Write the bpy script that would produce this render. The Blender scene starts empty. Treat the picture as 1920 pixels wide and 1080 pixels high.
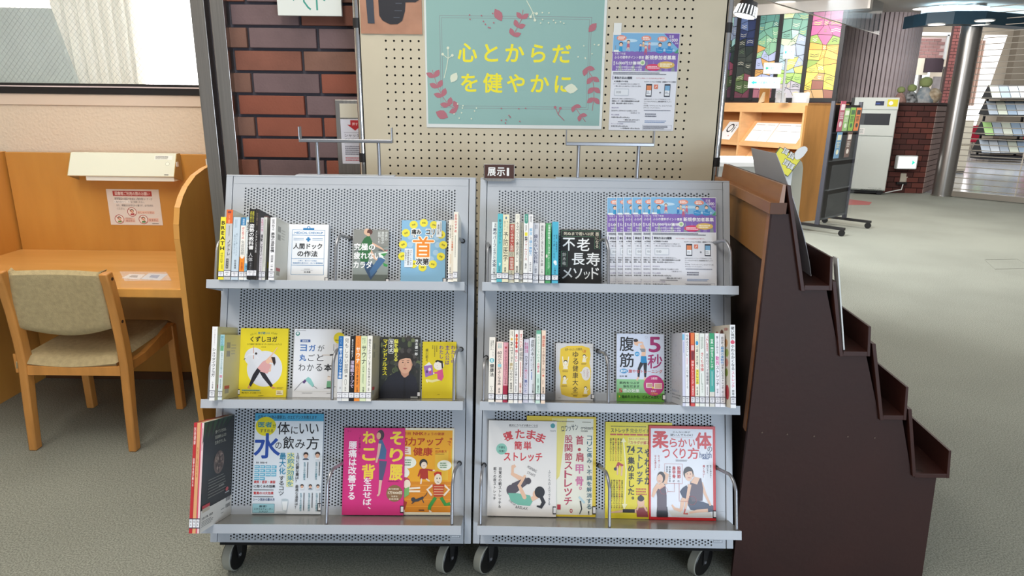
import bpy, bmesh, math, random
from mathutils import Matrix, Vector
from mathutils.geometry import tessellate_polygon
random.seed(7)
S = bpy.context.scene
COL = S.collection
PI = math.pi

# ------------------------------------------------------------------ camera
TH, RO, CH, FPX = .2672, .0125, 1.43, 1252.0
def cam_axes():
    F = Vector((0, math.cos(TH), -math.sin(TH))); R0 = Vector((1, 0, 0)); U0 = Vector((0, math.sin(TH), math.cos(TH)))
    return R0*math.cos(RO)+U0*math.sin(RO), U0*math.cos(RO)-R0*math.sin(RO), F
cR, cU, cF = cam_axes()
cd = bpy.data.cameras.new('camera'); cam = bpy.data.objects.new('camera', cd); COL.objects.link(cam)
cd.sensor_width = 36; cd.lens = FPX/1920*36; cd.clip_start = .05; cd.clip_end = 200
cam.matrix_world = Matrix(((cR.x, cU.x, -cF.x, 0), (cR.y, cU.y, -cF.y, 0), (cR.z, cU.z, -cF.z, CH), (0, 0, 0, 1)))
S.camera = cam
def P(px, py, X=None, Y=None, Z=None):
    """point of the place on the plane X=, Y= or Z= that was surveyed at this spot of the photograph"""
    d = cF+cR*((px-960)/FPX)-cU*((py-540)/FPX)
    t = X/d.x if X is not None else Y/d.y if Y is not None else (Z-CH)/d.z
    return Vector((0, 0, CH))+d*t

# ------------------------------------------------------------------ light and exposure
w = bpy.data.worlds.new('world'); S.world = w; w.use_nodes = True
w.node_tree.nodes['Background'].inputs[0].default_value = (.93, .96, 1, 1)
w.node_tree.nodes['Background'].inputs[1].default_value = .27
S.view_settings.view_transform = 'Standard'; S.view_settings.look = 'None'
S.view_settings.gamma = 1; S.view_settings.use_curve_mapping = False
S.view_settings.exposure = .34
def area(name, loc, target, sx, sy, power, col):
    l = bpy.data.lights.new(name, 'AREA'); l.shape = 'RECTANGLE'; l.size = sx; l.size_y = sy; l.energy = power; l.color = col
    o = bpy.data.objects.new(name, l); COL.objects.link(o); o.location = loc
    o.rotation_euler = (Vector(target)-Vector(loc)).to_track_quat('-Z', 'Y').to_euler(); return o
area('ceiling_and_fill_light', (-1.9, 1.9, 3.0), (-1.9, 1.9, 0), .5, 2.4, 34, (1, .93, .82))
area('ceiling_and_fill_light', (-.7, .4, 3.0), (-.7, .4, 0), .5, 2.4, 38, (1, .95, .87))
area('ceiling_and_fill_light', (4.0, 3.6, 3.0), (4.0, 3.6, 0), .6, 3.0, 48, (1, .96, .9))
area('ceiling_and_fill_light', (5.6, 7.5, 3.0), (5.6, 7.5, 0), 2.4, 2.4, 90, (1, .97, .92))
area('ceiling_and_fill_light', (4.6, 10.4, 3.05), (4.9, 11.2, 0), 1.6, 1.6, 75, (1, .96, .92))  # added lamp, no fitting there; brightens the ribbed column and white cabinet
area('ceiling_and_fill_light', (8.8, 14.5, 3.0), (8.8, 14.5, 0), 2.0, 2.0, 50, (1, .96, .9))
area('window_daylight', (2.3, -2.9, .9), (.1, 1.9, .7), 2.2, 1.4, 100, (.74, .86, 1))
area('window_daylight', (-1.9, 4.6, 2.4), (-1.7, 6.3, 1.7), 2.2, 1.0, 260, (1, 1, 1))  # added lamp aimed outward to whiten the wall behind the window
area('window_daylight', (1.3, 6.0, 2.2), (3.6, 8.8, 1.0), 1.8, 1.2, 190, (.96, .98, 1))
area('hall_overhead_fill', (13.5, 19.5, 4.9), (13.5, 19.5, 0), 6.0, 5.0, 330, (.95, .98, 1))  # overhead light added to brighten the hall; the ceiling above is closed
area('hall_stand_fill', (11.0, 15.5, 3.6), (15, 22, 1.2), 3.0, 1.6, 220, (.95, .98, 1))  # added lamp aimed at the brochure stand to brighten it; no window here

# ------------------------------------------------------------------ materials
def lin(c): c /= 255.0; return c/12.92 if c <= .04045 else ((c+.055)/1.055)**2.4
def hx(h): return tuple(lin(int(h[i:i+2], 16)) for i in (0, 2, 4))
_m = {}
def mat(name, col, rough=.5, metal=0., noise=0., nscale=40., bump=0., bscale=200., emis=0., alpha=1., coat=0., stretch=None, col2=None, trans=0.):
    if name in _m: return _m[name]
    m = bpy.data.materials.new(name); m.use_nodes = True; nt = m.node_tree; b = nt.nodes['Principled BSDF']
    c = hx(col); b.inputs['Base Color'].default_value = (*c, 1); b.inputs['Roughness'].default_value = rough; b.inputs['Metallic'].default_value = metal
    if coat: b.inputs['Coat Weight'].default_value = coat; b.inputs['Coat Roughness'].default_value = .12
    if trans: b.inputs['Transmission Weight'].default_value = trans
    if alpha < 1: b.inputs['Alpha'].default_value = alpha
    if emis: b.inputs['Emission Color'].default_value = (*c, 1); b.inputs['Emission Strength'].default_value = emis
    if noise or bump or col2:
        tc = nt.nodes.new('ShaderNodeTexCoord'); mp = nt.nodes.new('ShaderNodeMapping'); nt.links.new(tc.outputs['Object'], mp.inputs[0])
        if stretch: mp.inputs['Scale'].default_value = stretch
    if noise or col2:
        n = nt.nodes.new('ShaderNodeTexNoise'); n.inputs['Scale'].default_value = nscale; n.inputs['Detail'].default_value = 6
        nt.links.new(mp.outputs[0], n.inputs[0]); r = nt.nodes.new('ShaderNodeValToRGB')
        c2 = hx(col2) if col2 else tuple(min(1, x*(1+noise)) for x in c); c1 = c if col2 else tuple(x*(1-noise) for x in c)
        r.color_ramp.elements[0].color = (*c1, 1); r.color_ramp.elements[1].color = (*c2, 1)
        r.color_ramp.elements[0].position = .32; r.color_ramp.elements[1].position = .68
        nt.links.new(n.outputs[0], r.inputs[0]); nt.links.new(r.outputs[0], b.inputs['Base Color'])
    if bump:
        n = nt.nodes.new('ShaderNodeTexNoise'); n.inputs['Scale'].default_value = bscale; n.inputs['Detail'].default_value = 3
        nt.links.new(mp.outputs[0], n.inputs[0]); bp = nt.nodes.new('ShaderNodeBump'); bp.inputs['Strength'].default_value = bump; bp.inputs['Distance'].default_value = .003
        nt.links.new(n.outputs[0], bp.inputs['Height']); nt.links.new(bp.outputs[0], b.inputs['Normal'])
    _m[name] = m; return m
def print_mat(name, rough, coat, emis=0.):
    m = bpy.data.materials.new(name); m.use_nodes = True; nt = m.node_tree; b = nt.nodes['Principled BSDF']
    a = nt.nodes.new('ShaderNodeAttribute'); a.attribute_name = 'Col'; nt.links.new(a.outputs['Color'], b.inputs['Base Color'])
    b.inputs['Roughness'].default_value = rough; b.inputs['Coat Weight'].default_value = coat; b.inputs['Coat Roughness'].default_value = .15
    if emis: nt.links.new(a.outputs['Color'], b.inputs['Emission Color']); b.inputs['Emission Strength'].default_value = emis
    return m
PRINT = print_mat('printed_ink', .45, .1); PRINTM = print_mat('printed_matt_ink', .7, 0); PRINTG = print_mat('glossy_printed_ink', .42, .18); GLOW = print_mat('backlit_glass', .3, 0, .24)
PRINTL = print_mat('lit_print', .5, 0, .9)

# ------------------------------------------------------------------ mesh helpers
WM = {}
class MB:
    def __init__(s): s.v = []; s.f = []
    def add(s, vs, fs):
        o = len(s.v); s.v += [tuple(x) for x in vs]; s.f += [tuple(i+o for i in f) for f in fs]; return s
    def box(s, x0, y0, z0, x1, y1, z1, M=None):
        vs = [Vector(p) for p in ((x0, y0, z0), (x1, y0, z0), (x1, y1, z0), (x0, y1, z0), (x0, y0, z1), (x1, y0, z1), (x1, y1, z1), (x0, y1, z1))]
        if M is not None: vs = [M@p for p in vs]
        return s.add(vs, [(0, 3, 2, 1), (4, 5, 6, 7), (0, 1, 5, 4), (1, 2, 6, 5), (2, 3, 7, 6), (3, 0, 4, 7)])
    def prism(s, poly, axis, a, b, M=None):
        """polygon (p,q) in the plane across axis ('x': (y,z), 'y': (x,z), 'z': (x,y)), swept from a to b"""
        def mk(p, t):
            return Vector((t, p[0], p[1])) if axis == 'x' else Vector((p[0], t, p[1])) if axis == 'y' else Vector((p[0], p[1], t))
        n = len(poly); vs = [mk(p, a) for p in poly]+[mk(p, b) for p in poly]
        if M is not None: vs = [M@p for p in vs]
        tr = tessellate_polygon([[Vector((p[0], p[1], 0)) for p in poly]])
        fs = [tuple(t) for t in tr]+[tuple(i+n for i in reversed(t)) for t in tr]+[(i, (i+1) % n, (i+1) % n+n, i+n) for i in range(n)]
        return s.add(vs, fs)
    def tube(s, pts, r, n=10, cap=True):
        pts = [Vector(p) for p in pts]; rs = r if isinstance(r, (list, tuple)) else [r]*len(pts)
        vs = []; fs = []; up = None
        for i, p in enumerate(pts):
            t = (pts[min(i+1, len(pts)-1)]-pts[max(i-1, 0)]).normalized()
            if up is None: up = t.orthogonal().normalized()
            up = (up-t*up.dot(t)).normalized(); w_ = t.cross(up)
            for k in range(n):
                a = 2*PI*k/n; vs.append(p+(up*math.cos(a)+w_*math.sin(a))*rs[i])
        for i in range(len(pts)-1):
            for k in range(n): fs.append((i*n+k, i*n+(k+1) % n, (i+1)*n+(k+1) % n, (i+1)*n+k))
        if cap: fs.append(tuple(reversed(range(n)))); fs.append(tuple(range((len(pts)-1)*n, len(pts)*n)))
        return s.add(vs, fs)
    def cyl(s, a, b, r, r2=None, n=20): return s.tube([a, b], [r, r if r2 is None else r2], n)
    def lathe(s, c, prof, n=16, M=None):
        vs = []; fs = []
        for (r, z) in prof:
            for k in range(n):
                p = Vector((c[0]+r*math.cos(2*PI*k/n), c[1]+r*math.sin(2*PI*k/n), c[2]+z)); vs.append(M@p if M is not None else p)
        for i in range(len(prof)-1):
            for k in range(n): fs.append((i*n+k, i*n+(k+1) % n, (i+1)*n+(k+1) % n, (i+1)*n+k))
        fs.append(tuple(reversed(range(n)))); fs.append(tuple(range((len(prof)-1)*n, len(prof)*n)))
        return s.add(vs, fs)
    def sheet(s, fn, nu, nv, th=.001):
        """grid fn(u,v)->point with thickness along -normal"""
        g = [[Vector(fn(i/nu, j/nv)) for j in range(nv+1)] for i in range(nu+1)]
        def nr(i, j):
            a = g[min(i+1, nu)][j]-g[max(i-1, 0)][j]; b = g[i][min(j+1, nv)]-g[i][max(j-1, 0)]; return a.cross(b).normalized()
        A = [g[i][j] for i in range(nu+1) for j in range(nv+1)]; B = [g[i][j]-nr(i, j)*th for i in range(nu+1) for j in range(nv+1)]
        N = len(A); ix = lambda i, j: i*(nv+1)+j; fs = []
        for i in range(nu):
            for j in range(nv):
                q = (ix(i, j), ix(i+1, j), ix(i+1, j+1), ix(i, j+1)); fs.append(q); fs.append(tuple(x+N for x in reversed(q)))
        rim = [ix(i, 0) for i in range(nu+1)]+[ix(nu, j) for j in range(1, nv+1)]+[ix(i, nv) for i in range(nu-1, -1, -1)]+[ix(0, j) for j in range(nv-1, 0, -1)]
        for k in range(len(rim)): a, b = rim[k], rim[(k+1) % len(rim)]; fs.append((b, a, a+N, b+N))
        return s.add(A+B, fs)
    def build(s, name, m, parent=None, frame=None, bevel=0., smooth=False, kind=None, seg=2):
        vs = [Vector(v) for v in s.v]
        if frame is not None: vs = [frame@v for v in vs]
        if parent is not None:
            inv = WM[parent].inverted(); M = WM[parent]; vs = [inv@v for v in vs]
        else:
            xs = [v.x for v in vs]; ys = [v.y for v in vs]; zs = [v.z for v in vs]
            base = Vector(((min(xs)+max(xs))/2, (min(ys)+max(ys))/2, min(zs))); vs = [v-base for v in vs]; M = Matrix.Translation(base)
        me = bpy.data.meshes.new(name); me.from_pydata([tuple(v) for v in vs], [], s.f); me.validate()
        bm = bmesh.new(); bm.from_mesh(me); bmesh.ops.recalc_face_normals(bm, faces=bm.faces); bm.to_mesh(me); bm.free()
        me.materials.append(m); o = bpy.data.objects.new(name, me); COL.objects.link(o)
        if parent is not None: o.parent = parent
        else: o.matrix_world = M
        WM[o] = M
        if smooth:
            me.shade_smooth(); me.set_sharp_from_angle(angle=math.radians(40))
        if bevel:
            b = o.modifiers.new('edge', 'BEVEL'); b.width = bevel; b.segments = seg; b.limit_method = 'ANGLE'; b.angle_limit = .6
        if kind: o['kind'] = kind
        return o
def tag(o, label, cat, group=None, kind=None):
    o['label'] = label; o['category'] = cat
    if group: o['group'] = group
    if kind: o['kind'] = kind
    return o
def thing(name, label, cat, loc, group=None, M=None):
    o = bpy.data.objects.new(name, None); COL.objects.link(o); o.empty_display_size = .05
    W_ = M if M is not None else Matrix.Translation(Vector(loc)); o.matrix_world = W_; WM[o] = W_
    return tag(o, label, cat, group)
def dup(src, M=None, parent=None, name=None):
    """another piece sharing src's mesh; M moves it"""
    c = src.copy(); COL.objects.link(c)
    if parent is not None: c.parent = parent
    if M is not None: c.matrix_basis = M@src.matrix_basis
    return c
def st(o): o['kind'] = 'structure'; return o

# ------------------------------------------------------------------ print: flat ink shapes and lettering
_g = {}; _nd = {}
def glyph(s, bold):
    k = (s, bold)
    if k in _g: return _g[k]
    cu = bpy.data.curves.new('t', 'FONT'); cu.body = s; cu.size = 1; cu.resolution_u = 3
    ob = bpy.data.objects.new('t', cu); me = bpy.data.meshes.new_from_object(ob)
    vs = [(v.co.x, v.co.y) for v in me.vertices]; fs = [tuple(p.vertices) for p in me.polygons]
    bpy.data.objects.remove(ob); bpy.data.curves.remove(cu); bpy.data.meshes.remove(me)
    if vs: bb = (min(v[0] for v in vs), min(v[1] for v in vs), max(v[0] for v in vs), max(v[1] for v in vs))
    else: bb = (0, 0, .5, .5)
    if bold:
        r_ = .016*bold; nd = _nd[k] = 4 if bold <= 1 else 6 if bold < 3 else 14; n0 = len(vs); v0, f0 = list(vs), list(fs)
        sh = [(r_*math.cos(2*PI*k/nd+.4), r_*math.sin(2*PI*k/nd+.4)) for k in range(nd)]; vs = []; fs = []
        for j, (dx, dy) in enumerate(sh): vs += [(x+dx, y+dy) for x, y in v0]; fs += [tuple(i+j*n0 for i in f) for f in f0]
        bb = (bb[0]-r_*.5, bb[1]-r_*.5, bb[2]+r_*.5, bb[3]+r_*.5)
    _g[k] = (vs, fs, bb); return _g[k]
class Print:
    """percent coordinates, x to the right, y down, on a sheet w by h metres"""
    def __init__(s, w, h, z0=.00012, dz=.00002): s.w = w; s.h = h; s.v = []; s.f = []; s.c = []; s.z = z0; s.dz = dz
    def add(s, vs, fs, c):
        o = len(s.v); s.z += s.dz
        s.v += [(x/100*s.w, s.h*(1-y/100), s.z) for x, y in vs]
        for f in fs: s.f.append(tuple(i+o for i in f)); s.c.append(c)
        return s
    def r(s, x0, y0, x1, y1, c): return s.add([(x0, y1), (x1, y1), (x1, y0), (x0, y0)], [(0, 1, 2, 3)], c)
    def p(s, pts, c):
        tr = tessellate_polygon([[Vector((x, -y, 0)) for x, y in pts]]); return s.add(pts, [tuple(t) for t in tr], c)
    def e(s, cx, cy, rx, ry=None, c='ffffff', n=22):
        if ry is None: ry = rx*s.w/s.h
        return s.add([(cx+rx*math.cos(-2*PI*k/n), cy+ry*math.sin(-2*PI*k/n)) for k in range(n)], [tuple(range(n))], c)
    def l(s, pts, wd, c, rnd=False):
        """stroke; wd in percent of width"""
        a = s.w/s.h; wl = wd if isinstance(wd, (list, tuple)) else [wd]*len(pts)
        q = [(x, y/a) for x, y in pts]; L = []; R = []
        for i in range(len(q)):
            x0, y0 = q[max(i-1, 0)]; x1, y1 = q[min(i+1, len(q)-1)]; d = math.hypot(x1-x0, y1-y0) or 1
            nx, ny = -(y1-y0)/d*wl[i]/2, (x1-x0)/d*wl[i]/2
            L.append((q[i][0]+nx, (q[i][1]+ny)*a)); R.append((q[i][0]-nx, (q[i][1]-ny)*a))
        n = len(q); s.add(L+R, [(i, i+n, i+n+1, i+1) for i in range(n-1)], c)
        if rnd:
            for i in range(n): s.e(pts[i][0], pts[i][1], wl[i]/2, None, c, 10)
        return s
    def box(s, x0, y0, x1, y1, wd, c): a = s.w/s.h; s.r(x0, y0, x1, y0+wd*a, c); s.r(x0, y1-wd*a, x1, y1, c); s.r(x0, y0, x0+wd, y1, c); s.r(x1-wd, y0, x1, y1, c); return s
    def t(s, x0, y0, x1, y1, txt, c, b=0, rot=0):
        vs, fs, bb = glyph(txt, b)
        if not vs: return s
        sx = (x1-x0)/max(bb[2]-bb[0], 1e-6); ey = max(bb[3]-bb[1], .3 if len(txt) < 2 else .5); sy = (y1-y0)/ey
        pts = [(x0+(x-bb[0])*sx, y1-(y-bb[1])*sy) for x, y in vs]
        if rot:
            cx, cy = (x0+x1)/2, (y0+y1)/2; a = s.w/s.h; ca, sa = math.cos(math.radians(rot)), math.sin(math.radians(rot))
            pts = [(cx+(x-cx)*ca-(y-cy)/a*sa, cy+((x-cx)*sa+(y-cy)/a*ca)*a) for x, y in pts]
        s.add(pts, fs, c); q = s.lift(len(pts), _nd.get((txt, b), 1)); s.z += q; return s
    def lift(s, n, nd):
        if nd > 1:
            m = n//nd; o = len(s.v)-n
            for i in range(n): x, y, z = s.v[o+i]; s.v[o+i] = (x, y, z+(i//m)*.000003)
        return nd*.000003
    def vt(s, x0, y0, x1, y1, txt, c, b=0):
        n = len(txt); ch = (y1-y0)/n; cw = x1-x0; s.z += s.dz; z = s.z
        for i, k in enumerate(txt):
            if k in ' 　': continue
            vs, fs, bb = glyph(k, b)
            if k in 'ー〜―…(){}「」': pts = [(.5+(y-.38), .38-(x-.5)) for x, y in vs]
            elif ord(k) < 128: wdt = bb[2]-bb[0]; pts = [((x-bb[0]-wdt/2)*1.5+.5, y) for x, y in vs]
            elif k in '、。': pts = [(x+.55, y+.45) for x, y in vs]
            else: pts = vs
            s.z = z-s.dz
            s.add([(x0+x*cw, y0+ch*(i+1)-(y+.12)*ch) for x, y in pts], fs, c); s.lift(len(pts), _nd.get((k, b), 1))
        s.z += .00004 if b >= 3 else .00001; return s
    def d(s, x0, y0, x1, y1, rows, c, vert=False, fill=.55):
        """rows of marks too small to read in the photograph"""
        rnd = random.Random(int(x0*7+y0*13+x1)); vs = []; fs = []
        for k in range(rows):
            if vert: a0 = x0+(x1-x0)*(k+.5-fill/2)/rows; a1 = x0+(x1-x0)*(k+.5+fill/2)/rows; q = y0; e_ = y1-(y1-y0)*rnd.random()*.25; u = (a1-a0)*s.w/s.h
            else: a0 = y0+(y1-y0)*(k+.5-fill/2)/rows; a1 = y0+(y1-y0)*(k+.5+fill/2)/rows; q = x0; e_ = x1-(x1-x0)*rnd.random()*.25; u = (a1-a0)*s.h/s.w
            while q+u*.7 < e_:
                g = u*(.55+.5*rnd.random()); o = len(vs)
                if vert: vs += [(a0, q), (a1, q), (a1, q+g), (a0, q+g)]
                else: vs += [(q, a0), (q+g, a0), (q+g, a1), (q, a1)]
                fs.append((o+3, o+2, o+1, o)); q += g+u*.28
        return s.add(vs, fs, c)
    def build(s, name, parent, M, m=None):
        """M: local sheet frame (x right, y up, z out) -> world"""
        inv = WM[parent].inverted()@M; me = bpy.data.meshes.new(name)
        me.from_pydata([tuple(inv@Vector(v)) for v in s.v], [], s.f)
        at = me.attributes.new('Col', 'FLOAT_COLOR', 'CORNER'); cache = {}; out = []
        for f, c in zip(s.f, s.c):
            if c not in cache: cache[c] = (*hx(c), 1.0)
            out += list(cache[c])*len(f)
        at.data.foreach_set('color', out); me.materials.append(m or PRINT)
        o = bpy.data.objects.new(name, me); COL.objects.link(o); o.parent = parent; WM[o] = WM[parent]; return o
def limb(p, pts, wd, c): return p.l(pts, wd, c, True)
# ================================================================== the room
T = Vector
carpet = mat('grey_green_carpet', '8a8e86', .95, noise=.10, nscale=1.2, bump=.5, bscale=420)
def carpet_nodes():
    m = carpet; nt = m.node_tree; b = nt.nodes['Principled BSDF']
    tc = nt.nodes.new('ShaderNodeTexCoord'); n = nt.nodes.new('ShaderNodeTexNoise'); n.inputs['Scale'].default_value = 190; n.inputs['Detail'].default_value = 2
    n2 = nt.nodes.new('ShaderNodeTexNoise'); n2.inputs['Scale'].default_value = 1.1; n2.inputs['Detail'].default_value = 5
    nt.links.new(tc.outputs['Object'], n.inputs[0]); nt.links.new(tc.outputs['Object'], n2.inputs[0])
    r = nt.nodes.new('ShaderNodeValToRGB'); r.color_ramp.elements[0].color = (*hx('777a71'), 1); r.color_ramp.elements[1].color = (*hx('a0a398'), 1)
    r.color_ramp.elements[0].position = .36; r.color_ramp.elements[1].position = .64
    nt.links.new(n.outputs[0], r.inputs[0])
    r2 = nt.nodes.new('ShaderNodeValToRGB'); r2.color_ramp.elements[0].color = (.86, .86, .86, 1); r2.color_ramp.elements[1].color = (1, 1, 1, 1)
    r2.color_ramp.elements[0].position = .35; r2.color_ramp.elements[1].position = .6; nt.links.new(n2.outputs[0], r2.inputs[0])
    mx = nt.nodes.new('ShaderNodeMix'); mx.data_type = 'RGBA'; mx.blend_type = 'MULTIPLY'; mx.inputs[0].default_value = 1
    nt.links.new(r.outputs[0], mx.inputs[6]); nt.links.new(r2.outputs[0], mx.inputs[7]); nt.links.new(mx.outputs[2], b.inputs['Base Color'])
carpet_nodes()
plaster = mat('cream_textured_wallpaper', 'decbb6', .9, bump=1.0, bscale=75)
plaster_smooth = mat('cream_paint', 'dcc8b6', .8)
mortar = mat('dark_grey_mortar', '4a4850', .95, bump=.5, bscale=300)
steel = mat('brushed_stainless', 'b9b5b0', .28, 1, noise=.12, nscale=3, stretch=(60, 60, .6))
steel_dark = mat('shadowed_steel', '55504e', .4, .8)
chrome = mat('chrome', 'dcdcdc', .12, 1)
black = mat('black_paint', '1c1a1c', .5)
white = mat('white_board', 'e6e8e6', .7)
ceil_m = mat('ceiling_white', 'cfc9c2', .9)
PY_WALL = 3.34; Y_BRICK = 2.68
st(MB().box(-4.5, -3.6, -.1, 26, 30, 0).build('floor', carpet))
st(MB().box(3.2, 2.0, 3.1, 26, 14.2, 3.2).build('ceiling', ceil_m))
st(MB().box(3.2, 14.2, 5.0, 26, 30, 5.1).build('ceiling', ceil_m)); st(MB().box(3.2, 14.2, 3.2, 26, 14.3, 5.0).build('wall_bulkhead', ceil_m))
st(MB().box(-4.5, -3.6, 3.1, 3.2, 30, 3.2).build('ceiling', ceil_m))
# wall of the reading corner, below and around the window
WT = P(190, 172, Y=PY_WALL).z; WB = P(190, 157, Y=PY_WALL).z
wl = st(MB().box(-4.5, PY_WALL, 0, -1.16, PY_WALL+.14, WT-.001).box(-4.5, PY_WALL, 2.6, -1.16, PY_WALL+.14, 3.1).build('wall_left', plaster))
st(MB().box(-4.5, PY_WALL-.006, WT-.065, -1.16, PY_WALL-.0005, WT-.012).build('trim_1', plaster_smooth, bevel=.002))
# window: black frame with a pale line, wired glass
wf = st(MB().box(-4.2, PY_WALL-.012, WT-.012, -1.2, PY_WALL+.1, WB-.018).box(-4.2, PY_WALL-.004, WB-.012, -1.2, PY_WALL+.1, WB).box(-1.225, PY_WALL, WB, -1.2, PY_WALL+.1, 2.6).box(-4.2, PY_WALL, 2.56, -1.2, PY_WALL+.1, 2.6).build('window_1', black, bevel=.001))
MB().box(-4.2, PY_WALL-.016, WB-.018, -1.2, PY_WALL+.02, WB-.012).build('pale_bead', mat('pale_bead', 'd9c9c9', .4), wf)
glass = mat('window_glass', 'f4fbf8', .02, alpha=.12)
MB().box(-4.2, PY_WALL+.05, WB, -1.225, PY_WALL+.056, 2.56).build('pane', glass, wf)
m = MB(); wire = mat('glass_wire', '7d8887', .6)
k = -4.2
while k < -1.2:
    for sgn in (1, -1):
        a = (k, PY_WALL+.049, WB) if sgn > 0 else (k, PY_WALL+.049, WB)
        L_ = min(1.0, (-1.225-k) if sgn > 0 else (k+4.2))
        if L_ > .02: m.tube([a, (k+sgn*L_*.8, PY_WALL+.049, WB+L_*.8*1.15)], .0005, 3, False)
    k += .026
m.build('glass_wires', wire, wf, kind='stuff')
# behind the glass: folding screen, pleated lace curtain and a white wall added as a bright backdrop
cur = mat('lace_curtain', 'fbfbf4', .9, alpha=.75)
cx0, cx1, ct0, ct1 = P(128, 150, Y=4.2).x, P(268, 150, Y=4.2).x, P(62, 0, Y=4.2).x, P(255, 0, Y=4.2).x
def pleat(u, v): return (cx0+u*(cx1-cx0)+(ct0-cx0+(ct1-ct0-cx1+cx0)*u)*v*1.2*.45, 4.2+.035*math.sin(u*2*PI*13+math.sin(u*40)), 1.3+v*1.3)
tag(MB().sheet(pleat, 240, 2, .002).build('lace_curtain', cur, smooth=True), 'white pleated lace curtain hanging behind the wired window glass', 'curtain')
b0 = P(0, 15, Y=4.0); b1 = P(90, 15, Y=4.0); b2 = P(142, 152, Y=4.0)
tag(MB().prism([(-3.6, 1.0), (b2.x+.12, 1.0), (b2.x, b2.z), (b1.x, b1.z), (-3.6, b1.z)], 'y', 4.0, 4.03).build('grey_screen', mat('blue_grey_board', '9fb0b4', .8, noise=.08, nscale=5)), 'blue-grey partition board with a slanting edge behind the wired window glass', 'partition')
st(MB().box(-5, 6.3, 0, .9, 6.4, 3.1).build('wall_backdrop', mat('backdrop_white', 'fbfbfb', .9)))  # added white backdrop, lit to give the window its blank brightness
# brick wall
BX0 = -1.145; BL = .2625; BH = .0815
wb = st(MB().box(BX0-.01, Y_BRICK+.012, 0, .62, Y_BRICK+.5, 3.1).build('wall_brick', mortar))
bm_ = [mat('brick_red', '7f4f40', .75, noise=.16, nscale=7, bump=.3, bscale=120), mat('brick_orange', '874b39', .75, noise=.12, nscale=6, bump=.3, bscale=120),
       mat('brick_purple', '6c5759', .7, noise=.14, nscale=8, bump=.3, bscale=120), mat('brick_brown', '7a574a', .75, noise=.18, nscale=7, bump=.3, bscale=120)]
zt = P(560, 15, Y=Y_BRICK).z      # first visible joint row: top of the course under it
pat = {0: (3, 2, 2), 1: (0, 0, 3), 2: (3, 2, 1), 3: (2, 1, 2), 4: (3, 1, 1), 5: (0, 1, 2), 6: (0, 2, 1), -1: (2, 2, 0)}
srcs = {}
rb = random.Random(3)
for row in range(-8, 20):
    z1 = P(560, 53.5, Y=Y_BRICK).z-row*BH-BH*1.0+BH; z1 = z1 if True else 0
    if z1 > 2.5 or z1 < .09: continue
    odd = row % 2
    x = BX0+.012; first = True; i = 0
    while x < .60:
        ln = (.0685 if odd else .131) if first else BL; first = False
        ln = min(ln, .61-x)
        mi = pat[row][i] if row in pat and i < 3 else rb.choice((0, 1, 2, 3, 2, 0))
        key = (round(ln, 3), mi)
        if ln > .02:
            if key not in srcs:
                o = MB().box(x, Y_BRICK-.004, z1-BH+.011, x+ln-.011, Y_BRICK+.013, z1).build('brick', bm_[mi], wb, bevel=.0015, seg=1); srcs[key] = (o, x, z1)
            else:
                s0, sx, sz = srcs[key]; dup(s0, Matrix.Translation((x-sx, rb.uniform(-.002, .002), z1-sz)))
        x += ln; i += 1
st(MB().box(.54, Y_BRICK+.5, 0, .62, 6.3, 3.1).build('wall_return', plaster_smooth))
# stainless shutter rail between window wall and brick
cl = MB(); x0 = -1.207
cl.prism([(x0, 2.66), (x0+.052, 2.66), (x0+.052, 2.672), (x0+.056, 2.69), (x0+.056, 3.34), (x0, 3.34)], 'z', 0, 3.1)
cl.prism([(x0+.082, 2.64), (x0+.132, 2.64), (x0+.132, 2.72), (x0+.076, 2.72), (x0+.076, 2.665)], 'z', 0, 3.1)
tr_ = st(cl.build('trim_2', steel, bevel=.0015))
MB().box(x0+.056, 2.70, 0, x0+.076, 2.72, 3.1).build('rail_groove', steel_dark, tr_)
# ------------------------------------------------------------------ hall on the right, far parts of the building
far_brick_m = mat('far_brick_mortar', '3a2c2c', .95)
st(MB().prism([(7.45, 11.95), (8.35, 10.7), (10.6, 7.6), (26, 7.6), (26, 30), (7.45, 30)], 'z', .0, .006).build('floor_tile_hall', mat('polished_hall_tile', 'a9abb0', .14, noise=.08, nscale=1.5)))
st(MB().box(3.6, 12.75, 0, 5.9, 12.85, 1.62).build('wall_far', mat('far_dark_wall', '4a3432', .8)))
for n_, (x0, y0, z0, x1, y1, z1, c_) in enumerate(((8.0, 25.6, 0, 26, 25.8, 5.0, 'd9cdbb'), (-4.6, -3.6, 0, -4.5, 30, 3.1, 'd9ccbb'), (25.9, -3.6, 0, 26, 30, 3.1, 'b8aca0'))):
    st(MB().box(x0, y0, z0, x1, y1, z1).build('wall_hall_%d' % n_ if n_ else 'wall_back', mat('hall_wall_%d' % n_, c_, .85)))
# red floor marking and seam in carpet
a = P(1580, 372, Z=.002); b = P(1635, 379, Z=.002); c = P(1618, 384, Z=.002); d = P(1572, 384, Z=.002)
tag(MB().prism([(a.x, a.y), (b.x, b.y), (c.x+.1, c.y), (d.x, d.y)], 'z', .0005, .003).build('red_floor_patch', mat('red_carpet', '9c5a58', .95)), 'dull red carpet patch on the floor in front of the tall white cabinet', 'mat')
lid = [P(x, y, Z=0) for x, y in ((1846, 487), (1908, 486), (1935, 503), (1866, 505))]
fl = MB()
for i in range(4):
    p0, p1 = lid[i], lid[(i+1) % 4]; fl.tube([p0+T((0, 0, .001)), p1+T((0, 0, .001))], .003, 4)
tag(fl.build('floor_hatch', mat('hatch_trim', '8c8d84', .6)), 'faint square floor outlet frame in the carpet, near the right edge', 'floor hatch')
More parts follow.
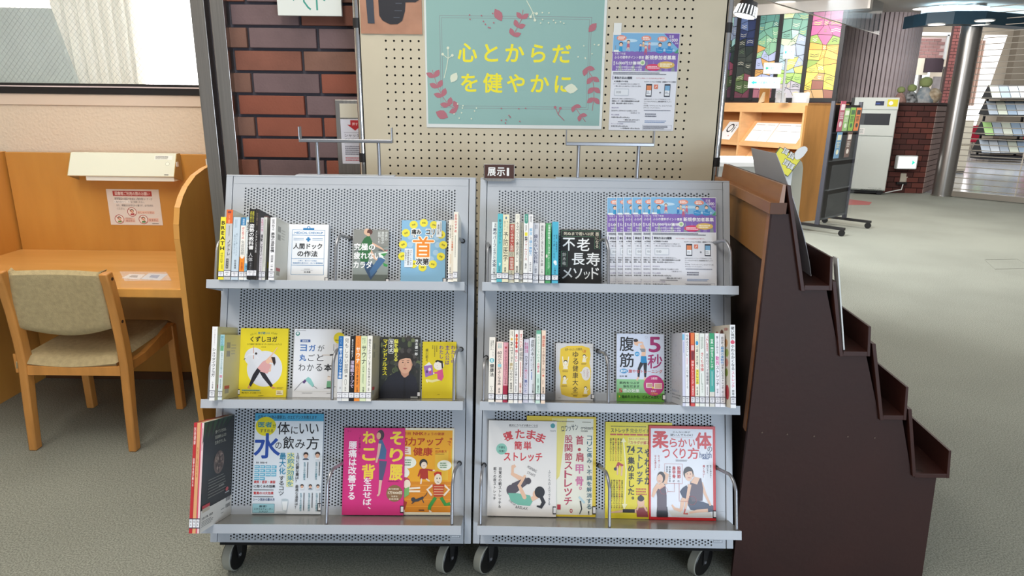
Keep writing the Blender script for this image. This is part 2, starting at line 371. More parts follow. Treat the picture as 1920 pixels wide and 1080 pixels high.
# ================================================================== reading corner at the left: carrel, lamp, chair
wood = mat('honey_beech_veneer', 'cd9446', .38, col2='c2883e', nscale=3.2, stretch=(3, 3, .5), coat=.25)
wood_top = mat('desk_top_veneer', 'd8a562', .33, col2='cd9853', nscale=3, stretch=(.6, 4, 4), coat=.3)
wood_edge = mat('beech_edge', 'dba052', .35, noise=.08, nscale=14, stretch=(1, 1, .3), coat=.3)
YB = 3.29
prof = [(2.585, 0), (2.57, .35), (2.56, .55), (2.562, .70), (2.562, .84), (2.56, .91), (2.567, .965), (2.59, 1.027), (2.625, 1.065), (2.67, 1.098), (2.75, 1.135), (2.84, 1.155), (2.93, 1.166), (3.05, 1.176), (YB+.02, 1.181), (YB+.02, 0)]
car = thing('study_carrel', 'honey-coloured wooden study carrel with curved side panels against the cream wall', 'desk', (-1.9, 2.9, 0))
MB().box(-2.47, YB, .045, -1.32, YB+.03, 1.181).build('back_panel', wood, car, bevel=.002)
MB().box(-2.47, YB-.0, .0, -1.32, YB+.028, .044).build('plinth', mat('dark_plinth', '5a3a20', .6), car)
for x in (-1.32, -2.50):
    MB().prism(prof, 'x', x+.001, x+.021).build('side_panel', wood, car)
    sgn = [(y, z) for y, z in prof[:-1]]
    e = MB(); pr_ = prof[:15]
    vs = []
    for (y, z) in pr_: vs += [(x, y-.0, z), (x+.022, y-.0, z)]
    nrm = []
    e = MB()
    for i in range(14):
        (ya, za), (yb, zb) = pr_[i], pr_[i+1]
        L_ = math.hypot(yb-ya, zb-za); ny, nz = -(zb-za)/L_*.003, (yb-ya)/L_*.003
        e.add([(x, ya, za), (x+.022, ya, za), (x+.022, yb, zb), (x, yb, zb), (x, ya+ny, za+nz), (x+.022, ya+ny, za+nz), (x+.022, yb+ny, zb+nz), (x, yb+ny, zb+nz)], [(0, 1, 2, 3), (7, 6, 5, 4), (0, 4, 5, 1), (1, 5, 6, 2), (2, 6, 7, 3), (3, 7, 4, 0)])
    e.build('edge_band', wood_edge, car, smooth=False)
MB().box(-2.478, 2.60, .667, -1.32, YB, .70).build('desktop', wood_top, car, bevel=.002)
MB().box(-2.478, 2.578, .664, -1.32, 2.599, .702).build('front_edge', wood_edge, car, bevel=.004)
MB().box(-2.478, 3.02, .53, -1.32, 3.05, .666).build('apron', wood, car)
# lamp
lp = thing('carrel_lamp', 'cream metal reading lamp box under the top edge of the study carrel', 'lamp', (-1.87, 3.2, 1.08))
cream = mat('cream_enamel', 'e6e8d6', .4)
xa, xb = -2.125, -1.62
MB().prism([(3.288, 1.176), (3.262, 1.178), (3.212, 1.078), (3.205, 1.082), (3.255, 1.186), (3.288, 1.186)], 'x', xa, xb).build('lamp_cover', cream, lp, bevel=.001)
for x in (xa-.003, xb): MB().prism([(3.288, 1.186), (3.255, 1.186), (3.205, 1.08), (3.288, 1.052)], 'x', x, x+.003).build('end_cap', mat('lamp_end_beige', 'b89a62', .5), lp)
MB().box(xa+.08, 3.215, 1.058, xb-.004, 3.285, 1.08).build('diffuser', mat('lamp_diffuser', 'f2f3ea', .4), lp)
MB().box(xb+.003, 3.238, 1.125, xb+.006, 3.256, 1.148).build('switch', mat('switch_white', 'eeeeee', .4), lp)
LM = Matrix.Translation((xa, 3.2045, 1.0805))@Matrix.Rotation(-math.atan2(.05, .105)+PI/2, 4, 'X')
p = Print(xb-xa, .116); p.r(80, 8, 97, 26, 'f2f2ea'); p.d(81, 10, 96, 24, 3, '5c5c55', fill=.6); p.e(93, 44, 2, None, 'c9ccbc'); p.e(93, 44, 1.6, None, 'f3f5e6'); p.r(91, 90, 95, 93, '333333')
p.build('rating_label', lp, LM, PRINTM)
# notice on the back panel
nt_ = thing('library_notice', 'laminated notice with a red heading and three red prohibition circles on the carrel back', 'notice', (-1.87, YB, .83))
MB().box(-2.003, YB-.002, .831, -1.744, YB-.0005, 1.009).build('sheet', mat('laminated_paper', 'e4dcd6', .35), nt_, bevel=.0003)
p = Print(.259, .178)
p.r(12, 5, 86, 19, 'b0413f'); p.t(16, 7, 82, 17, '図書館ご利用の際のお願い', 'f6e8e4', 1)
p.t(14, 23, 86, 30, '携帯電話の通話や飲食は１階休憩コーナーか', '50484a'); p.r(12, 31, 43, 39, 'f6f4f2'); p.t(13, 32.5, 42, 38.5, '１階交流スペース', '50484a'); p.t(44, 32.5, 70, 38.5, 'をご利用ください。', '50484a')
p.t(16, 42, 86, 48, 'また、貴重品はお手元から離さず、必ずお持ち', '50484a'); p.t(16, 51, 31, 57, 'ください。', '50484a')
for cx, cy, bc in ((44, 63, 'b4525a'), (18, 84, '6d8f4a'), (64, 84, '4d8a55')):
    p.e(cx, cy, 9, None, 'a63a3a', 26); p.e(cx, cy, 7.9, None, 'ece2da', 26)
    p.e(cx, cy-2.5, 3.6, None, '3b2a2a'); p.e(cx, cy-1, 3, None, 'e9bfa4'); p.p([(cx-4, cy+9), (cx-2.5, cy+4), (cx+2.5, cy+4), (cx+4, cy+9)], bc)
    p.l([(cx-5.6, cy-8), (cx+5.6, cy+8)], .9, 'a63a3a')
p.r(54, 60, 87, 68, 'e8c6b8'); p.t(55, 61.5, 86, 67, 'おしゃべり禁止', '8f3b37'); p.r(28, 80, 48, 92, 'e8c6b8'); p.t(30, 84, 47, 91, '通話禁止', '8f3b37'); p.t(30, 79, 43, 82.5, '携帯電話の', '8f3b37')
p.r(73, 80, 93, 90, 'e8c6b8'); p.t(75, 82, 92, 89, '飲食禁止', '8f3b37'); p.d(80, 94, 97, 97, 1, '444444')
p.build('notice_print', nt_, Matrix.Translation((-2.003, YB-.0021, .831))@Matrix.Rotation(PI/2, 4, 'X'), PRINTM)
# small paper at right end of the back panel
a = P(386, 298, Y=YB-.003); tag(MB().box(a.x-.002, YB-.003, a.z-.04, a.x+.06, YB-.0005, a.z+.0).build('note_paper', white), 'small blank white slip on the carrel back beside the steel rail', 'paper')
# cards under clear film on the desk
def flat_quad(pts, z0, z1): return MB().prism([(q.x, q.y) for q in pts], 'z', z0, z1)
film = [P(x, y, Z=.7) for x, y in ((224, 510), (312, 511), (322, 527), (234, 528))]
f0 = thing('desk_film', 'clear plastic film sheet taped over two cards on the carrel desk', 'film', (film[0].x, film[0].y, .7))
flat_quad(film, .7025, .7029).build('film', mat('clear_film', 'ffffff', .08, alpha=.22), f0)
for i, (pts, cc) in enumerate((((( 228, 522), (243, 514), (272, 515), (262, 524)), 'e4dfdc'), (((264, 523), (279, 513), (315, 514), (300, 526)), 'cdd8e6'))):
    q = [P(x, y, Z=.7) for x, y in pts]
    k = thing('info_card', ('white card with a grey photo' if i == 0 else 'blue and white card')+' lying under the film on the carrel desk', 'card', (q[0].x, q[0].y, .7), 'cards on the carrel desk')
    flat_quad(q, .7004, .7012).build('card', mat('card_%d' % i, cc, .5), k)
    g = [q[0]*.7+q[2]*.3, q[1]*.75+q[3]*.25, q[2]*.7+q[0]*.3, q[3]*.75+q[1]*.25]
    flat_quad(g, .7013, .7016).build('picture', mat('card_picture_%d' % i, ('8d8684', '5d86b8')[i], .5), k)
# chair
ch = thing('library_chair', 'wooden chair with olive-beige cushions pulled up to the study carrel', 'chair', (-1.77, 2.75, 0))
cw = mat('chair_beech', 'c98a45', .4, noise=.12, nscale=10, stretch=(2, 2, .4), coat=.2)
cloth = mat('olive_upholstery', 'b3a179', .95, noise=.1, nscale=60, bump=.6, bscale=260)
def post(xt, xb):
    path = [(2.545, 0), (2.535, .2), (2.53, .40), (2.515, .5), (2.49, .62), (2.455, .75), (2.437, .80)]
    hw = [.021, .022, .026, .026, .025, .023, .022]; m_ = MB(); n = len(path); vs = []
    for i, (y, z) in enumerate(path):
        f_ = z/.8; x = xb+(xt-xb)*f_
        vs += [(x-.017, y-hw[i]*.9, z), (x+.017, y-hw[i]*.9, z), (x+.017, y+hw[i], z+.004*(z > .7)), (x-.017, y+hw[i], z+.004*(z > .7))]
    fs = [(3, 2, 1, 0), tuple(range(4*n-4, 4*n))]
    for i in range(n-1):
        for k in range(4): a_ = i*4+k; b_ = i*4+(k+1) % 4; fs.append((a_, b_, b_+4, a_+4))
    return m_.add(vs, fs)
XR, XL = (-1.535, -1.592), (-1.935, -2.012)
for xs in (XR, XL): post(*xs).build('rear_leg', cw, ch, bevel=.006, smooth=True)
for x, sg in ((-1.59, 1), (-2.02, -1)):
    MB().box(x-.017, 2.935, 0, x+.017, 2.975, .425).build('front_leg', cw, ch, bevel=.005)
    xr = x+.01*(-sg)
    MB().prism([(2.545, .345), (2.545, .43), (2.60, .385), (2.70, .385), (2.95, .435), (2.975, .425), (2.94, .36), (2.70, .345)], 'x', x-.012, x+.012).build('side_rail', cw, ch, bevel=.003)
MB().prism([(-1.99, .35), (-1.575, .35), (-1.572, .392), (-1.78, .384), (-1.992, .392)], 'y', 2.515, 2.535).build('back_rail', cw, ch, bevel=.002)
MB().box(-2.0, 2.93, .36, -1.6, 2.95, .40).build('front_rail', cw, ch, bevel=.002)
def seat(u, v):
    x = -2.0+u*.405; y = 2.515+v*.48; e_ = min(u, 1-u, v, 1-v); r_ = math.sqrt(max(0, 1-(1-min(e_/.09, 1))**2))
    return (x, y, .405+.028*r_-.018*math.sin(PI*u)*(1-v)+.012*v)
MB().sheet(seat, 24, 20, .03).build('seat_cushion', cloth, ch, smooth=True)
def backf(u, v):
    z = .555+v*.245-.012*(1-v)*math.sin(PI*u); x0_ = -1.995+.06*v; x1_ = -1.567+.03*v
    bow = .034*math.sin(PI*u); e_ = min(u, 1-u, v, 1-v); r_ = math.sqrt(max(0, 1-(1-min(e_/.10, 1))**2))
    y = 2.497-.055*v+.012+bow*.8; z = z-.028*(1-v)*math.sin(PI*u)
    return (x0_+.022+(x1_-x0_-.044)*u, y-.018*r_, z)
MB().sheet(backf, 26, 18, .03).build('back_cushion', cloth, ch, smooth=True)
for z, y in ((.775, 2.452), (.59, 2.497)):
    xx = XR[1]+(XR[0]-XR[1])*z/.8
    MB().cyl((xx+.016, y, z), (xx+.0185, y, z), .0065).build('screw_cap', mat('dark_cap', '3a2415', .6), ch)
# ================================================================== things on the brick wall, pegboard and its posters
sw = thing('shutter_switch_box', 'stainless wall box with a cream flap and a red arrow sticker in the brick wall', 'switch box', (-.64, Y_BRICK, 1.2))
MB().prism([(-.69, 1.16), (-.56, 1.16), (-.56, 1.443), (-.69, 1.443)], 'y', Y_BRICK-.018, Y_BRICK-.005).build('frame', steel, sw, bevel=.002)
MB().box(-.672, Y_BRICK-.021, 1.375, -.576, Y_BRICK-.0185, 1.428).build('flap', mat('cream_flap', 'cfc9b8', .5), sw, bevel=.001)
MB().box(-.672, Y_BRICK-.021, 1.20, -.576, Y_BRICK-.0185, 1.37).build('cover', mat('lilac_sticker', 'd6d6e2', .4), sw, bevel=.001)
p = Print(.096, .17); p.p([(40, 2), (75, 2), (75, 12), (88, 12), (58, 25), (27, 12), (40, 12)], 'b2242c'); p.t(47, 7, 70, 14, '押す', 'f6dada'); p.r(12, 29, 95, 30, '9a9aa6')
p.t(14, 32, 92, 40, 'シャッター', '3c3c48'); p.t(14, 43, 94, 51, '手動閉鎖装置', '3c3c48'); p.r(12, 54, 95, 55, '9a9aa6'); p.d(14, 58, 94, 80, 5, '6c6c7c'); p.d(14, 84, 94, 94, 2, 'b2545c')
p.build('sticker_print', sw, Matrix.Translation((-.672, Y_BRICK-.0212, 1.20))@Matrix.Rotation(PI/2, 4, 'X'), PRINTM)
sg = thing('logo_sign', 'white sign plate with a green line emblem on the brick wall, at the top', 'sign', (-.755, 2.64, 1.738))
MB().box(-.873, 2.63, 1.738, -.638, 2.645, 1.98).build('plate', mat('sign_white', 'dde2de', .5), sg, bevel=.001)
MB().box(-.84, 2.645, 1.76, -.67, 2.684, 1.95).build('mounting_block', steel_dark, sg)
p = Print(.235, .242)
g_ = '3f9a8a'
for s_ in (1, -1): p.l([(50+s_*4, 62), (50+s_*14, 70), (50+s_*24, 78), (50+s_*32, 70), (50+s_*34, 58)], 2.4, g_)
p.l([(49, 60), (42, 70), (42, 80), (48, 88), (52, 91)], 2.6, g_); p.l([(62, 58), (62, 92)], 2.6, g_); p.l([(44, 62), (36, 56), (40, 44), (52, 40), (66, 46)], 2.4, g_)
p.build('emblem', sg, Matrix.Translation((-.873, 2.6298, 1.738))@Matrix.Rotation(PI/2, 4, 'X'), PRINTM)

# pegboard on a chrome stand
def perforated(x0, x1, z0, z1, hx0, hz0, px, pz, nc, nr, r, stagger, y=0.):
    """flat board in (x,z) with real holes: nc columns, nr rows; stagger shifts odd columns by half a pitch"""
    v = []; f = []
    oc = [(math.cos(PI/8+PI/4*k), math.sin(PI/8+PI/4*k)) for k in range(8)]
    sq = [(1, .4142), (.4142, 1), (-.4142, 1), (-1, .4142), (-1, -.4142), (-.4142, -1), (.4142, -1), (1, -.4142)]
    for c in range(nc):
        cx = hx0+px*c; off = pz/2 if (stagger and c % 2) else 0
        n_ = nr-(1 if stagger and c % 2 else 0)
        for k in range(n_):
            cz = hz0+off+pz*k; o = len(v)
            cell = [(cx+sx*px/2, cz+sz*pz/2) for sx, sz in sq]; hole = [(cx+ox*r, cz+oz*r) for ox, oz in oc]
            v += [(a_, y, b_) for a_, b_ in cell]+[(a_, y, b_) for a_, b_ in hole]
            for i in range(8): j = (i+1) % 8; f.append((o+i, o+j, o+8+j, o+8+i))
            for i, (sx, sz) in ((0, (1, 1)), (2, (-1, 1)), (4, (-1, -1)), (6, (1, -1))):
                q = len(v); v.append((cx+sx*px/2, y, cz+sz*pz/2)); f.append((o+i, q, o+i+1)) if True else None
        lo = hz0+off-pz/2; hi = hz0+off+pz*(n_-.5)
        for a_, b_ in ((z0, lo), (hi, z1)):
            if b_-a_ > 1e-5: q = len(v); v += [(cx-px/2, y, a_), (cx+px/2, y, a_), (cx+px/2, y, b_), (cx-px/2, y, b_)]; f.append((q, q+1, q+2, q+3))
    for a_, b_ in ((x0, hx0-px/2), (hx0+px*(nc-.5), x1)):
        q = len(v); v += [(a_, y, z0), (b_, y, z0), (b_, y, z1), (a_, y, z1)]; f.append((q, q+1, q+2, q+3))
    return MB().add(v, f)
YP = 2.5
pb = thing('pegboard_stand', 'cream pegboard display panel on chrome posts behind the two book racks', 'display board', (.09, YP, 0))
pcol = mat('cream_pegboard', 'cdc3ac', .7, noise=.05, nscale=4)
perforated(-.545, .735, .55, 1.95, -.456, .6, .0290, .0290, 38, 45, .0039, False, YP).build('pegboard_face', pcol, pb)
MB().box(-.545, YP+.006, .55, .735, YP+.02, 1.95).build('hole_shade_sheet', mat('hole_shade_black', '1a1612', .9), pb)  # black sheet added behind the board to stand in for shade in the holes
MB().box(-.545, YP, 1.95, .735, YP+.02, 1.96).box(-.545, YP, .54, .735, YP+.02, .55).build('board_edge', pcol, pb)
for x in (-.557, .749):
    MB().cyl((x, YP+.01, .06), (x, YP+.01, 2.05), .0125).build('post', chrome, pb, smooth=True)
    for z in (1.685, 1.22): MB().cyl((x, YP+.01, z), (x, YP+.01, z+.033), .0145).build('joint_sleeve', black, pb, smooth=True)
    MB().box(x-.02, YP-.006, 0, x+.02, YP+.15, .03).box(x-.014, YP-.004, .03, x+.014, YP+.024, .06).build('foot', steel_dark, pb, bevel=.004)
# teal banner
tb = thing('teal_banner', 'teal poster with yellow Japanese lettering inside a frame of pink leaves on the pegboard', 'poster', (0, YP-.004, 1.35))
MB().box(-.318, YP-.003, 1.349, .318, YP-.0008, 1.86).build('poster_sheet', mat('poster_white', 'dfe4e2', .5), tb)
p = Print(.636, .511)
tl = '93b8b3'; pk = 'b4707c'; yw = 'f2e63a'; iv = 'dfe4cf'
def Y_(y): return (y+47)*100/290.   # photograph rows of the poster: 0 at the frame's top edge
def X_(x): return (x-798)/3.36
p.r(1.0, 0, 98.6, 97.6, tl)
fx0, fy0, fx1, fy1 = X_(826), Y_(27), X_(1107), Y_(204)
p.box(fx0, fy0, fx1, fy1, .22, '8d8a90'); p.box(fx0+1.1, fy0+1.4, fx1-1.1, fy1-1.4, .18, '8d8a90')
for i, ch_ in enumerate('心とからだ'): x = 858+i*44; p.vt(X_(x), Y_(76), X_(x+38), Y_(116), ch_, yw, 1.4)
for i, ch_ in enumerate('を健やかに'): x = 862+i*44; p.vt(X_(x), Y_(134), X_(x+38), Y_(174), ch_, yw, 1.4)
def leaf(x, y, ln, ang, c, wd=.45):
    a = math.radians(ang); dx, dy = math.cos(a), math.sin(a); pts = []
    for t_ in (0, .25, .5, .75, 1): pts.append((x+dx*ln*t_-dy*ln*wd*math.sin(PI*t_)*.5, y+dy*ln*t_+dx*ln*wd*math.sin(PI*t_)*.5))
    for t_ in (.75, .5, .25): pts.append((x+dx*ln*t_+dy*ln*wd*math.sin(PI*t_)*.5, y+dy*ln*t_-dx*ln*wd*math.sin(PI*t_)*.5))
    p.p([(X_(a_), Y_(b_)) for a_, b_ in pts], c)
def sprig(pts, c, ln=18):
    p.l([(X_(a_), Y_(b_)) for a_, b_ in pts], .3, c)
    for i in range(len(pts)-1):
        (xa_, ya_), (xb_, yb_) = pts[i], pts[i+1]; an = math.degrees(math.atan2(yb_-ya_, xb_-xa_))
        leaf(xb_, yb_, ln, an+180-45, c, .6); leaf(xb_, yb_, ln, an+180+45, c, .6)
sprig([(811, 130), (815, 145), (821, 165), (830, 182), (842, 200), (858, 206)], pk)
sprig([(1115, 206), (1117, 180), (1116, 160), (1112, 140), (1100, 122)], pk, 17)
sprig([(980, 15), (978, 32), (970, 48), (962, 64)], pk, 16)
sprig([(1103, 228), (1092, 214), (1080, 196)], pk, 14)
for x, y, ln, an, c, wd in ((928, 14, 26, 60, pk, .6), (816, 212, 26, 25, pk, .7), (1116, 38, 22, 130, pk, .6), (1060, 162, 26, 5, iv, .75), (846, 154, 22, -60, iv, .65)): leaf(x, y, ln, an, c, wd)
def berry(stem, ends, c):
    p.l([(X_(a_), Y_(b_)) for a_, b_ in stem], .4, c)
    for a_, b_ in ends: p.l([(X_(stem[-1][0]), Y_(stem[-1][1])), (X_(a_), Y_(b_))], .35, c); p.e(X_(a_), Y_(b_), .75, None, c, 10)
berry([(833, 146), (838, 125), (841, 108)], [(841, 88), (831, 100), (849, 102)], iv); berry([(986, -2), (994, 12), (998, 20)], [(994, 28), (1002, 34), (1005, 22)], iv)
berry([(1062, 226), (1050, 214)], [(1044, 200), (1054, 202)], pk)
rd = random.Random(5)
for cx, cy, c in ((905, 35, pk), (1108, 90, iv), (875, 210, iv), (965, 218, pk), (1035, 25, iv)):
    for _ in range(9): p.e(X_(cx+rd.uniform(-24, 24)), Y_(cy+rd.uniform(-16, 16)), .42, None, c, 8)
p.build('poster_print', tb, Matrix.Translation((-.318, YP-.0031, 1.349))@Matrix.Rotation(PI/2, 4, 'X'), PRINTM)
# pointing hand
ph = thing('pointing_hand_sign', 'crinkled brown laminated sheet with a black pointing hand at the pegboard top', 'sign', (-.44, YP-.004, 1.666))
def crink(u, v): return (-.541+u*.215, YP-.004-.0012*math.sin(u*17+v*5)*math.sin(v*13+u*4)-.001, 1.666+v*.2)
MB().sheet(crink, 24, 20, .0015).build('laminated_sheet', mat('brown_laminate', 'b98970', .22, noise=.12, nscale=12, coat=.6), ph, smooth=True)
p = Print(.215, .2); k_ = '24242c'
p.p([(10, 37), (22, 37), (23, 83), (12, 83)], '39404e'); p.p([(30, 36), (40, 28), (52, 26), (58, 32), (90, 33), (96, 38), (96, 44), (90, 48), (74, 48), (73, 62), (68, 78), (60, 84), (48, 84), (36, 78), (31, 70)], k_)
p.l([(58, 50), (68, 50)], 1.2, '4a505c'); p.l([(56, 62), (68, 62)], 1.2, '4a505c'); p.l([(54, 73), (64, 73)], 1.2, '4a505c')
p.build('hand_print', ph, Matrix.Translation((-.541, YP-.0068, 1.666))@Matrix.Rotation(PI/2, 4, 'X'), PRINTG)
# recruitment flyer: the same print for the pegboard copy and the rack copies
def flyer_print(w_, h_):
    p = Print(w_, h_, dz=.000006); wt = 'f2f0f4'
    p.r(.8, .6, 99.2, 22, '7fb4dc'); p.e(25, 8, 12, 1.6, 'c3def0'); p.e(60, 11, 14, 1.6, 'b5d6ee'); p.e(84, 17, 10, 1.2, 'b5d6ee')
    p.r(.8, 20, 99.2, 38.5, '8468b4'); 
    for i in range(12): p.e(5+i*8.2, 20, 5.2, 1.4, '8468b4', 14)
    for i in range(9): p.p([(10+i*10, 38.4), (13+i*10, 27), (16+i*10, 38.4)], '9a86c4' if i % 2 else '8f9a9e')
    p.p([(76, .6), (99.2, .6), (99.2, 16)], '7a5cae'); p.t(84, 2.2, 91, 5, '定員', wt); p.t(86, 5.5, 97, 8.6, '1000', wt, 1); p.t(93, 9.4, 98, 11, '名様', wt)
    p.p([(93, 20), (99.2, 15), (99.2, 20)], '4f9f7c')
    for cx, cy in ((13, 5.5), (50, 5.5), (74, 6)): p.e(cx, cy, 7.4, 2.7, 'e8917c'); p.d(cx-5, cy-1.7, cx+5.5, cy+1.7, 2, 'faf0ec', fill=.7)
    def kid(x, y, s_, b_, hair='2e2a30', leg=None):
        p.e(x, y, 2.6*s_, None, hair, 14); p.e(x, y+.6*s_, 2.2*s_, None, 'f0c8b0', 14)
        p.p([(x-1.8*s_, y+2.1*s_), (x+1.8*s_, y+2.1*s_), (x+2.6*s_, y+6.4*s_), (x-2.6*s_, y+6.4*s_)], b_)
        if leg: limb(p, [(x-.8*s_, y+6.2*s_), (x-2*s_, y+9*s_)], 1.2, leg); limb(p, [(x+.8*s_, y+6.2*s_), (x+1.8*s_, y+9*s_)], 1.2, leg)
    p.r(2, 17.5, 12, 19.5, 'e8f0ee'); p.r(4, 13, 5, 17.5, '8a9aa6'); kid(12.5, 11.5, 1.15, '3a9ccc'); kid(23.5, 9, .95, 'c0667e', leg='f0c8b0')
    kid(42, 12, .8, '3a7cc0', '3a7cc0', '3a6cb0'); kid(50, 14, .85, 'c0607c', 'c0607c', 'c0607c'); kid(55, 10.5, .8, 'cc708a', 'c0607c', 'c0607c'); kid(46, 9.5, .7, 'd8b48a')
    for x in (71, 85): kid(x, 11.6 if x == 71 else 10.8, 1.1, '3f8ecb'); p.p([(x-5.5, 15), (x, 16.5), (x+5.5, 15), (x+5, 19.5), (x, 20.5), (x-5, 19.5)], '3f92cf'); p.l([(x-4, 17), (x+4, 17.6)], .7, 'a8d0ec')
    p.t(3.5, 20.0, 20, 22.2, '令和７年度', wt); p.t(3.5, 23.2, 48, 26.2, 'ふらの健幸ポイント事業', wt, 1); p.t(50, 22.4, 96, 26.8, '新規参加者募集', wt, 1.5)
    p.vt(2.4, 28.5, 4.8, 33, '最高', wt, 1); p.t(6, 28.8, 43, 32.2, '5,000円分獲得', wt, 1.4); p.e(46.5, 30, 4, None, 'dce8d0'); p.e(46.5, 30, 2.2, None, '9cc08a')
    p.t(6.5, 33.6, 46, 35.6, '市内小中学生の活動への寄付', wt, .8); p.t(6.5, 36.2, 46, 38.1, 'または市内共通商品券と交換', wt, .8)
    p.e(63, 34.5, 12, 3.4, 'd8466e'); p.d(54, 33, 73, 36, 2, 'f8dce4', fill=.7); p.e(82, 32, 13, 3.6, 'e0bb6a'); p.d(73, 30.2, 92, 34, 2, 'fbf2d8', fill=.7)
    p.d(3, 39.5, 96, 42.3, 2, '5a5c6c', fill=.62)
    p.r(2.4, 43.5, 3.4, 47.4, '9080b4'); p.t(5, 44.2, 32, 46.8, '参加方法は2種類', '3a3c48', 1.4); p.t(38, 45, 82, 46.4, '今すでに参加している方はお申込み不要です。', 'c8707c')
    p.t(4.5, 48.3, 26, 50, '★活動量計での参加', '3a3c48', 1); p.t(51, 48.3, 99, 50, '★スマートフォンでの参加（2種類のアプリを使用）', '3a3c48', .6)
    p.t(4, 51, 44, 52.5, '（データの送信機があるため拠点で）', '5a5c6c'); p.t(6, 53.3, 46, 54.8, 'ご購入者には1,000円にて代わりに貸与', '5a5c6c')
    p.r(6, 56.5, 28, 64, 'c6ccd6'); p.r(7, 57.3, 27, 63.2, 'e4e8ee'); p.t(9, 59, 16, 61.4, '0:00', '4a5060')
    for x, c_ in ((54, 'e08a5c'), (82, '7fb2d8')): p.r(x, 51.5, x+9, 64.5, '3a3c48'); p.r(x+.9, 53, x+8.1, 63.3, 'eef2f8'); p.r(x+.9, 53, x+8.1, 58, c_); p.d(x+1.5, 59, x+7.5, 62, 2, '8c94a4')
    p.r(66, 52, 72, 56.4, 'dd8068'); p.l([(67.5, 55.2), (70.5, 53.2)], 1, 'f6e4de'); p.r(74.5, 60, 77.5, 60.5, '3a3c48'); p.r(75.7, 59.2, 76.3, 61.3, '3a3c48')
    p.t(3, 66.3, 40, 67.7, '最初の申込用紙に必要事項を記入し、', '4a4c5a'); p.t(3, 68.6, 45, 70.2, '保健センター1階の保健医療課または山部', '33353f', 1); p.t(3, 71, 36, 72.6, '支所、東山支所へ送付ください。', '33353f', 1)
    p.t(52, 66.4, 92, 67.8, 'お持ちのスマートフォンで下記URLもしくは', '4a4c5a'); p.t(52, 68.8, 94, 70.2, 'コードからアクセスし会員登録を完了してく', '33353f', .6); p.t(52, 71, 58, 72.3, 'ださい。', '4a4c5a')
    p.t(52, 73.2, 95, 74.6, 'その後「アプリストア」からアプリを', '4a4c5a'); p.t(52, 75.4, 78, 76.8, 'ダウンロードしてください。', '4a4c5a'); p.d(53, 78, 94, 79.6, 1, '8c90a0')
    p.t(3, 75.6, 14, 77.2, '参加条件', '8c86a8'); p.t(3, 78.6, 42, 80.2, '富良野市に住所を有する20歳以上の方', '4a4c5a'); p.t(32, 81, 47, 82.4, '（長野まで）', '6a6c7a')
    p.t(3, 83, 15, 84.4, '申込期間', '8c86a8'); p.t(3, 85.6, 31, 87.4, '令和7年4月15日(火)', '2e3038', 1); p.t(22, 88.2, 47, 89.7, '～募集人員に達するまで', '3a3c48', .8); p.d(14, 90.4, 50, 91.8, 1, '7a7c8a')
    p.t(3, 92.4, 22, 93.8, 'ポイント付与期間', '8c86a8'); p.t(3, 95, 30, 96.6, '令和7年5月10日(土)', '2e3038', 1); p.t(18, 97.2, 48, 98.8, '～令和8年1月31日(土)', '2e3038', 1)
    p.d(55, 81.5, 74, 86, 2, '6c7080'); p.d(55, 89, 90, 92, 2, '8ca4cc', fill=.5); p.box(52, 94, 97, 99, .3, '9a9ca8'); p.d(53.5, 94.8, 95.5, 98.4, 3, '5a5c6c')
    return p
fp_ = mat('flyer_paper', 'e2e4ec', .5)
fb = thing('recruitment_flyer', 'blue and purple recruitment flyer taped on the pegboard beside the teal poster', 'flyer', (.46, YP-.003, 1.347))
FS = Matrix(((1, 0, 0, .344), (0, 1, 0, 0), (0, 0, 1, 1.347), (0, 0, 0, 1)))
MB().box(.344, YP-.0024, 1.347, .579, YP-.001, 1.681).build('paper', fp_, fb)
flyer_print(.235, .334).build('flyer_print', fb, Matrix.Translation((.344, YP-.0025, 1.347))@Matrix.Rotation(PI/2, 4, 'X'), PRINTM)
tag(MB().box(.345, YP-.0036, 1.672, .372, YP-.0026, 1.712).build('paper_tape', white), 'white paper tape patch over the top corner of the pegboard flyer', 'tape')
# ================================================================== the two wheeled book display racks
W, L, LEAN, DEP = .795, 1.14, .35, .12
VS = {1: .792, 2: .440, 3: .084}
grey = mat('silver_grey_paint', 'b0b6bf', .42, noise=.03, nscale=8, coat=.1)
grey2 = mat('silver_grey_shelf', 'b4bac3', .4); tray = mat('satin_shelf_top', '8b8984', .24, .35)
rod_m = mat('satin_grey_rod', '9a9ca2', .3, .6)
tread = mat('grey_rubber', '8e8f86', .5); hubm = mat('black_plastic', '0c0c0e', .4); forkm = mat('zinc_fork', '5a5a5c', .35, .8)
def Rz(a): return Matrix.Rotation(a, 4, 'Z')
def frames(x0, y0, yaw, zb):
    """G: upright frame (x across, y back, z up); N: frame of the leaning face (x across, y up the face, z out of it)"""
    c, s = math.cos(yaw), math.sin(yaw); G = Matrix.Translation((x0-W/2*c, y0-W/2*s, zb))@Rz(yaw)
    return G, G@Matrix.Rotation(PI/2-LEAN, 4, 'X')
RK = {'L': frames(-.514, 1.7615, .0099, .133), 'R': frames(.2873, 1.762, -.0124, .133)}
TY, TZ = L*math.sin(LEAN), L*math.cos(LEAN)
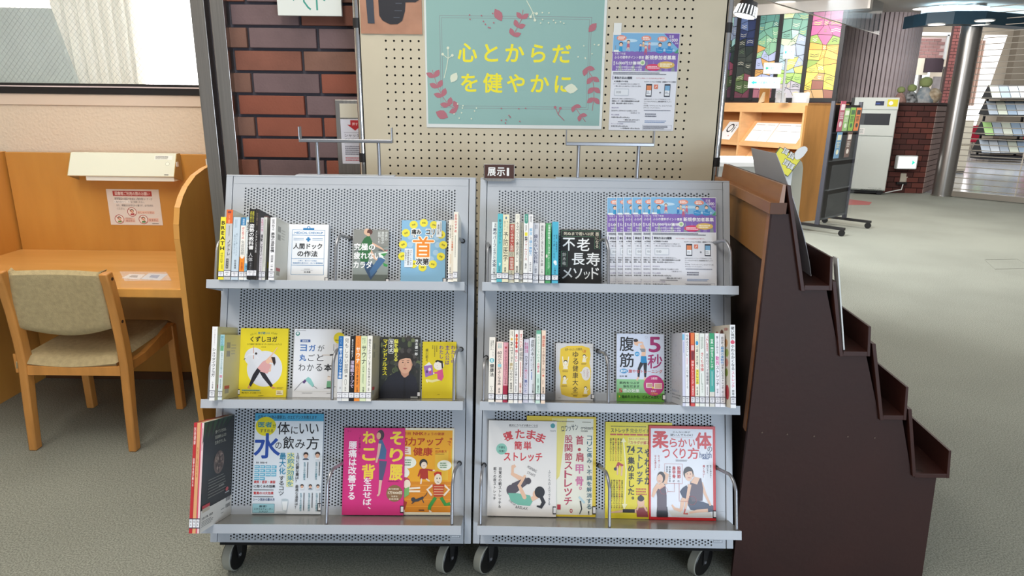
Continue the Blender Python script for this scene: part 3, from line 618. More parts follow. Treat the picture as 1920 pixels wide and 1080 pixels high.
def rack(k, label, rods, casters, holder, sticker):
    G, N = RK[k]
    t_ = thing('book_rack', label, 'display rack', G@Vector((W/2, .2, -.133)), 'wheeled display racks')
    face = perforated(.0225, .7725, 0, L, .0625, .0095, .00925, .00922, 73, 119, .00275, True)
    face.v = [(v[0], v[2], 0) for v in face.v]
    # close the bands of plain metal behind the shelves
    face.build('perforated_panel', grey, t_, N)
    pl = MB()
    for s_ in (1, 2, 3): pl.box(.0235, VS[s_]-.014, .0004, .7715, VS[s_]+(.018 if s_ == 1 else .026), .0012)
    pl.box(.0235, 1.113, .0004, .7715, L, .0008)
    pl.build('plain_band', grey, t_, N)
    for x0, x1 in ((0, .0205), (.7745, W)):
        MB().box(x0, 0, -.02, x1, L-.002, .0015).build('front_post', grey, t_, N, bevel=.0012)
    MB().box(0, L-.004, -.052, W, L+.001, .0025).build('top_cap', grey, t_, N, bevel=.0015)
    for x0, x1 in ((.0, .002), (W-.002, W)):
        MB().prism([(.008, 0), (TY, TZ-.004), (TY+.045, TZ-.004), (TY+.045, 0)], 'x', x0, x1).build('side_panel', grey, t_, G)
    MB().box(.002, TY+.043, 0, W-.002, TY+.045, TZ-.004).build('back_panel', grey, t_, G)
    MB().box(.002, .012, .0, W-.002, TY+.043, .006).build('bottom_panel', grey, t_, G)
    MB().box(.021, .1, .02, .772, .104, 1.0, Matrix.Identity(4)).build('hole_shade_wall', mat('dark_inside', '101012', .95), t_, G@Matrix.Translation((0, -.1, 0))@Matrix.Rotation(-LEAN, 4, 'X')@Matrix.Translation((0, -.085+.1, 0)))  # near-black sheet added inside so the perforations read as shaded
    for s_ in (1, 2, 3):
        x0, x1 = (.006, .772) if k == 'L' else (.019, .781)
        sh = MB().box(x0, VS[s_]-.0012, .001, x1, VS[s_], DEP).build('shelf', tray, t_, N)
        MB().box(x0, VS[s_]-.024, DEP, x1, VS[s_]+.002, DEP+.003).box(x0, VS[s_]-.024, .004, x0+.001, VS[s_], DEP).box(x1-.001, VS[s_]-.024, .004, x1, VS[s_], DEP).box(x0, VS[s_]-.024, DEP-.012, x1, VS[s_]-.023, DEP).build('shelf_lip', grey2, sh, N, bevel=.001)
    for s_, us in rods.items():
        for u, ub, h_ in us:
            n0 = .108; pts = [(u, VS[s_]+.001, n0), (u, VS[s_]+h_*.72, n0)]
            for q in range(1, 8):
                a = q/8*PI/2; pts.append((u+(ub-u)*q/16, VS[s_]+h_*.72+h_*.28*math.sin(a), n0-.035*(1-math.cos(a))))
            pts.append((ub, VS[s_]+h_*1.02, .003)); r_ = .0048
            MB().tube(pts, r_, 12).build('divider_rod', rod_m, t_, N, smooth=True)
            MB().cyl((ub, VS[s_]+h_*1.02, .0), (ub, VS[s_]+h_*1.02, .006), .0075, n=12).build('rod_ferrule', hubm, t_, N)
    for X_c, Y_c, an in casters:
        c = Vector((X_c, Y_c, .05)); A = Vector((math.cos(an), math.sin(an), 0)); fw = Vector((-math.sin(an), math.cos(an), 0))
        ca = MB().cyl(c-A*.014, c+A*.014, .05, n=36).build('caster', tread, t_, smooth=True, bevel=.003)
        for sg in (1, -1): MB().cyl(c+A*sg*.0142, c+A*sg*.0165, .047, .045, n=36).build('wheel_disc', hubm, ca, smooth=True)
        fk = MB(); R_ = Matrix((( A.x, fw.x, 0, c.x), (A.y, fw.y, 0, c.y), (0, 0, 1, c.z), (0, 0, 0, 1)))
        for sg in (1, -1): fk.prism([(-.008, -.008), (.008, -.008), (.03, .065), (-.012, .065)], 'x', sg*.0185-.001, sg*.0185+.001, R_)
        fk.box(-.02, -.012, .062, .02, .03, .066, R_); fk.box(-.03, -.03, .072, .03, .04, .076, R_); fk.cyl(R_@Vector((0, .01, .064)), R_@Vector((0, .01, .077)), .02)
        fk.build('fork', forkm, ca, bevel=.001)
        MB().cyl(c-A*.022, c+A*.022, .005, n=12).build('axle', rod_m, ca, smooth=True)
    hx0, hx1, px0, px1, zb_ = holder; yh = TY+.02
    f = MB(); ztop = TZ+.105
    hd = MB().cyl((px0, yh, TZ-.01), (px0, yh, ztop), .0055).cyl((px1, yh, TZ-.01), (px1, yh, ztop), .0055).build('sign_holder', rod_m, t_, G, smooth=True)
    MB().box(hx0, yh-.014, ztop, hx1, yh+.014, ztop+.003).box(hx0, yh-.014, ztop, hx1, yh-.0115, ztop+.01).box(hx0, yh+.0115, ztop, hx1, yh+.014, ztop+.01).box(hx0, yh-.014, ztop, hx0+.003, yh+.014, ztop+.048).box(hx1-.003, yh-.014, ztop, hx1, yh+.014, ztop+.048).build('holder_channel', rod_m, hd, G, bevel=.0012)
    MB().box(px0-.07, yh-.02, TZ+.000, px1+.05, yh+.02, TZ+.003).build('holder_base', grey, hd, G, bevel=.001)
    pr = Print(.028, .018); pr.box(0, 0, 100, 100, 3, 'd8dcE4'.lower()); pr.d(8, 15, 92, 85, 2, 'e8ecf4', fill=.7)
    pr.build('rating_label', t_, N@Matrix.Translation((sticker, .016, .002)), PRINTM)
    return t_
cL = [(P(441, 1050, Y=1.815).x, 1.815, -.16), (P(838, 1050, Y=1.815).x, 1.815, -.42), (P(441, 1050, Y=1.815).x+.01, 2.13, .3), (P(838, 1050, Y=1.815).x, 2.13, -.2)]
cRt = [(P(911, 1050, Y=1.815).x, 1.815, -.60), (P(1312, 1050, Y=1.815).x, 1.815, -.85), (P(911, 1050, Y=1.815).x, 2.13, .2), (P(1312, 1050, Y=1.815).x, 2.13, -.9)]
rack('L', 'silver-grey wheeled display rack at the left with perforated sloping face and three shelves', {1: [(.027, .03, .125), (.383, .400, .145), (.744, .757, .140)], 2: [(.024, .03, .125), (.385, .395, .15), (.744, .757, .150)], 3: [(.3795, .400, .155), (.744, .757, .155)]}, cL, (.235, .53, .288, .484, 0), .735)
rack('R', 'silver-grey wheeled display rack at the right with perforated sloping face, beside the brown stepped stand', {1: [(.033, .03, .125), (.396, .380, .145), (.762, .736, .145)], 2: [(.029, .03, .125), (.398, .380, .15)], 3: [(.027, .03, .15), (.403, .385, .155), (.771, .745, .155)]}, cRt, (.270, .55, .312, .503, 0), .735)
# plaque on the right rack
G, N = RK['R']
a = P(907, 337, Y=2.14); b = P(965, 308, Y=2.14)
pq = thing('number_plaque', 'brown plaque with white characters and a 1, standing on top of the right book rack', 'sign', (a.x, 2.14, a.z))
MB().box(a.x, 2.139, a.z-.001, b.x, 2.148, b.z).build('steel_edge', steel, pq, bevel=.001)
MB().box(a.x+.003, 2.1375, a.z+.005, b.x-.002, 2.139, b.z-.002).build('brown_face', mat('brown_plate', '49281f', .5), pq)
MB().box(a.x+.01, 2.139, a.z-.004, b.x-.01, 2.16, a.z-.0).build('foot', steel, pq)
p = Print(b.x-a.x-.005, b.z-a.z-.007); p.t(10, 20, 38, 82, '展', 'f2f2f2', 1.5); p.t(42, 20, 69, 82, '示', 'f2f2f2', 1.5); p.t(76, 22, 83, 80, '1', 'f2f2f2', 1.5)
p.build('plaque_lettering', pq, Matrix.Translation((a.x+.003, 2.1374, a.z+.005))@Matrix.Rotation(PI/2, 4, 'X'), PRINTM)
# ================================================================== books and magazines on the racks
paper = mat('book_pages', 'e6dfcc', .85)
def cmat(c): return mat('cover_'+c, c, .35, coat=.4)
def call_label(pr, y0, y1, w_=100, ink='3a3c50'):
    pr.r(-1, y0, w_+1, y1, ink); pr.r(3, y0+.9, w_-3, y1-.9, 'e8e8ee'); pr.t(22, y0+2.0, 78, y0+4.2, '498.3', '5c6070', .6) if w_ == 100 else None; pr.d(36, y0+5.2, 66, y0+6.6, 1, '6c7080', fill=.7)
def spine_book(k, s, u0, u1, h, n, label, cov, draw, dep=None, side=None, tilt=0, group=None, cat='book', name='book', kind='p', sidedraw=None, labelled=True):
    """a book standing on the shelf with its spine outwards"""
    G, N = RK[k]; t = u1-u0; v0 = VS[s]+.0006; d_ = dep or (n-.003)
    M = N@Matrix.Translation((u0, v0, 0))
    if tilt: M = M@Matrix.Rotation(math.radians(tilt), 4, 'Z')
    o = thing(name, label, cat, (0, 0, 0), group, M=M)
    ins = .0025 if t > .006 else .001; ct = min(.0012, t*.14)
    m_ = MB(); r_ = min(t*.18, .002)
    # cover: two boards joined by a softly rounded spine
    outer = [(0, n-d_), (0, n-r_), (r_, n), (t-r_, n), (t, n-r_), (t, n-d_), (t-ct, n-d_), (t-ct, n-r_-ct*.4), (t-r_, n-ct), (r_, n-ct), (ct, n-r_-ct*.4), (ct, n-d_)]
    m_.prism(outer, 'y', 0, h)           # (x, z) polygon swept along the height
    m_.build('cover', cmat(side or cov), o, M)
    MB().box(ct, ins, n-d_+ins, t-ct, h-ins, n-ct*1.2).build('pages', paper, o, M)
    if draw or side:
        p = Print(t, h); p.r(0, 0, 100, 100, cov)
        if draw: draw(p)
        p.build('spine_print', o, M@Matrix.Translation((0, 0, n)), PRINT)
    if labelled:
        q = Print(t, h, z0=.0007); call_label(q, 86.5, 95.5); q.build('call_number_label', o, M@Matrix.Translation((0, 0, n)), PRINTM)
    if sidedraw:
        # print on the board facing +u (right) or -u (left)
        which, fn = sidedraw; q = Print(d_, h); fn(q)
        if which == 'R': SM = M@Matrix.Translation((t, 0, n))@Matrix.Rotation(PI/2, 4, 'Y')
        else: SM = M@Matrix.Translation((0, 0, n-d_))@Matrix.Rotation(-PI/2, 4, 'Y')
        q.build('board_print', o, SM, PRINT)
    return o
def face_book(k, s, u0, u1, h, n, label, cov, draw, t=.012, group=None, cat='book', name='book', edge=None, m=None, tag_x=None, lift=0.0006, spine='R', spc=None):
    """a book leaning on the rack face with its front cover shown; n is the height of the front cover over the face"""
    G, N = RK[k]; w_ = u1-u0; v0 = VS[s]+lift; t = min(t, n-.0004)
    M = N@Matrix.Translation((u0, v0, n-t)); o = thing(name, label, cat, (0, 0, 0), group, M=M)
    ct = min(.0011, t*.16); m_ = MB()
    if spine == 'R': poly = [(0, 0), (w_, 0), (w_, t), (0, t), (0, t-ct), (w_-ct, t-ct), (w_-ct, ct), (0, ct)]; pb_ = (.0022, w_-ct)
    else: poly = [(w_, 0), (0, 0), (0, t), (w_, t), (w_, t-ct), (ct, t-ct), (ct, ct), (w_, ct)]; pb_ = (ct, w_-.0022)
    m_.prism(poly, 'y', 0, h); m_.build('cover', cmat(edge or cov), o, M)
    MB().box(pb_[0], .002, ct, pb_[1], h-.002, t-ct).build('pages', paper, o, M)
    p = Print(w_, h); p.r(0, 0, 100, 100, cov)
    if draw: draw(p)
    p.build('cover_print', o, M@Matrix.Translation((0, 0, t)), m or PRINT)
    if tag_x is not None:
        q = Print(.010, h, z0=.0016); q.r(0, 89, 100, 97, '202228'); q.r(22, 90, 100, 96, 'e6e6ea'); q.build('call_number_label', o, M@Matrix.Translation((tag_x*w_-.005, 0, t)), PRINTM)
    return o
def backcover(c='d6d3c6', red=True):
    def f(p):
        p.r(0, 0, 100, 100, c); p.r(14, 12, 34, 21, '8f8c80'); p.r(14, 25, 34, 34, '8f8c80'); p.d(40, 14, 70, 32, 4, 'a6a394', fill=.4)
        if red: p.r(10, 79, 38, 84, 'b84a48'); p.r(13, 84, 35, 91, '9c998c')
    return f
SK = 'e9bfa3'; HR = '33282a'
def sp(*items):
    """spine painter: ('v', x0,y0,x1,y1,text,colour,bold) ('r',...) ('t',...) ('d',...) ('e',...)"""
    def f(p):
        for it in items:
            if it[0] == 'v': p.vt(*it[1:])
            elif it[0] == 'd': p.d(*it[1:5], it[5], it[6], vert=True)
            else: getattr(p, it[0])(*it[1:])
    return f
GA = 'spine-out books at the left end of the top shelf, left rack'
spine_book('L', 1, .0437, .0593, .188, .13, 'yellow book spine with bold black capitals, leftmost on the top shelf of the left rack', 'efe03c', sp(('v', 12, 5, 92, 54, 'BREATH', '1c1c1c', 2), ('v', 25, 57, 75, 74, '呼吸の科学', '6b661a', .5), ('d', 40, 76, 80, 85, 2, '6b661a')), group=GA)
spine_book('L', 1, .0600, .0792, .210, .130, 'tall grey-white book spine with an orange top, beside the yellow one at the left end', 'c3c4c6', sp(('r', 0, 0, 100, 20, 'e0672f'), ('r', 20, 2, 70, 5, '8c3a3a'), ('v', 30, 8, 60, 19, 'カラー図解', 'f0c8a8'), ('d', 40, 23, 66, 40, 1, '8a8c90'), ('v', 25, 43, 85, 66, 'ノドトレ', '2c2c30', 1), ('r', 25, 70, 62, 84, '2c2c30'), ('v', 32, 71, 56, 83, '肺炎予防', 'e0e0e0')), group=GA, sidedraw=('R', backcover('cfcfc6', False)))
spine_book('L', 1, .0815, .1020, .188, .13, 'pale icy-blue book spine with faint lettering near the left end of the top shelf', 'c4d4e2', sp(('d', 20, 4, 60, 20, 2, '9ab0c4'), ('v', 46, 26, 72, 62, '眠りへと導くコンパス', '8296a8', .4), ('v', 18, 28, 42, 60, '毎日が輝きだす', '8296a8', .3), ('v', 34, 68, 68, 83, '坂本真規', '44484e', .8)), group=GA)
spine_book('L', 1, .1045, .1190, .187, .13, 'book spine with a blue top, red title and orange foot on the top left shelf', 'f0eee8', sp(('r', 0, 0, 100, 13, '2f7fb4'), ('v', 30, 2, 75, 12, '最新版', 'cfe0ee', .6), ('v', 22, 15, 78, 35, 'はじめての', 'd04438', 1.5), ('v', 16, 37, 88, 60, '免疫図鑑', '9a9a98', .8), ('r', 0, 63, 100, 87, 'ee8a24'), ('e', 50, 63, 36, 3, 'f4e6d8'), ('v', 30, 72, 74, 85, '松本美穂子', '9c2f1c', 1)), group=GA)
spine_book('L', 1, .1200, .1318, .189, .13, 'white and light blue narrow book spine titled in black beside the black one', 'e8f0f4', sp(('r', 0, 0, 100, 5, 'a6d2ea'), ('v', 10, 8, 90, 24, '免疫力', '1f2326', 1), ('v', 35, 25, 90, 70, 'を上げるサイエンス健康法', '5c5f66', .6), ('r', 0, 74, 100, 87, '86bfe2'), ('v', 20, 77, 80, 86, '飯沼一', '2a5c86', 1)), group=GA)
spine_book('L', 1, .1345, .1528, .209, .148, 'tall black book spine with large white title characters on the top left shelf', '17171b', sp(('v', 50, 3, 82, 19, '運動が変える', 'd8d23c', .6), ('v', 16, 3, 46, 19, '姿勢を整える', 'd8d23c', .6), ('v', 8, 21, 92, 58, '姿勢の教科書', 'f0f0f2', 1.2), ('v', 14, 62, 84, 75, '人体', 'c8c8ce', .6), ('v', 40, 76, 70, 86, '竹井仁', '9a9aa2')), group=GA)
def darkside(p): p.r(0, 0, 100, 100, '191414'); p.e(52, 13, 28, 10, '7c4238'); p.e(50, 11, 22, 6, '2c1c1a'); p.d(60, 20, 90, 60, 2, '8a8078')
spine_book('L', 1, .1535, .1622, .209, .148, 'narrow tall black spine behind the posture book, brown picture on its board', '211d1e', sp(('v', 15, 30, 85, 62, 'メンテナンス大全', 'd0d0d4', 1), ('v', 30, 5, 80, 24, '究極の', '8a7a70')), group=GA, sidedraw=('R', darkside))
spine_book('L', 1, .1630, .1717, .187, .13, 'narrow book spine with pink top characters then a black vertical title', 'e3dde2', sp(('v', 12, 2, 88, 22, '女性が一生', 'd86a92', .8), ('v', 8, 27, 92, 62, '運動しなさい', '26262a', 1.4), ('v', 25, 64, 80, 86, '疲れないカラダ', '6a5a70', .6)), group=GA)
spine_book('L', 1, .1722, .1815, .189, .13, 'plain grey-white narrow book spine just left of the gap on the top left shelf', 'dcdcd4', sp(('d', 20, 4, 70, 80, 2, '8c8c84'),), group=GA, sidedraw=('R', lambda p: (p.r(0, 0, 100, 100, '8e8c84'), p.r(10, 70, 30, 80, 'b0a42c'))))
spine_book('L', 1, .1915, .2085, .188, .13, 'white book spine with black title and beige back board, right of the gap', 'f0f0f4', sp(('v', 26, 3, 78, 21, '医者が教える', '4a4a52', .8), ('v', 18, 24, 84, 56, '最強の温泉習慣', '26262c', 1.4), ('v', 30, 60, 74, 72, '超図解', '55555c', .6), ('v', 28, 74, 76, 85, '一石 賢', '2c2c34', .6)), group=GA, side='d9d7cc', sidedraw=('R', backcover('d3d1c6')))
def ningen(p):
    bl = '2f7fb8'; p.r(0, 0, 100, 100, 'f4f6fa'); p.box(9, 9, 91, 85, .9, bl)
    for y in (18, 57.5, 68.5): p.r(9, y, 91, y+.7, bl)
    p.r(36, 6, 64, 9.5, bl); p.e(50, 5.5, 4, None, bl); p.e(50, 5.3, 2, None, 'f4f6fa'); p.t(15, 12.5, 86, 16, 'MEDICAL CHECKUP', bl, 1.4)
    for x0, x1 in ((13, 39), (60, 86)): p.r(x0, 23.5, x1, 24.2, bl); p.r(x0, 26, x1, 26.7, bl)
    p.r(47.5, 21.5, 52.5, 29, bl); p.r(44.5, 23.8, 55.5, 26.8, bl)
    p.t(13, 32, 85, 41.5, '人間ドック', '1c1c20', 1.6); p.t(24, 44.5, 74, 54.5, 'の作法', '1c1c20', 1.6)
    p.t(26, 60.3, 74, 62.4, '心構え、受けるべき検査、', bl, .6); p.t(13, 64, 88, 66.4, '検査結果の見方など、丸ごと徹底解説', bl, .6); p.d(42, 75, 58, 76, 1, '5c5c62'); p.r(34, 77.3, 64, 77.6, '8c8c90'); p.t(42, 79, 58, 81.5, '森 勇磨', '3a3a40', 1); p.r(0, 94, 100, 100, 'e6e4d2')
face_book('L', 1, .2092, .3345, .188, .016, 'white book with blue clipboard frame and bold black title on the top left shelf', 'f1f4f9', ningen, t=.015, tag_x=.98, cat='book', edge='dfe3e8')
def kyu(p):
    p.r(0, 0, 100, 100, '7c8480'); p.r(0, 0, 100, 30, '8a8c88'); p.r(0, 82, 100, 100, '5d6762'); p.p([(0, 60), (100, 30), (100, 82), (0, 82)], '8c9694')
    p.l([(52, 25), (78, 33), (95, 41)], [7, 5, 3], 'dcb49a'); p.l([(40, 28), (62, 52), (80, 60)], [8, 6, 4], 'dcb49a')
    p.p([(30, 16), (44, 9), (54, 22), (50, 40), (42, 62), (22, 60), (14, 40), (22, 26)], '256b3c'); p.e(38, 4, 9, 6, 'dcb49a'); p.e(46, 4, 8, 5, '5a3430'); p.e(42, 9, 5, 3, 'dcb49a')
    p.p([(28, 60), (52, 58), (70, 76), (52, 92), (36, 74)], '2d4c70'); p.p([(48, 76), (74, 50), (88, 48), (92, 56), (62, 80), (52, 86)], '3f6a96'); p.p([(72, 42), (100, 40), (86, 50), (94, 55), (78, 50)], 'e4eee6'); p.p([(78, 44), (98, 42), (88, 49)], '33924a'); p.p([(86, 60), (100, 64), (97, 68), (88, 66)], '33924a')
    for y, t_ in ((25, '究極の'), (41, '疲れない'), (57.5, 'カラダ')): p.t(2, y, {3: 62, 4: 78}[len(t_)] if len(t_) > 3 else (62 if t_ == '究極の' else 55), y+13, t_, 'f8f8f8', 1.8)
    p.vt(89, 3, 98, 20, '世界の', 'e8eceb', .6); p.vt(79, 3, 88, 26, '最新医学が', 'e8eceb', .6); p.vt(69, 3, 78, 25, '証明した', 'e8eceb', .6); p.t(72, 36, 93, 39, '仲野広倫', '2a2c2c', .6); p.e(96, 37.5, 1.8, None, 'c8506a')
face_book('L', 1, .4138, .5235, .173, .016, 'grey-green book with a leaping figure in green shirt and jeans and large white title', '7c8480', kyu, t=.015, tag_x=.985, edge='e4e4e0')
def kubi(p):
    p.r(0, 0, 100, 100, '84b8dc'); 
    for x, y in ((20, 26), (80, 26), (20, 38), (82, 38), (22, 52), (78, 50), (36, 68), (68, 60)): p.e(x, y, 6.5, None, 'a6c8e4')
    yl = 'ece03a'
    for x, y in ((27, 7), (50, 4), (73, 7), (10, 20), (4, 38), (3, 56), (90, 22), (95, 38), (90, 56), (28, 68), (49, 73), (72, 68)):
        p.e(x, y, 9.2, None, yl, 26); p.t(x-4, y-1.4, x+4, y+1.4, '頭痛', '4c4a20', .8, rot=(x-50)*.6)
    for wd_, c in ((2.2, 'f6f6f4'),):
        for it in ((22, 13, 45, 23, '痛み'), (55, 13, 76, 23, 'コリ'), (33, 58, 64, 70, '次第')): p.t(*it, c, 8)
        p.e(30, 25, 4, None, 'f6f6f4'); p.e(68, 25, 4, None, 'f6f6f4')
    og = 'ee8a1c'; wt = 'f4eede'
    p.l([(28, 32.5), (72, 32.5)], 9, wt, True); p.l([(41, 27), (45, 31)], 9, wt, True); p.l([(57, 27), (53, 31)], 9, wt, True); p.r(32, 35, 66, 59, wt)
    p.l([(28, 32.5), (72, 32.5)], 4.4, og, True); p.l([(41, 27), (45, 31)], 4.4, og, True); p.l([(57, 27), (53, 31)], 4.4, og, True); p.r(47, 33, 53, 37, og); p.r(35, 36, 64, 57, og)
    for y in (39.5, 46, 52): p.r(40, y, 59, y+2.4, wt)
    p.t(23, 14, 44, 22, '痛み', '1d2024', 1.8); p.t(56, 14, 75, 22, 'コリ', '1d2024', 1.8); p.t(27.5, 23, 32, 27, 'も', '1d2024', 1); p.t(66, 23, 70, 27, 'も', '1d2024', 1); p.t(34, 59, 63, 69, '次第', '1d2024', 1.8)
    p.r(79, 1, 91, 26, 'e6ecf2'); p.vt(81, 6, 86, 22, '島崎広彦', '23262c', .8); p.d(87, 3, 90, 22, 1, '6a6e76', vert=True)
    p.r(8, 44, 27, 73, 'e2eaf2'); p.vt(20, 46, 25, 70, 'ストレートネック', '2a2e36', .8); p.vt(14, 46, 19, 70, '自律神経失調症', '2a2e36', .8); p.vt(9, 46, 13, 68, 'に効果あり！', '2a2e36', .8)
face_book('L', 1, .5641, .7032, .205, .016, 'sky-blue book with yellow circles and one giant orange character, on the top left shelf', '84b8dc', kubi, t=.014, tag_x=.985)
GB = 'two spines at the right end of the top shelf, left rack'
spine_book('L', 1, .7225, .7380, .186, .13, 'cream book spine with orange and black lettering, left of the taller cream spine', 'ece8de', sp(('v', 55, 8, 90, 50, 'からだにやさしい温め', '6a5c50', .5), ('v', 14, 8, 46, 30, '内臓で治る', '34322e', .8), ('v', 56, 34, 88, 50, 'を健康に', 'e0703a', 1), ('d', 30, 55, 60, 74, 2, 'd8b890'), ('v', 24, 76, 60, 85, '石井友', '4a4640', .6)), group=GB)
spine_book('L', 1, .7388, .7515, .207, .148, 'tall cream book spine with red title at its top, last on the top left shelf', 'ebe7da', sp(('v', 15, 3, 80, 30, 'お灸のすすめ', 'c4453c', 1.4), ('d', 28, 34, 56, 72, 1, '8c8a80')), group=GB)
# ---- left rack, middle shelf
GC = 'two spines at the left end of the middle shelf, left rack'
spine_book('L', 2, .0425, .0578, .213, .15, 'tall white book spine with brushy black katakana title, leftmost on the middle left shelf', 'eeeef0', sp(('v', 42, 3, 62, 26, '心と体をひらく', '9a7a8c', .4), ('v', 14, 29, 88, 68, 'シュリダイヴァヨガ', '2e2e34', .8), ('v', 40, 74, 64, 84, '小林瞳', '5a5a60', .6)), group=GC, side='c4bfa0', sidedraw=('R', backcover('bdb894')))
spine_book('L', 2, .0585, .0708, .190, .13, 'white and light-blue narrow spine with a broad beige board, second on the middle left shelf', 'e2ecf0', sp(('r', 0, 0, 100, 18, 'a8d4e0'), ('v', 15, 2, 85, 17, '飲むお灸', '5c9cae', 1), ('r', 10, 17, 90, 25, '74b48c'), ('v', 30, 27, 75, 60, 'お茶でからだを整える', '6a9aa6', .5), ('r', 20, 62, 80, 66, 'd89ab0'), ('d', 30, 68, 70, 84, 1, '8ca0a8')), group=GC, side='d0c48c', sidedraw=('R', backcover('cfc58f')))
def kuzu(p):
    yl = 'ead62c'; p.r(0, 0, 100, 100, yl); p.e(30, 42, 20, 13.5, 'dde0ea', 30); p.e(53, 59, 37, 26, 'dde0ea', 44)
    p.t(20, 7, 34, 10, '心がこりに', '6a6a1c', .6, rot=-12); p.t(36, 5, 62, 9, '身が硬い人', '2f7a8a', 1.5); p.t(64, 6, 77, 9, 'のための', '6a6a1c', .6, rot=10)
    p.t(21, 12, 77, 20, 'くずしヨガ', '26241c', 1.8); p.t(14, 22, 87, 24.6, '小さな動きで体が変わる！ポーズのやさしいくずし方', '4a4416', .6); p.t(44, 26.5, 54, 28.3, '中島友香', '6a641c')
    p.l([(28, 26), (29, 45)], 1.6, 'cf9c88'); p.l([(9, 46), (18, 39), (30, 38)], [1.2, 3, 4], 'e8e8f0'); p.e(34, 37, 2.4, None, HR); p.l([(34, 40), (40, 45)], 1.2, 'e8e8f0'); p.l([(9, 46), (12, 44)], 1.6, '55555a')
    limb(p, [(78, 28), (66, 40), (57, 47)], [1.4, 2.6, 4], SK); p.e(68, 46, 4.2, 4.6, SK); p.p([(66, 42), (74, 42), (76, 50), (73, 55), (70, 50)], HR)
    limb(p, [(66, 53), (65, 62), (50, 65)], [3, 3, 2.6], SK); p.p([(56, 46), (66, 54), (60, 66), (42, 64), (38, 58), (48, 49)], 'dba6a8'); p.e(60, 48, 5, 3.6, SK)
    p.p([(38, 58), (45, 62), (26, 85), (21, 84), (29, 68)], '25252f'); p.p([(42, 63), (54, 65), (72, 83), (68, 86), (50, 72)], '25252f'); p.l([(23, 83), (20, 87), (25, 87)], 2.4, 'd89274'); p.l([(69, 85), (78, 87), (70, 87)], 2.4, 'd89274')
    p.r(7, 89.3, 46, 91.6, 'a6c48c'); p.d(8, 89.5, 45, 91.4, 1, '4a6a6a', fill=.7); p.t(7, 93, 48, 95, '呼吸、体力ケア、ポーズが変わってくる！', '3a3616', .6); p.r(79, 90, 94, 97, 'f0e8c0'); p.d(81, 91.5, 92, 95.5, 2, '8a5c2c'); p.d(80, 85.5, 95, 88, 2, 'a69c3a'); p.d(42, 97.4, 54, 98.4, 1, '6a641c')
face_book('L', 2, .0712, .2185, .212, .0125, 'bright yellow book with a woman in pink bending sideways in a yoga pose', 'ead62c', kuzu, t=.012, tag_x=.0)
def yogam(p):
    p.r(0, 0, 100, 100, 'e6e9f0'); p.d(4, 1.5, 26, 3, 1, '7a7c86'); p.e(7, 7, 4.5, None, '3e8f84'); p.e(7, 6.6, 2.6, None, 'e6e9f0'); p.r(13, 15.5, 34, 19.5, '3a5a9a'); p.t(17, 16.4, 30, 18.8, '最新版', 'dfe4f0', 1)
    p.e(95, 13, 12, None, 'e8d82e'); p.t(86, 15, 99, 17.3, '保存版', '4a4616', 1)
    for i, (ch_, c) in enumerate((('ヨ', '2f6ab4'), ('ガ', '2f6ab4'), ('が', '24262c'))): p.t(13+i*18.5, 23, 27+i*18.5, 32.5, ch_, c, 1.2 if i < 2 else 0)
    for i, (ch_, c) in enumerate((('丸', '2f6ab4'), ('ご', '24262c'), ('と', '24262c'))): p.t(12+i*18.5, 37, 26+i*18.5, 47, ch_, c, 1.8 if i < 1 else 0)
    for i, ch_ in enumerate('わかる本'): p.t(11+i*18, 51, 25+i*18+(2 if i == 3 else 0), 61.5, ch_, '24262c', 2 if i == 3 else 0)
    p.l([(60, 38), (84, 38)], 2.4, 'd8d0cc'); p.l([(76, 38), (88, 37)], 3, '2a2a30'); p.l([(89, 37), (90, 30)], 5, '3a3e58'); p.e(91, 24, 4, 3, 'dcd4d0'); p.l([(84, 32), (84, 22)], 1, '6a6a72')
    p.l([(4, 90), (16, 80), (30, 72)], 1, '6a6a72'); p.l([(22, 79), (27, 75)], 5, '5a3f78'); p.p([(26, 74), (32, 70), (38, 73), (45, 82), (42, 85), (34, 80), (30, 77)], '8cc8c4'); p.l([(43, 83), (52, 87)], 1, '6a6a72')
    p.e(76, 72, 4, 3, 'efe6e0'); p.l([(73, 69), (79, 70)], 1.4, 'b8a48c'); p.p([(72, 76), (80, 76), (81, 86), (71, 86)], '6fae88'); p.l([(66, 87), (90, 84)], 1, '6a6a72'); p.l([(72, 86), (80, 86)], 2.4, '34343c'); p.d(20, 93, 46, 94.2, 1, '8a8c94'); p.d(72, 93, 86, 94.2, 1, '8a8c94'); p.r(0, 91, 100, 91.2, 'd8d8cc')
face_book('L', 2, .2380, .3850, .211, .0125, 'white book with blue and black kana title and small line drawings of yoga poses', 'e6e9f0', yogam, t=.012)
GD = 'six spines in the middle of the middle shelf, left rack'
spine_book('L', 2, .4050, .4185, .189, .13, 'blue-topped narrow book spine beside the middle divider rod of the left rack', 'd8dade', sp(('r', 0, 0, 100, 66, '1f69ac'), ('v', 20, 14, 86, 65, '一瞬で疲れリセット神経', 'e8f0f8', 1.2), ('v', 30, 2, 76, 13, 'たった', 'a0c4e4', .4), ('e', 60, 80, 20, 2, 'b4b6ba')), group=GD)
spine_book('L', 2, .4192, .4388, .189, .13, 'white book spine with thin grey title and a small oval figure, second of the six', 'e4e3df', sp(('v', 20, 3, 80, 58, '何もしない習慣', '3c3c3e', 0), ('d', 20, 60, 80, 63, 1, '8a8a88'), ('e', 48, 71, 17, 5, '6c6c6a'), ('e', 48, 71, 13, 4.2, 'e4e3df'), ('v', 34, 78, 64, 85, '笠井奈', '4c4c4a', .4)), group=GD)
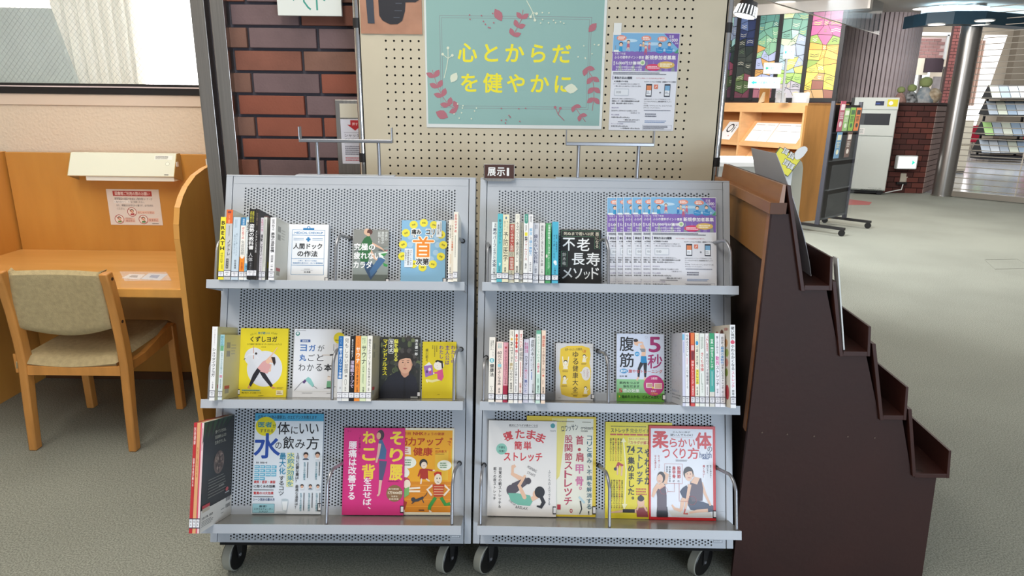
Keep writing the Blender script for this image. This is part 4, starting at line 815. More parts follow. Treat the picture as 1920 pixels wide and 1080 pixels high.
spine_book('L', 2, .4396, .4540, .190, .13, 'black book spine with white and pale purple brushed lettering', '131317', sp(('v', 28, 5, 62, 36, '飲むだけで眠れる！', 'e8e8ee', 1), ('v', 12, 38, 90, 80, '深睡眠スープで', 'd6c6e4', 1.4)), group=GD)
spine_book('L', 2, .4548, .4700, .190, .13, 'orange book spine with a white katakana title, fourth of the six', 'ee8f3a', sp(('v', 26, 3, 76, 18, '人生が', 'd86a2c', .6), ('v', 12, 17, 94, 42, 'サウナ', 'fbf3e8', 1.6), ('v', 26, 43, 76, 76, '行ってきます', '4a2a14', 1.2), ('v', 36, 78, 70, 86, '永瀬', '5c3416', .4)), group=GD)
spine_book('L', 2, .4708, .4885, .190, .13, 'pale green book spine with large thin katakana title', 'dbe4bc', sp(('v', 48, 3, 72, 12, '医者が', '5c8a5a', .4), ('v', 18, 3, 42, 12, '教える', '5c8a5a', .4), ('v', 10, 14, 94, 44, 'サウナ', '23302a', .9), ('v', 34, 45, 66, 56, 'の教科書', '5c7a52', .3), ('d', 30, 58, 60, 76, 2, '8aa47c'), ('v', 42, 78, 72, 86, '加藤', '2c3a2c', .6)), group=GD)
spine_book('L', 2, .4893, .5040, .191, .13, 'white book spine with a long black title and a beige board, last of the six', 'efece4', sp(('v', 26, 5, 74, 77, '顔色をうかがってしまう私を手放す方法', '2c2a28', .9), ('v', 30, 79, 64, 85, '堀', '4c4a48', .4)), group=GD, side='bdb6a0', sidedraw=('R', backcover('b4ac94')))
def mogi(p):
    p.r(0, 0, 100, 100, '2c2e2c'); rr = random.Random(2)
    for _ in range(70): p.e(rr.uniform(0, 100), rr.uniform(0, 80), rr.uniform(2, 7), rr.uniform(1.5, 6), rr.choice(('4a543c', '3c4038', '5c6644', '34383a', '6c7450', '44403c', '242624')), 9)
    p.e(64, 40, 25, 19, '242020', 26)
    for a_ in range(16): an = a_/16*2*PI; p.e(64+22*math.cos(an), 37+16*math.sin(an), 6, 4.4, ('2c2828', '4a4644')[a_ % 2], 9)
    p.p([(0, 100), (6, 80), (22, 64), (44, 56), (52, 62), (66, 64), (76, 58), (90, 66), (97, 84), (92, 100)], '20222e'); p.p([(50, 52), (74, 52), (72, 62), (62, 67), (54, 61)], 'c4927a'); p.p([(60, 66), (64, 66), (66, 100), (60, 100)], '181a24')
    p.e(63, 45, 17, 14.5, 'd6a68c', 26); p.p([(43, 42), (45, 31), (62, 24), (82, 30), (84, 46), (79, 35), (64, 34), (50, 37)], '26211f')
    for x in (57, 70): p.l([(x-3.2, 38.6), (x+3.2, 38.2)], 1.1, '3a2a26'); p.e(x, 41.4, 2.2, .9, '3a2a26')
    p.l([(63, 42), (61.5, 47), (65, 47.6)], .9, 'b07c66'); p.p([(57, 51), (63, 50.2), (69, 51), (63, 53)], 'a85a52'); p.e(79, 45, 2, 3, 'c4927a')
    p.vt(6, 3, 19, 63, 'マインドフルネス', 'efe03a', 2.0); p.vt(34, 3, 45, 40, '脳を鍛える', 'ece65a', 1.8); p.p([(20, 5), (22, 3), (32, 3), (34, 5), (34, 25), (32, 27), (22, 27), (20, 25)], 'e8e8e4'); p.p([(21, 5.4), (22.6, 4), (31.4, 4), (33, 5.4), (33, 24.6), (31.4, 26), (22.6, 26), (21, 24.6)], '16161a'); p.vt(22, 5, 32, 25, '茂木式', 'f4f4f0', 1.4)
    p.vt(86, 3, 94, 30, '茂木健一郎', 'f0f0ee', 1.2); p.r(78, 97, 96, 99.4, '9a9c9a')
face_book('L', 2, .5062, .6310, .188, .015, 'dark book cover with a photo of a man in navy and vertical yellow lettering', '2c2e2c', mogi, t=.0145, tag_x=.97, edge='d9d6c8')
def watashi(p):
    yl = 'dcc71f'; p.r(0, 0, 100, 100, yl); pc = '6b4a86'
    p.vt(84, 6, 97, 38, 'わたしの', pc, 1.6); p.vt(67, 6, 80, 41, '主人公は', pc, 1.6); p.vt(49, 6, 62, 30, 'わたし', pc, 1.6)
    p.d(40, 7, 44, 20, 1, '6b5a20', vert=True); p.d(34, 7, 38, 28, 1, '6b5a20', vert=True); p.d(28, 6, 32, 14, 1, '6b5a20', vert=True); p.vt(9, 12, 17, 36, '細川貂々', '4a4020', 1)
    p.e(49, 42, 15, 8, 'efe8e0'); p.p([(38, 34), (44, 32), (60, 34), (62, 46), (58, 48), (56, 38), (46, 35), (40, 37)], '26221f'); p.e(44, 42, .8, None, '3a3030', 8); p.l([(44, 46), (47, 45.6)], .6, '3a3030')
    p.l([(12, 68), (30, 70), (54, 66)], 7, 'e8dc9a'); p.l([(12, 67), (16, 72)], 3, 'f0e6c8'); p.p([(44, 52), (60, 48), (64, 62), (58, 69), (46, 66)], 'd4548c'); p.l([(46, 55), (36, 55)], 5, 'd4548c'); p.e(34, 56, 2.4, None, 'efe8e0')
    p.p([(4, 43), (30, 41), (33, 58), (10, 63)], '9a6cb4'); p.p([(6, 43), (20, 36), (28, 41)], 'e8e6e2'); p.e(22, 49, 4.5, 3, 'e8e0dc'); p.e(14, 53, 3.4, 2.6, '5c3a7a'); p.e(24, 54, 3, 3, 'd04a84'); p.d(46, 92.5, 56, 93.6, 1, '5a4c14')
face_book('L', 2, .6374, .7424, .175, .0125, 'yellow book with a cartoon figure in pink reading a purple book', 'dcc71f', watashi, t=.012)
# ---- left rack, bottom shelf
GE = 'three magazines standing at the left end of the bottom shelf'
def mush(p):
    p.r(0, 0, 100, 100, '1a1c1c')
    for i in range(6): p.p([(0+i*16, 0), (12+i*16, 0), (2+i*14, 14-i*1.5), (-2+i*14, 20-i*2)], '1f3a24' if i % 2 else '24442a')
    for i, t_ in enumerate(('食べていたのは、', '抗加齢をよぶの', '生命力でした。')): p.t(36, 10+i*5.2, 72, 13.4+i*5.2, t_, 'b8b8a8', .6)
    rr = random.Random(4)
    p.e(52, 42, 17, 11, '6e5c54', 26)
    for _ in range(40): a_ = rr.uniform(0, 2*PI); q = rr.uniform(0, 1)**.6; p.e(52+14*q*math.cos(a_), 41+9.5*q*math.sin(a_), rr.uniform(1.8, 3), rr.uniform(1.1, 2), rr.choice(('8c776c', '5a4a44', '4a3c38', '9c887c')), 8)
    p.d(20, 54, 78, 73, 7, '8c8c84', fill=.28); p.t(54, 64.4, 72, 66.2, 'ほん物を、', 'c8c8c0', .5); p.e(82, 72, 5, 2, 'c85a5c'); p.d(76, 74, 92, 76, 1, 'c8c8c8')
    p.r(0, 80.5, 100, 100, 'e2dfd8'); p.r(4, 76.5, 27, 79.5, 'c43c46'); p.r(5, 79.5, 27, 83, 'c8bca8'); p.t(4, 87, 38, 89.2, '女性の不調、相談室', '2a2a2c', 1); p.d(4, 90.4, 40, 96, 4, '5a5a5c', fill=.4)
    for y in (80.6, 87): p.r(80, y, 95, y+3.6, '3c3c3e')
    for y in (80.6, 87):
        for i in range(5): p.r(81.5+i*2.8, y, 82.6+i*2.8, y+3.6, 'e2dfd8')
    p.d(64, 89, 76, 90.2, 1, '4a4a4c'); p.d(64, 92.6, 74, 93.6, 1, '4a4a4c')
spine_book('L', 3, .0308, .0392, .300, .212, 'red magazine spine with white lettering, outermost of the three standing magazines', 'c03038', sp(('v', 15, 4, 85, 20, '別冊健康', 'f0dada', .8), ('v', 20, 32, 80, 58, '血管の名医が教える', 'f4e4e4', 1)), name='magazine', cat='magazine', dep=.21, group=GE)
spine_book('L', 3, .0400, .0490, .300, .212, 'pale orange magazine spine between the red and the pink standing magazines', 'e2a878', sp(('v', 30, 22, 70, 50, '免疫と睡眠の特集', 'b4703c', .4),), name='magazine', cat='magazine', dep=.21, group=GE)
spine_book('L', 3, .0498, .0590, .300, .212, 'standing magazine with a dark back cover showing a knobbly root and a green leaf', 'ecd0d4', sp(('r', 0, 0, 40, 100, 'd8586c'), ('d', 50, 5, 80, 30, 1, 'a4505c')), name='magazine', cat='magazine', dep=.21, group=GE, side='e2dfd8', sidedraw=('R', mush))
def mizu(p):
    p.r(0, 0, 100, 100, 'dfe6ee'); p.r(0, 0, 100, 7.5, '4aa4cc'); p.t(4, 1.8, 90, 5.4, '名医が「水飲み健康法」のエビデンスを教えます', '16344a', .8); p.e(16, 13, 15, 9.6, 'e3d62a', 30)
    p.t(5, 8.5, 25, 14, '医者', '2a8a9a', 1.8); p.t(26, 10.5, 31, 14.2, 'が', '2a6a3a', .8); p.t(8, 15.8, 27, 19.2, 'すすめる', '2a3a3a', .6)
    bk = '1f2126'
    p.t(33, 8.5, 51, 21, '体', bk, .8); p.t(53, 13, 63, 20.4, 'に', bk, .4); p.t(65, 10, 78, 20, 'い', bk, .6); p.t(80, 10, 93, 20, 'い', bk, .6)
    p.t(0, 20, 38, 45, '水', '2a4fa4', 1.2); p.t(31, 29, 40, 35.4, 'の', bk, .3); p.t(42, 23, 58, 35.5, '飲', bk, .9); p.t(60, 26, 74, 35, 'み', bk, .4); p.t(76, 23, 94, 36, '方', bk, .6)
    p.t(4, 48.4, 20, 50.2, '監修　藤田紘一郎', '3a3a40', .6)
    for r_ in range(4):
        for c_ in range(4): 
            if r_ < 3 or c_ < 2: p.r(2+c_*8.2, 52+r_*3.9, 9.4+c_*8.2, 55+r_*3.9, '5fb0d0'); p.d(2.4+c_*8.2, 52.5+r_*3.9, 9+c_*8.2, 54.5+r_*3.9, 1, 'dff0f6')
    p.t(2, 67, 33, 70, '病気・症状・美容', 'c83c3c', 1.4); p.t(2, 71.4, 33, 74.2, 'に効く水の効果', '26262c', 1.4); p.d(2, 75.6, 31, 77, 1, '3a3a40'); p.t(2, 78, 31, 81, '驚異の10大効果', 'c83c3c', 1.2); p.d(2, 82.4, 33, 83.8, 1, '3a3a40'); p.t(2, 84.4, 33, 87.2, 'シーン別水の飲み方', '2a4a7c', 1.2)
    p.r(1.4, 90, 33, 99, '9fd0dc'); p.box(1.4, 90, 33, 99, .4, '3a7a8c'); p.t(11, 91.4, 22, 93.6, '厳選！', '1a3a44', 1); p.t(4, 94.2, 31, 96.2, 'ミネラルウォーター', '1a3a44', 1); p.t(11, 96.8, 24, 98.6, 'カタログ', '1a3a44', .8)
    p.r(49, 39.5, 59, 73, 'e4e2a0'); p.vt(49, 39, 60, 73, '水飲み効果を', '2a8ab0', .8); p.vt(37.5, 39, 47.5, 61, '最大化', '2a8ab0', .8); p.vt(37.5, 62, 46.5, 82, 'するコツ', '26262c', .4)
    p.vt(61.5, 39, 67, 69, '１日に必要な量は？', '26262c', .8); p.vt(62, 71, 67, 95, '最適な温度は？', '26262c', .4)
    for x, y, r_, q in ((76, 42.5, 6, 0), (93, 42, 6, 1), (72, 73, 4, 1), (84, 73, 4, 0), (95, 73, 4, 1)):
        p.e(x, y, r_, None, 'd4dce4'); p.e(x, y-r_*.25, r_*.62, None, '3a3030', 14); p.e(x, y, r_*.5, None, 'dcb098', 14); p.p([(x-r_*.8, y+r_*.6), (x-r_*.4, y+r_*.35), (x+r_*.4, y+r_*.35), (x+r_*.8, y+r_*.6)], 'f0f0f4' if q else '46526a')
        p.vt(x-3, y+6, x+.5, y+24, '生活と水の健康法', '3a8a9c', .3); p.d(x+2, y+6, x+4.5, y+24, 1, '4a4a50', vert=True)
    p.p([(43, 86), (53, 86), (51, 97), (45, 97)], 'c6d2da'); p.p([(44, 87.5), (52, 87.5), (50.6, 96), (45.6, 96)], 'eaf0f4'); p.e(48, 86, 5, 1, 'b4c2cc'); p.e(43, 98, 8, 1, 'c8d0d6')
face_book('L', 3, .1242, .3353, .303, .006, 'tall blue and white magazine with a huge blue character for water', 'dfe6ee', mizu, t=.0055, cat='magazine', name='magazine', m=PRINTG, tag_x=.975, edge='2c5a80', lift=.003)
def pinkm(p):
    pk_ = 'd4317f'; yl = 'f2d44a'; p.r(0, 0, 100, 100, pk_)
    for i, c in enumerate('そり腰'): p.t(76, 4+i*19.5-(1 if i == 2 else 0), 97, 19+i*19.5+(2 if i == 2 else 0), c, yl, 2.2)
    for i, c in enumerate('ねこ背'): p.t(31, 4+i*19.5-(1 if i == 2 else 0), 52, 18+i*19.5+(2 if i == 2 else 0), c, yl, 2.0)
    p.vt(33, 57, 48, 97, 'を正せば、', 'f8eef4', 1.4); p.vt(8, 15, 22, 83, '腰痛は改善する', 'f8eef4', 1.6); p.t(5, 3, 12, 4.6, 'エイ', '8a2458', 1); p.vt(24, 7, 28, 34, '「その腰痛」も、', '8a2458', .5)
    p.e(60, 8, 6, 6, '4a3a48'); p.e(57, 9, 3.6, 4, 'dca890'); p.l([(60, 14), (64, 26), (63, 36)], [6, 13, 12], '4a6c94'); p.l([(59, 18), (57, 30), (54, 40)], [5, 4, 3], 'dcb0a4'); p.l([(65, 38), (64, 48), (62, 60)], [13, 10, 6], '57587a'); p.l([(62, 60), (60, 76)], [5, 3], 'e0b4a8'); p.l([(60, 76), (57, 78)], 3, 'e0b4a8')
    p.e(85, 75, 13.4, None, '8c6a4a', 30); p.t(75, 69, 92, 71, '累計治療回数', 'f4e8d0', .6); p.t(74, 72.6, 97, 76, '5万9000回', 'f4e8d0', 1); p.t(80, 77.4, 90, 79.4, 'を誇る', 'f4e8d0', .6); p.t(76, 80.6, 92, 82.4, '名医考案', 'f4e8d0', .6); p.d(74, 60.6, 94, 62, 1, '8a2458')
face_book('L', 3, .4015, .5885, .262, .0135, 'magenta magazine with big yellow vertical characters and a standing woman in profile', 'd4317f', pinkm, t=.007, cat='magazine', name='magazine', m=PRINTG, tag_x=.975, lift=.003)
def nhk(p):
    og = 'e8961c'; p.r(0, 0, 100, 100, 'e9e3cc'); p.r(2, 2.5, 97, 97, 'eba828'); p.r(2, 62, 97, 97, 'd88820'); rd_ = 'b4341c'
    for y in (66, 74, 82, 90): p.r(2, y, 97, y+.5, 'f0a83c')
    p.p([(66, 30), (90, 26), (90, 60), (66, 60)], 'e8b83a'); p.l([(96, 24), (97, 60)], 1, 'd8c83a')
    p.t(9, 4.8, 21, 8.2, '別冊', rd_, .6); p.t(25, 4.6, 44, 8.2, 'NHK', rd_, 2); p.t(45, 5, 82, 8.2, 'きょうの健康', rd_, .8)
    p.t(0, 11, 80, 20.4, '筋力アップ', rd_, 1.8); p.t(92, 11, 96, 14, '”', rd_, 1); p.t(88, 15, 95, 20, 'で', rd_, 1); p.t(26, 22.6, 61, 32, '健康', rd_, 1.6); p.t(66, 25.5, 87, 28.6, '石井直方', rd_, .8); p.d(66, 23, 75, 24.2, 1, '6a2a1c'); p.d(66, 29.4, 84, 30.4, 1, '6a2a1c')
    p.p([(1, 21), (21, 22), (22, 31), (1, 30)], 'f0e2d0'); p.d(2, 22.4, 20, 29.6, 3, 'b4341c')
    for cx, cy, rx, ry in ((16, 40, 16, 7), (5, 52, 15, 7), (83, 43, 13, 6)): p.e(cx, cy, rx, ry, 'eef0e4'); p.d(cx-rx*.6, cy-ry*.6, cx+rx*.6, cy+ry*.6, 3, '5a8a5a')
    def man(x, y, s_, hair, top, leg): pass
    p.e(45, 41, 7.4, 5.2, '34302e'); p.e(46, 43, 5.4, 4, 'f0dcc8'); p.l([(44, 43.6), (48, 43.6)], .6, '34302e'); p.p([(40, 47), (53, 47), (54, 59), (39, 59)], 'b03428'); p.l([(52, 48), (62, 49)], 3, 'b03428'); p.l([(62, 49), (66, 49)], 2.4, 'f0dcc8'); p.l([(40, 48), (36, 56)], 3, 'b03428'); limb(p, [(42, 59), (41, 64)], 2.6, 'f0dcc8'); limb(p, [(51, 59), (56, 61)], 2.6, 'f0dcc8')
    p.p([(64, 52), (70, 50), (78, 51), (78, 56), (66, 57)], 'c43a24'); p.e(72, 59, 7, 6.2, 'f2e2cc'); p.e(70, 58, .9, .9, '2a2420', 8); p.e(75, 58, .9, .9, '2a2420', 8); p.l([(70, 62), (74, 62.6)], .8, '2a2420'); limb(p, [(62, 66), (53, 71), (60, 77)], 3.6, 'f2e2cc'); limb(p, [(84, 66), (92, 71), (84, 77)], 3.6, 'f2e2cc')
    p.p([(62, 65), (84, 65), (81, 79), (65, 79)], 'c4482c')
    for y in (67, 70, 73, 76): p.r(65, y, 82, y+.9, 'e8b890')
    p.l([(68, 80), (58, 90), (57, 94)], 6, '3c9440'); p.l([(78, 80), (86, 88), (95, 87)], 6, '3c9440'); p.l([(57, 95), (61, 97)], 3, 'f2e2cc'); p.l([(96, 86), (97, 89)], 3, 'f2e2cc')
    p.e(12, 63, 10, 6, 'c04a5c'); p.e(16, 65, 6.4, 5.2, 'f2e2cc'); p.l([(3, 63), (-0, 68)], 4, 'c04a5c'); p.l([(18, 70), (40, 69)], 3.4, 'f2e2cc'); p.l([(18, 73), (40, 73)], 3.4, 'f2e2cc'); p.p([(4, 72), (20, 68), (20, 77), (8, 82), (1, 80)], '7ab46a'); p.p([(0, 80), (10, 80), (13, 86), (0, 88)], '3f3f58'); p.l([(6, 85), (14, 86), (10, 93)], 6, 'a8382c'); p.l([(8, 95), (13, 96)], 3, 'f2e2cc')
    p.l([(28, 84), (36, 83), (46, 80)], [4, 5, 4], '3c3c40'); p.l([(46, 80), (51, 77), (53, 74)], 1, '3c3c40'); p.e(28, 82.5, 4, 2.6, '3c3c40'); p.l([(30, 85), (25, 87)], 1.6, '3c3c40'); p.l([(44, 82), (47, 86)], 1.6, '3c3c40'); p.r(38, 94, 48, 95, '5a2a1c')
face_book('L', 3, .5700, .7395, .262, .0058, 'orange magazine with cartoon people exercising, partly behind the magenta one', 'e8961c', nhk, t=.0054, cat='magazine', name='magazine', m=PRINTG, lift=.003)
# ---- right rack, top shelf
GF = 'spine-out books at the left of the top shelf, right rack'
R1 = [(.0460, .0620, .181, .130, 'eef0f2', 'white book spine with dark blue lettering, leftmost on the top shelf of the right rack', sp(('v', 40, 2, 80, 9, '実践', '4a5060', .6), ('v', 14, 10, 88, 21, '男の', '22345c', 1.6), ('v', 18, 22, 82, 62, 'パーフェクト', '30466c', .6), ('v', 14, 62, 88, 74, '大全', '22345c', 1.6), ('v', 28, 76, 74, 85.5, '石川隆', '3a4250', .6))),
 (.0628, .0780, .203, .148, '53b9c6', 'tall turquoise book spine with dark lettering, second from the left', sp(('v', 24, 8, 80, 44, '動かないゼロトレ', '173a48', .9), ('p', [(40, 72), (75, 73), (55, 77)], 'dff2f4'), ('v', 26, 77, 76, 85, '石村友見', '173a48', .8))),
 (.0787, .0968, .201, .148, 'e8e2c2', 'tall cream book spine with four large thin black characters', sp(('e', 50, 5, 14, 2, '4a6a8a'), ('v', 58, 9, 84, 24, '怖いほど', '6a7a6a', .4), ('v', 18, 9, 44, 24, '面白い', '6a7a6a', .4), ('v', 8, 25, 92, 70, '予防医学', '33342e', .3), ('r', 26, 74, 60, 74.4, '8a8a7a'), ('v', 30, 78, 68, 85.5, '森勇', '3a3a34', .6))),
 (.0976, .1140, .179, .130, 'd9d6c2', 'book spine with red label blocks carrying white lettering', sp(('r', 6, 2, 92, 48, 'c4443c'), ('v', 18, 3, 84, 47, '絶対に休めない医師', 'f4e4dc', 1.2), ('v', 22, 49, 78, 57, 'が行う', '5a5a50', .6), ('r', 6, 57, 92, 79, 'c4443c'), ('v', 18, 58, 84, 78, '体調管理', 'f4e4dc', 1.2), ('v', 34, 80, 66, 86, '大谷', '4a4a40', .4))),
 (.1154, .1280, .203, .148, 'eceade', 'tall white book spine with a vertical title starting with 60', sp(('d', 30, 2, 70, 8, 2, '9a988c'), ('v', 22, 11, 84, 71, '60代からの鎌田式筋トレ', '3c3a34', .6), ('v', 26, 76, 78, 86, '鎌田實', '2c2a26', .8))),
 (.1286, .1396, .181, .130, 'c6c6bc', 'short grey narrow book spine between two tall white ones', sp(('v', 26, 5, 76, 60, 'こころとからだをおだやかに', '5a5c58', .5), ('d', 30, 64, 66, 80, 1, '6a6c68'))),
 (.1409, .1545, .203, .148, 'eff0ee', 'tall white book spine with a dark green top tab and red lettering', sp(('r', 10, 0, 90, 11, '3f9482'), ('e', 50, 11, 40, 3, '3f9482'), ('v', 36, 2, 66, 11, '自分で', 'e0f0ea', .4), ('d', 30, 16, 70, 26, 2, '6a6c6a'), ('r', 20, 27, 80, 32, 'e8da3a'), ('v', 16, 33, 84, 39, '筋膜', '26262a', 1.4), ('v', 16, 39, 86, 68, 'フォームリリース', 'b44a44', 1), ('v', 28, 72, 72, 81, '滝沢', '3a3a3e', .8))),
 (.1555, .1680, .202, .148, 'eeeef0', 'tall white book spine with light-blue title characters', sp(('d', 24, 2, 76, 14, 2, '5a5a62'), ('v', 14, 20, 88, 31, '解放', '5aaad4', 1), ('v', 30, 32, 76, 38, 'し頭の', '5a6a7a', .5), ('v', 12, 38, 88, 61, '頭の無駄力', '4a9ace', 1), ('v', 26, 70, 72, 84, '天野川有佐', '4a4a52', .5))),
 (.1691, .1860, .180, .130, 'd9dae0', 'pale grey book spine with dark blue title ending in encyclopaedia characters', sp(('d', 24, 3, 76, 12, 2, '7a7c88'), ('v', 14, 19, 88, 68, '疲れない大百科', '2f3560', 1.0), ('v', 30, 72, 74, 84, '工藤孝', '4a4e66', .6))),
 (.1880, .2040, .181, .130, 'e6e4e2', 'off-white book spine with one long thin black title line', sp(('v', 26, 4, 74, 72, '病院に行くほどではない不調', '44424a', .8), ('v', 34, 76, 68, 84, '小林', '5a585e', .5))),
 (.2066, .2222, .180, .130, '4aa062', 'green book spine with white lettering on the top shelf of the right rack', sp(('v', 40, 2, 86, 76, '自律神経を整える1日3分トレーニング', 'e6f4e8', .9), ('e', 22, 55, 16, 3, 'e8e0da'), ('v', 30, 78, 66, 85, '小林', '234a2e', .6))),
 (.2255, .2440, .184, .134, '4cb4d2', 'cyan-blue book spine with a small white dove, last before the black cover', sp(('v', 56, 21, 86, 50, '和食、自律神経が', '1d4a60', .8), ('v', 18, 21, 48, 60, 'すぐで楽しくなる', '1d4a60', .7), ('e', 50, 66, 26, 3, 'f0f4f6'), ('e', 62, 69, 20, 2, 'dce8ee'), ('v', 32, 74, 68, 85, '小林弘', '173a50', .6)))]
for u0, u1, h, n, cov, lab, dr in R1: spine_book('R', 1, u0, u1, h, n, lab, cov, dr, group=GF)
def furo(p):
    p.r(0, 0, 100, 100, '161618'); gn = '6a9a78'
    for q in ([(3, 2), (96, 2), (96, 33), (84, 33), (84, 12), (3, 12), (3, 2)], [(3, 38), (17, 38), (17, 65), (3, 65), (3, 38)]): p.l(q, .9, gn)
    p.t(8, 4, 82, 10, '死ぬまで若いは武', 'e2dac4', .8); p.vt(85.5, 3.5, 94.5, 32, '器になる', 'e2dac4', .8); p.vt(5, 40, 15, 63, '鈴木祐', 'd8d4c8', .8)
    wt = 'f6f6f6'; p.t(6, 14.5, 36, 37, '不', wt, .9); p.t(41, 14.5, 72, 37, '老', wt, .9); p.t(29, 41, 60, 62, '長', wt, .9); p.t(64, 40, 97, 63, '寿', wt, .9)
    for i, c in enumerate('メソッド'): p.t((5, 33, 58, 77)[i], (67, 68, 73, 66)[i], (30, 54, 73, 95)[i], 86, c, wt, .9)
    p.p([(86, 98), (90, 94), (94, 98)], '3c8a4c')
face_book('R', 1, .2566, .3851, .181, .0185, 'black book cover with very large white Japanese title and green thin frames', '161618', furo, t=.018, edge='1c1c1e')
FG = 'stacked recruitment flyers fanned out on the top shelf, right rack'
G, N = RK['R']
us = [.4043, .4338, .4553, .4819, .5122, .5399]
wd = ('leftmost and rearmost', 'second', 'third', 'fourth', 'fifth', 'frontmost and fully visible')
first = None
for i, u in enumerate(us):
    n = .002+.0034*i; M = N@Matrix.Translation((u, VS[1]+.0006, n))
    lab = 'blue and purple flyer on the right rack, '+(wd[i]+' of the six' if i in (0, 5) else wd[i]+' from the left of six')
    if first is None:
        first = thing('flyer_stack_sheet', lab, 'flyer', (0, 0, 0), FG, M=M)
        fpp = MB().box(0, 0, 0, .2065, .290, .0006).build('paper', fp_, first, M)
        fpr = flyer_print(.2065, .290).build('flyer_print', first, M@Matrix.Translation((0, 0, .0006)), PRINTM)
    else:
        c = first.copy(); COL.objects.link(c); c.matrix_world = M; c['label'] = lab; WM[c] = M
        for q in (fpp, fpr): d_ = q.copy(); COL.objects.link(d_); d_.parent = c
# ---- right rack, middle shelf
GG = 'spine-out books at the left of the middle shelf, right rack'
R2 = [(.0445, .0615, .190, .130, 'f0ebe2', 'cream-white book spine with a teal disc, leftmost on the middle shelf of the right rack', sp(('v', 50, 5, 80, 30, '最高のパフォーマンス', '3a3a3a', .5), ('v', 18, 5, 46, 20, 'を実現する', '3a3a3a', .5), ('e', 50, 36, 40, 3.6, '57b4c0'), ('v', 30, 33.5, 70, 38.5, '超', 'e8f4f4', 1), ('v', 14, 41, 90, 61, '健康法', '26282c', 1.2), ('v', 30, 75, 72, 85, 'DaiGo', '4a4a4a', .5))),
 (.0658, .0858, .177, .130, 'f0ded4', 'pale peach book spine with a title starting with 60', sp(('d', 20, 3, 80, 12, 2, '8ab8b8'), ('t', 18, 16, 78, 21, '60', '2e2c2e', 1), ('v', 22, 22, 76, 72, '代から頭がよくなる本', '3a3638', .8), ('r', 24, 37, 76, 42, '8ccad8'), ('v', 34, 76, 66, 85, '高島', '4a4648', .5))),
 (.0869, .1003, .175, .130, 'e2a4b4', 'pink and crimson book spine with a small red heart at its top', sp(('p', [(20, 7), (80, 7), (50, 12)], 'b4343f'), ('v', 20, 13, 80, 70, '気にしすぎる自分がラクになる本', '7a3040', .5), ('r', 0, 72, 100, 100, 'a81f44'))),
 (.1035, .1174, .212, .148, 'eee8dc', 'tall white book spine with black title reading reset lesson for tired bodies', sp(('d', 20, 2, 80, 10, 2, '8a887c'), ('e', 50, 13, 22, 1.8, 'e0b84a'), ('v', 14, 16, 88, 30, 'ネコ', '2a2826', 1), ('v', 36, 30, 76, 44, '背と頭を', '4a4846', .5), ('v', 12, 45, 88, 55, '疲れ', 'a88a34', 1), ('v', 12, 55, 88, 70, 'リセット', '2a2826', 1), ('v', 26, 72, 78, 85, '教室柳川', '3a3836', .6))),
 (.1190, .1303, .212, .148, 'f1eeec', 'tall white book spine with a chain of red and orange dots at its top', sp(('e', 50, 8, 30, 2.6, 'cc3a2e'), ('e', 50, 13, 30, 2.6, 'e0762c'), ('e', 50, 18, 30, 2.6, 'cc3a2e'), ('e', 50, 23, 30, 2.6, 'cc3a2e'), ('v', 14, 27, 88, 44, '痛くない', 'd04a58', 1.4), ('v', 22, 45, 80, 74, 'カラダの使いかた', '2e2c30', .9), ('d', 30, 76, 70, 85, 2, '6a686c'))),
 (.1323, .1432, .212, .148, 'f2e6e0', 'tall white book spine with a red brush title at its top', sp(('v', 12, 5, 88, 24, 'すごい', 'cc4438', .8), ('v', 10, 24, 92, 42, '幹細胞', '7a7a7c', 1), ('d', 30, 44, 66, 70, 1, 'c8605a'), ('v', 22, 72, 80, 86, '佐藤三良', 'b4523c', .8))),
 (.1457, .1610, .186, .130, 'd8d4e2', 'lavender-white book spine with pink and black lettering', sp(('v', 52, 5, 86, 22, '血糖値', 'c04a86', 1), ('v', 16, 5, 48, 22, '健康法', 'c04a86', .8), ('v', 20, 26, 82, 48, 'カラダに', '33313c', 1), ('v', 20, 48, 82, 62, '良いこと', 'c83c70', 1), ('v', 20, 64, 82, 84, '悪いこと', '2f4a94', 1))),
 (.1625, .1800, .190, .130, 'e4e5ee', 'bluish-white book spine with thin large characters at its top', sp(('v', 22, 3, 84, 28, '姿勢の本', '3c3e48', .4), ('v', 56, 29, 80, 50, '疲れない痛めない', '5a5c68', .4), ('v', 22, 29, 46, 48, '不調になら', '5a5c68', .4), ('e', 40, 50, 10, 1.2, '33343c'), ('d', 30, 53, 60, 66, 1, '4a6cb0'), ('v', 52, 70, 84, 85, '山口正貴', '33343c', .6))),
 (.1822, .1952, .212, .148, 'c8e2d6', 'tall mint-green book spine with pink and green lettering', sp(('r', 0, 0, 100, 5, '6cb49a'), ('r', 20, 6, 84, 60, 'eef0e8'), ('v', 26, 8, 78, 44, 'キクチシンでわかる', '5a9a7c', .7), ('v', 26, 45, 78, 58, '内臓不調', 'd0506c', 1), ('d', 30, 66, 66, 74, 2, '5a8a78'), ('v', 28, 75, 74, 85, '渡辺', '2c4a40', .6))),
 (.1977, .2096, .212, .148, 'f0d8c4', 'tall peach book spine, last of the group beside the yellow-and-white cover', sp(('v', 16, 7, 86, 23, '顔診断', 'c8523c', 1.2), ('v', 20, 24, 80, 60, 'で不調を治す・防ぐ', '8a5a48', .7), ('e', 50, 62, 24, 1.4, 'd8705a'), ('d', 30, 68, 60, 76, 1, '8a6a5a'), ('v', 28, 77, 74, 86, '渡邊', '4a3a34', .6)))]
for u0, u1, h, n, cov, lab, dr in R2: spine_book('R', 2, u0, u1, h, n, lab, cov, dr, group=GG)
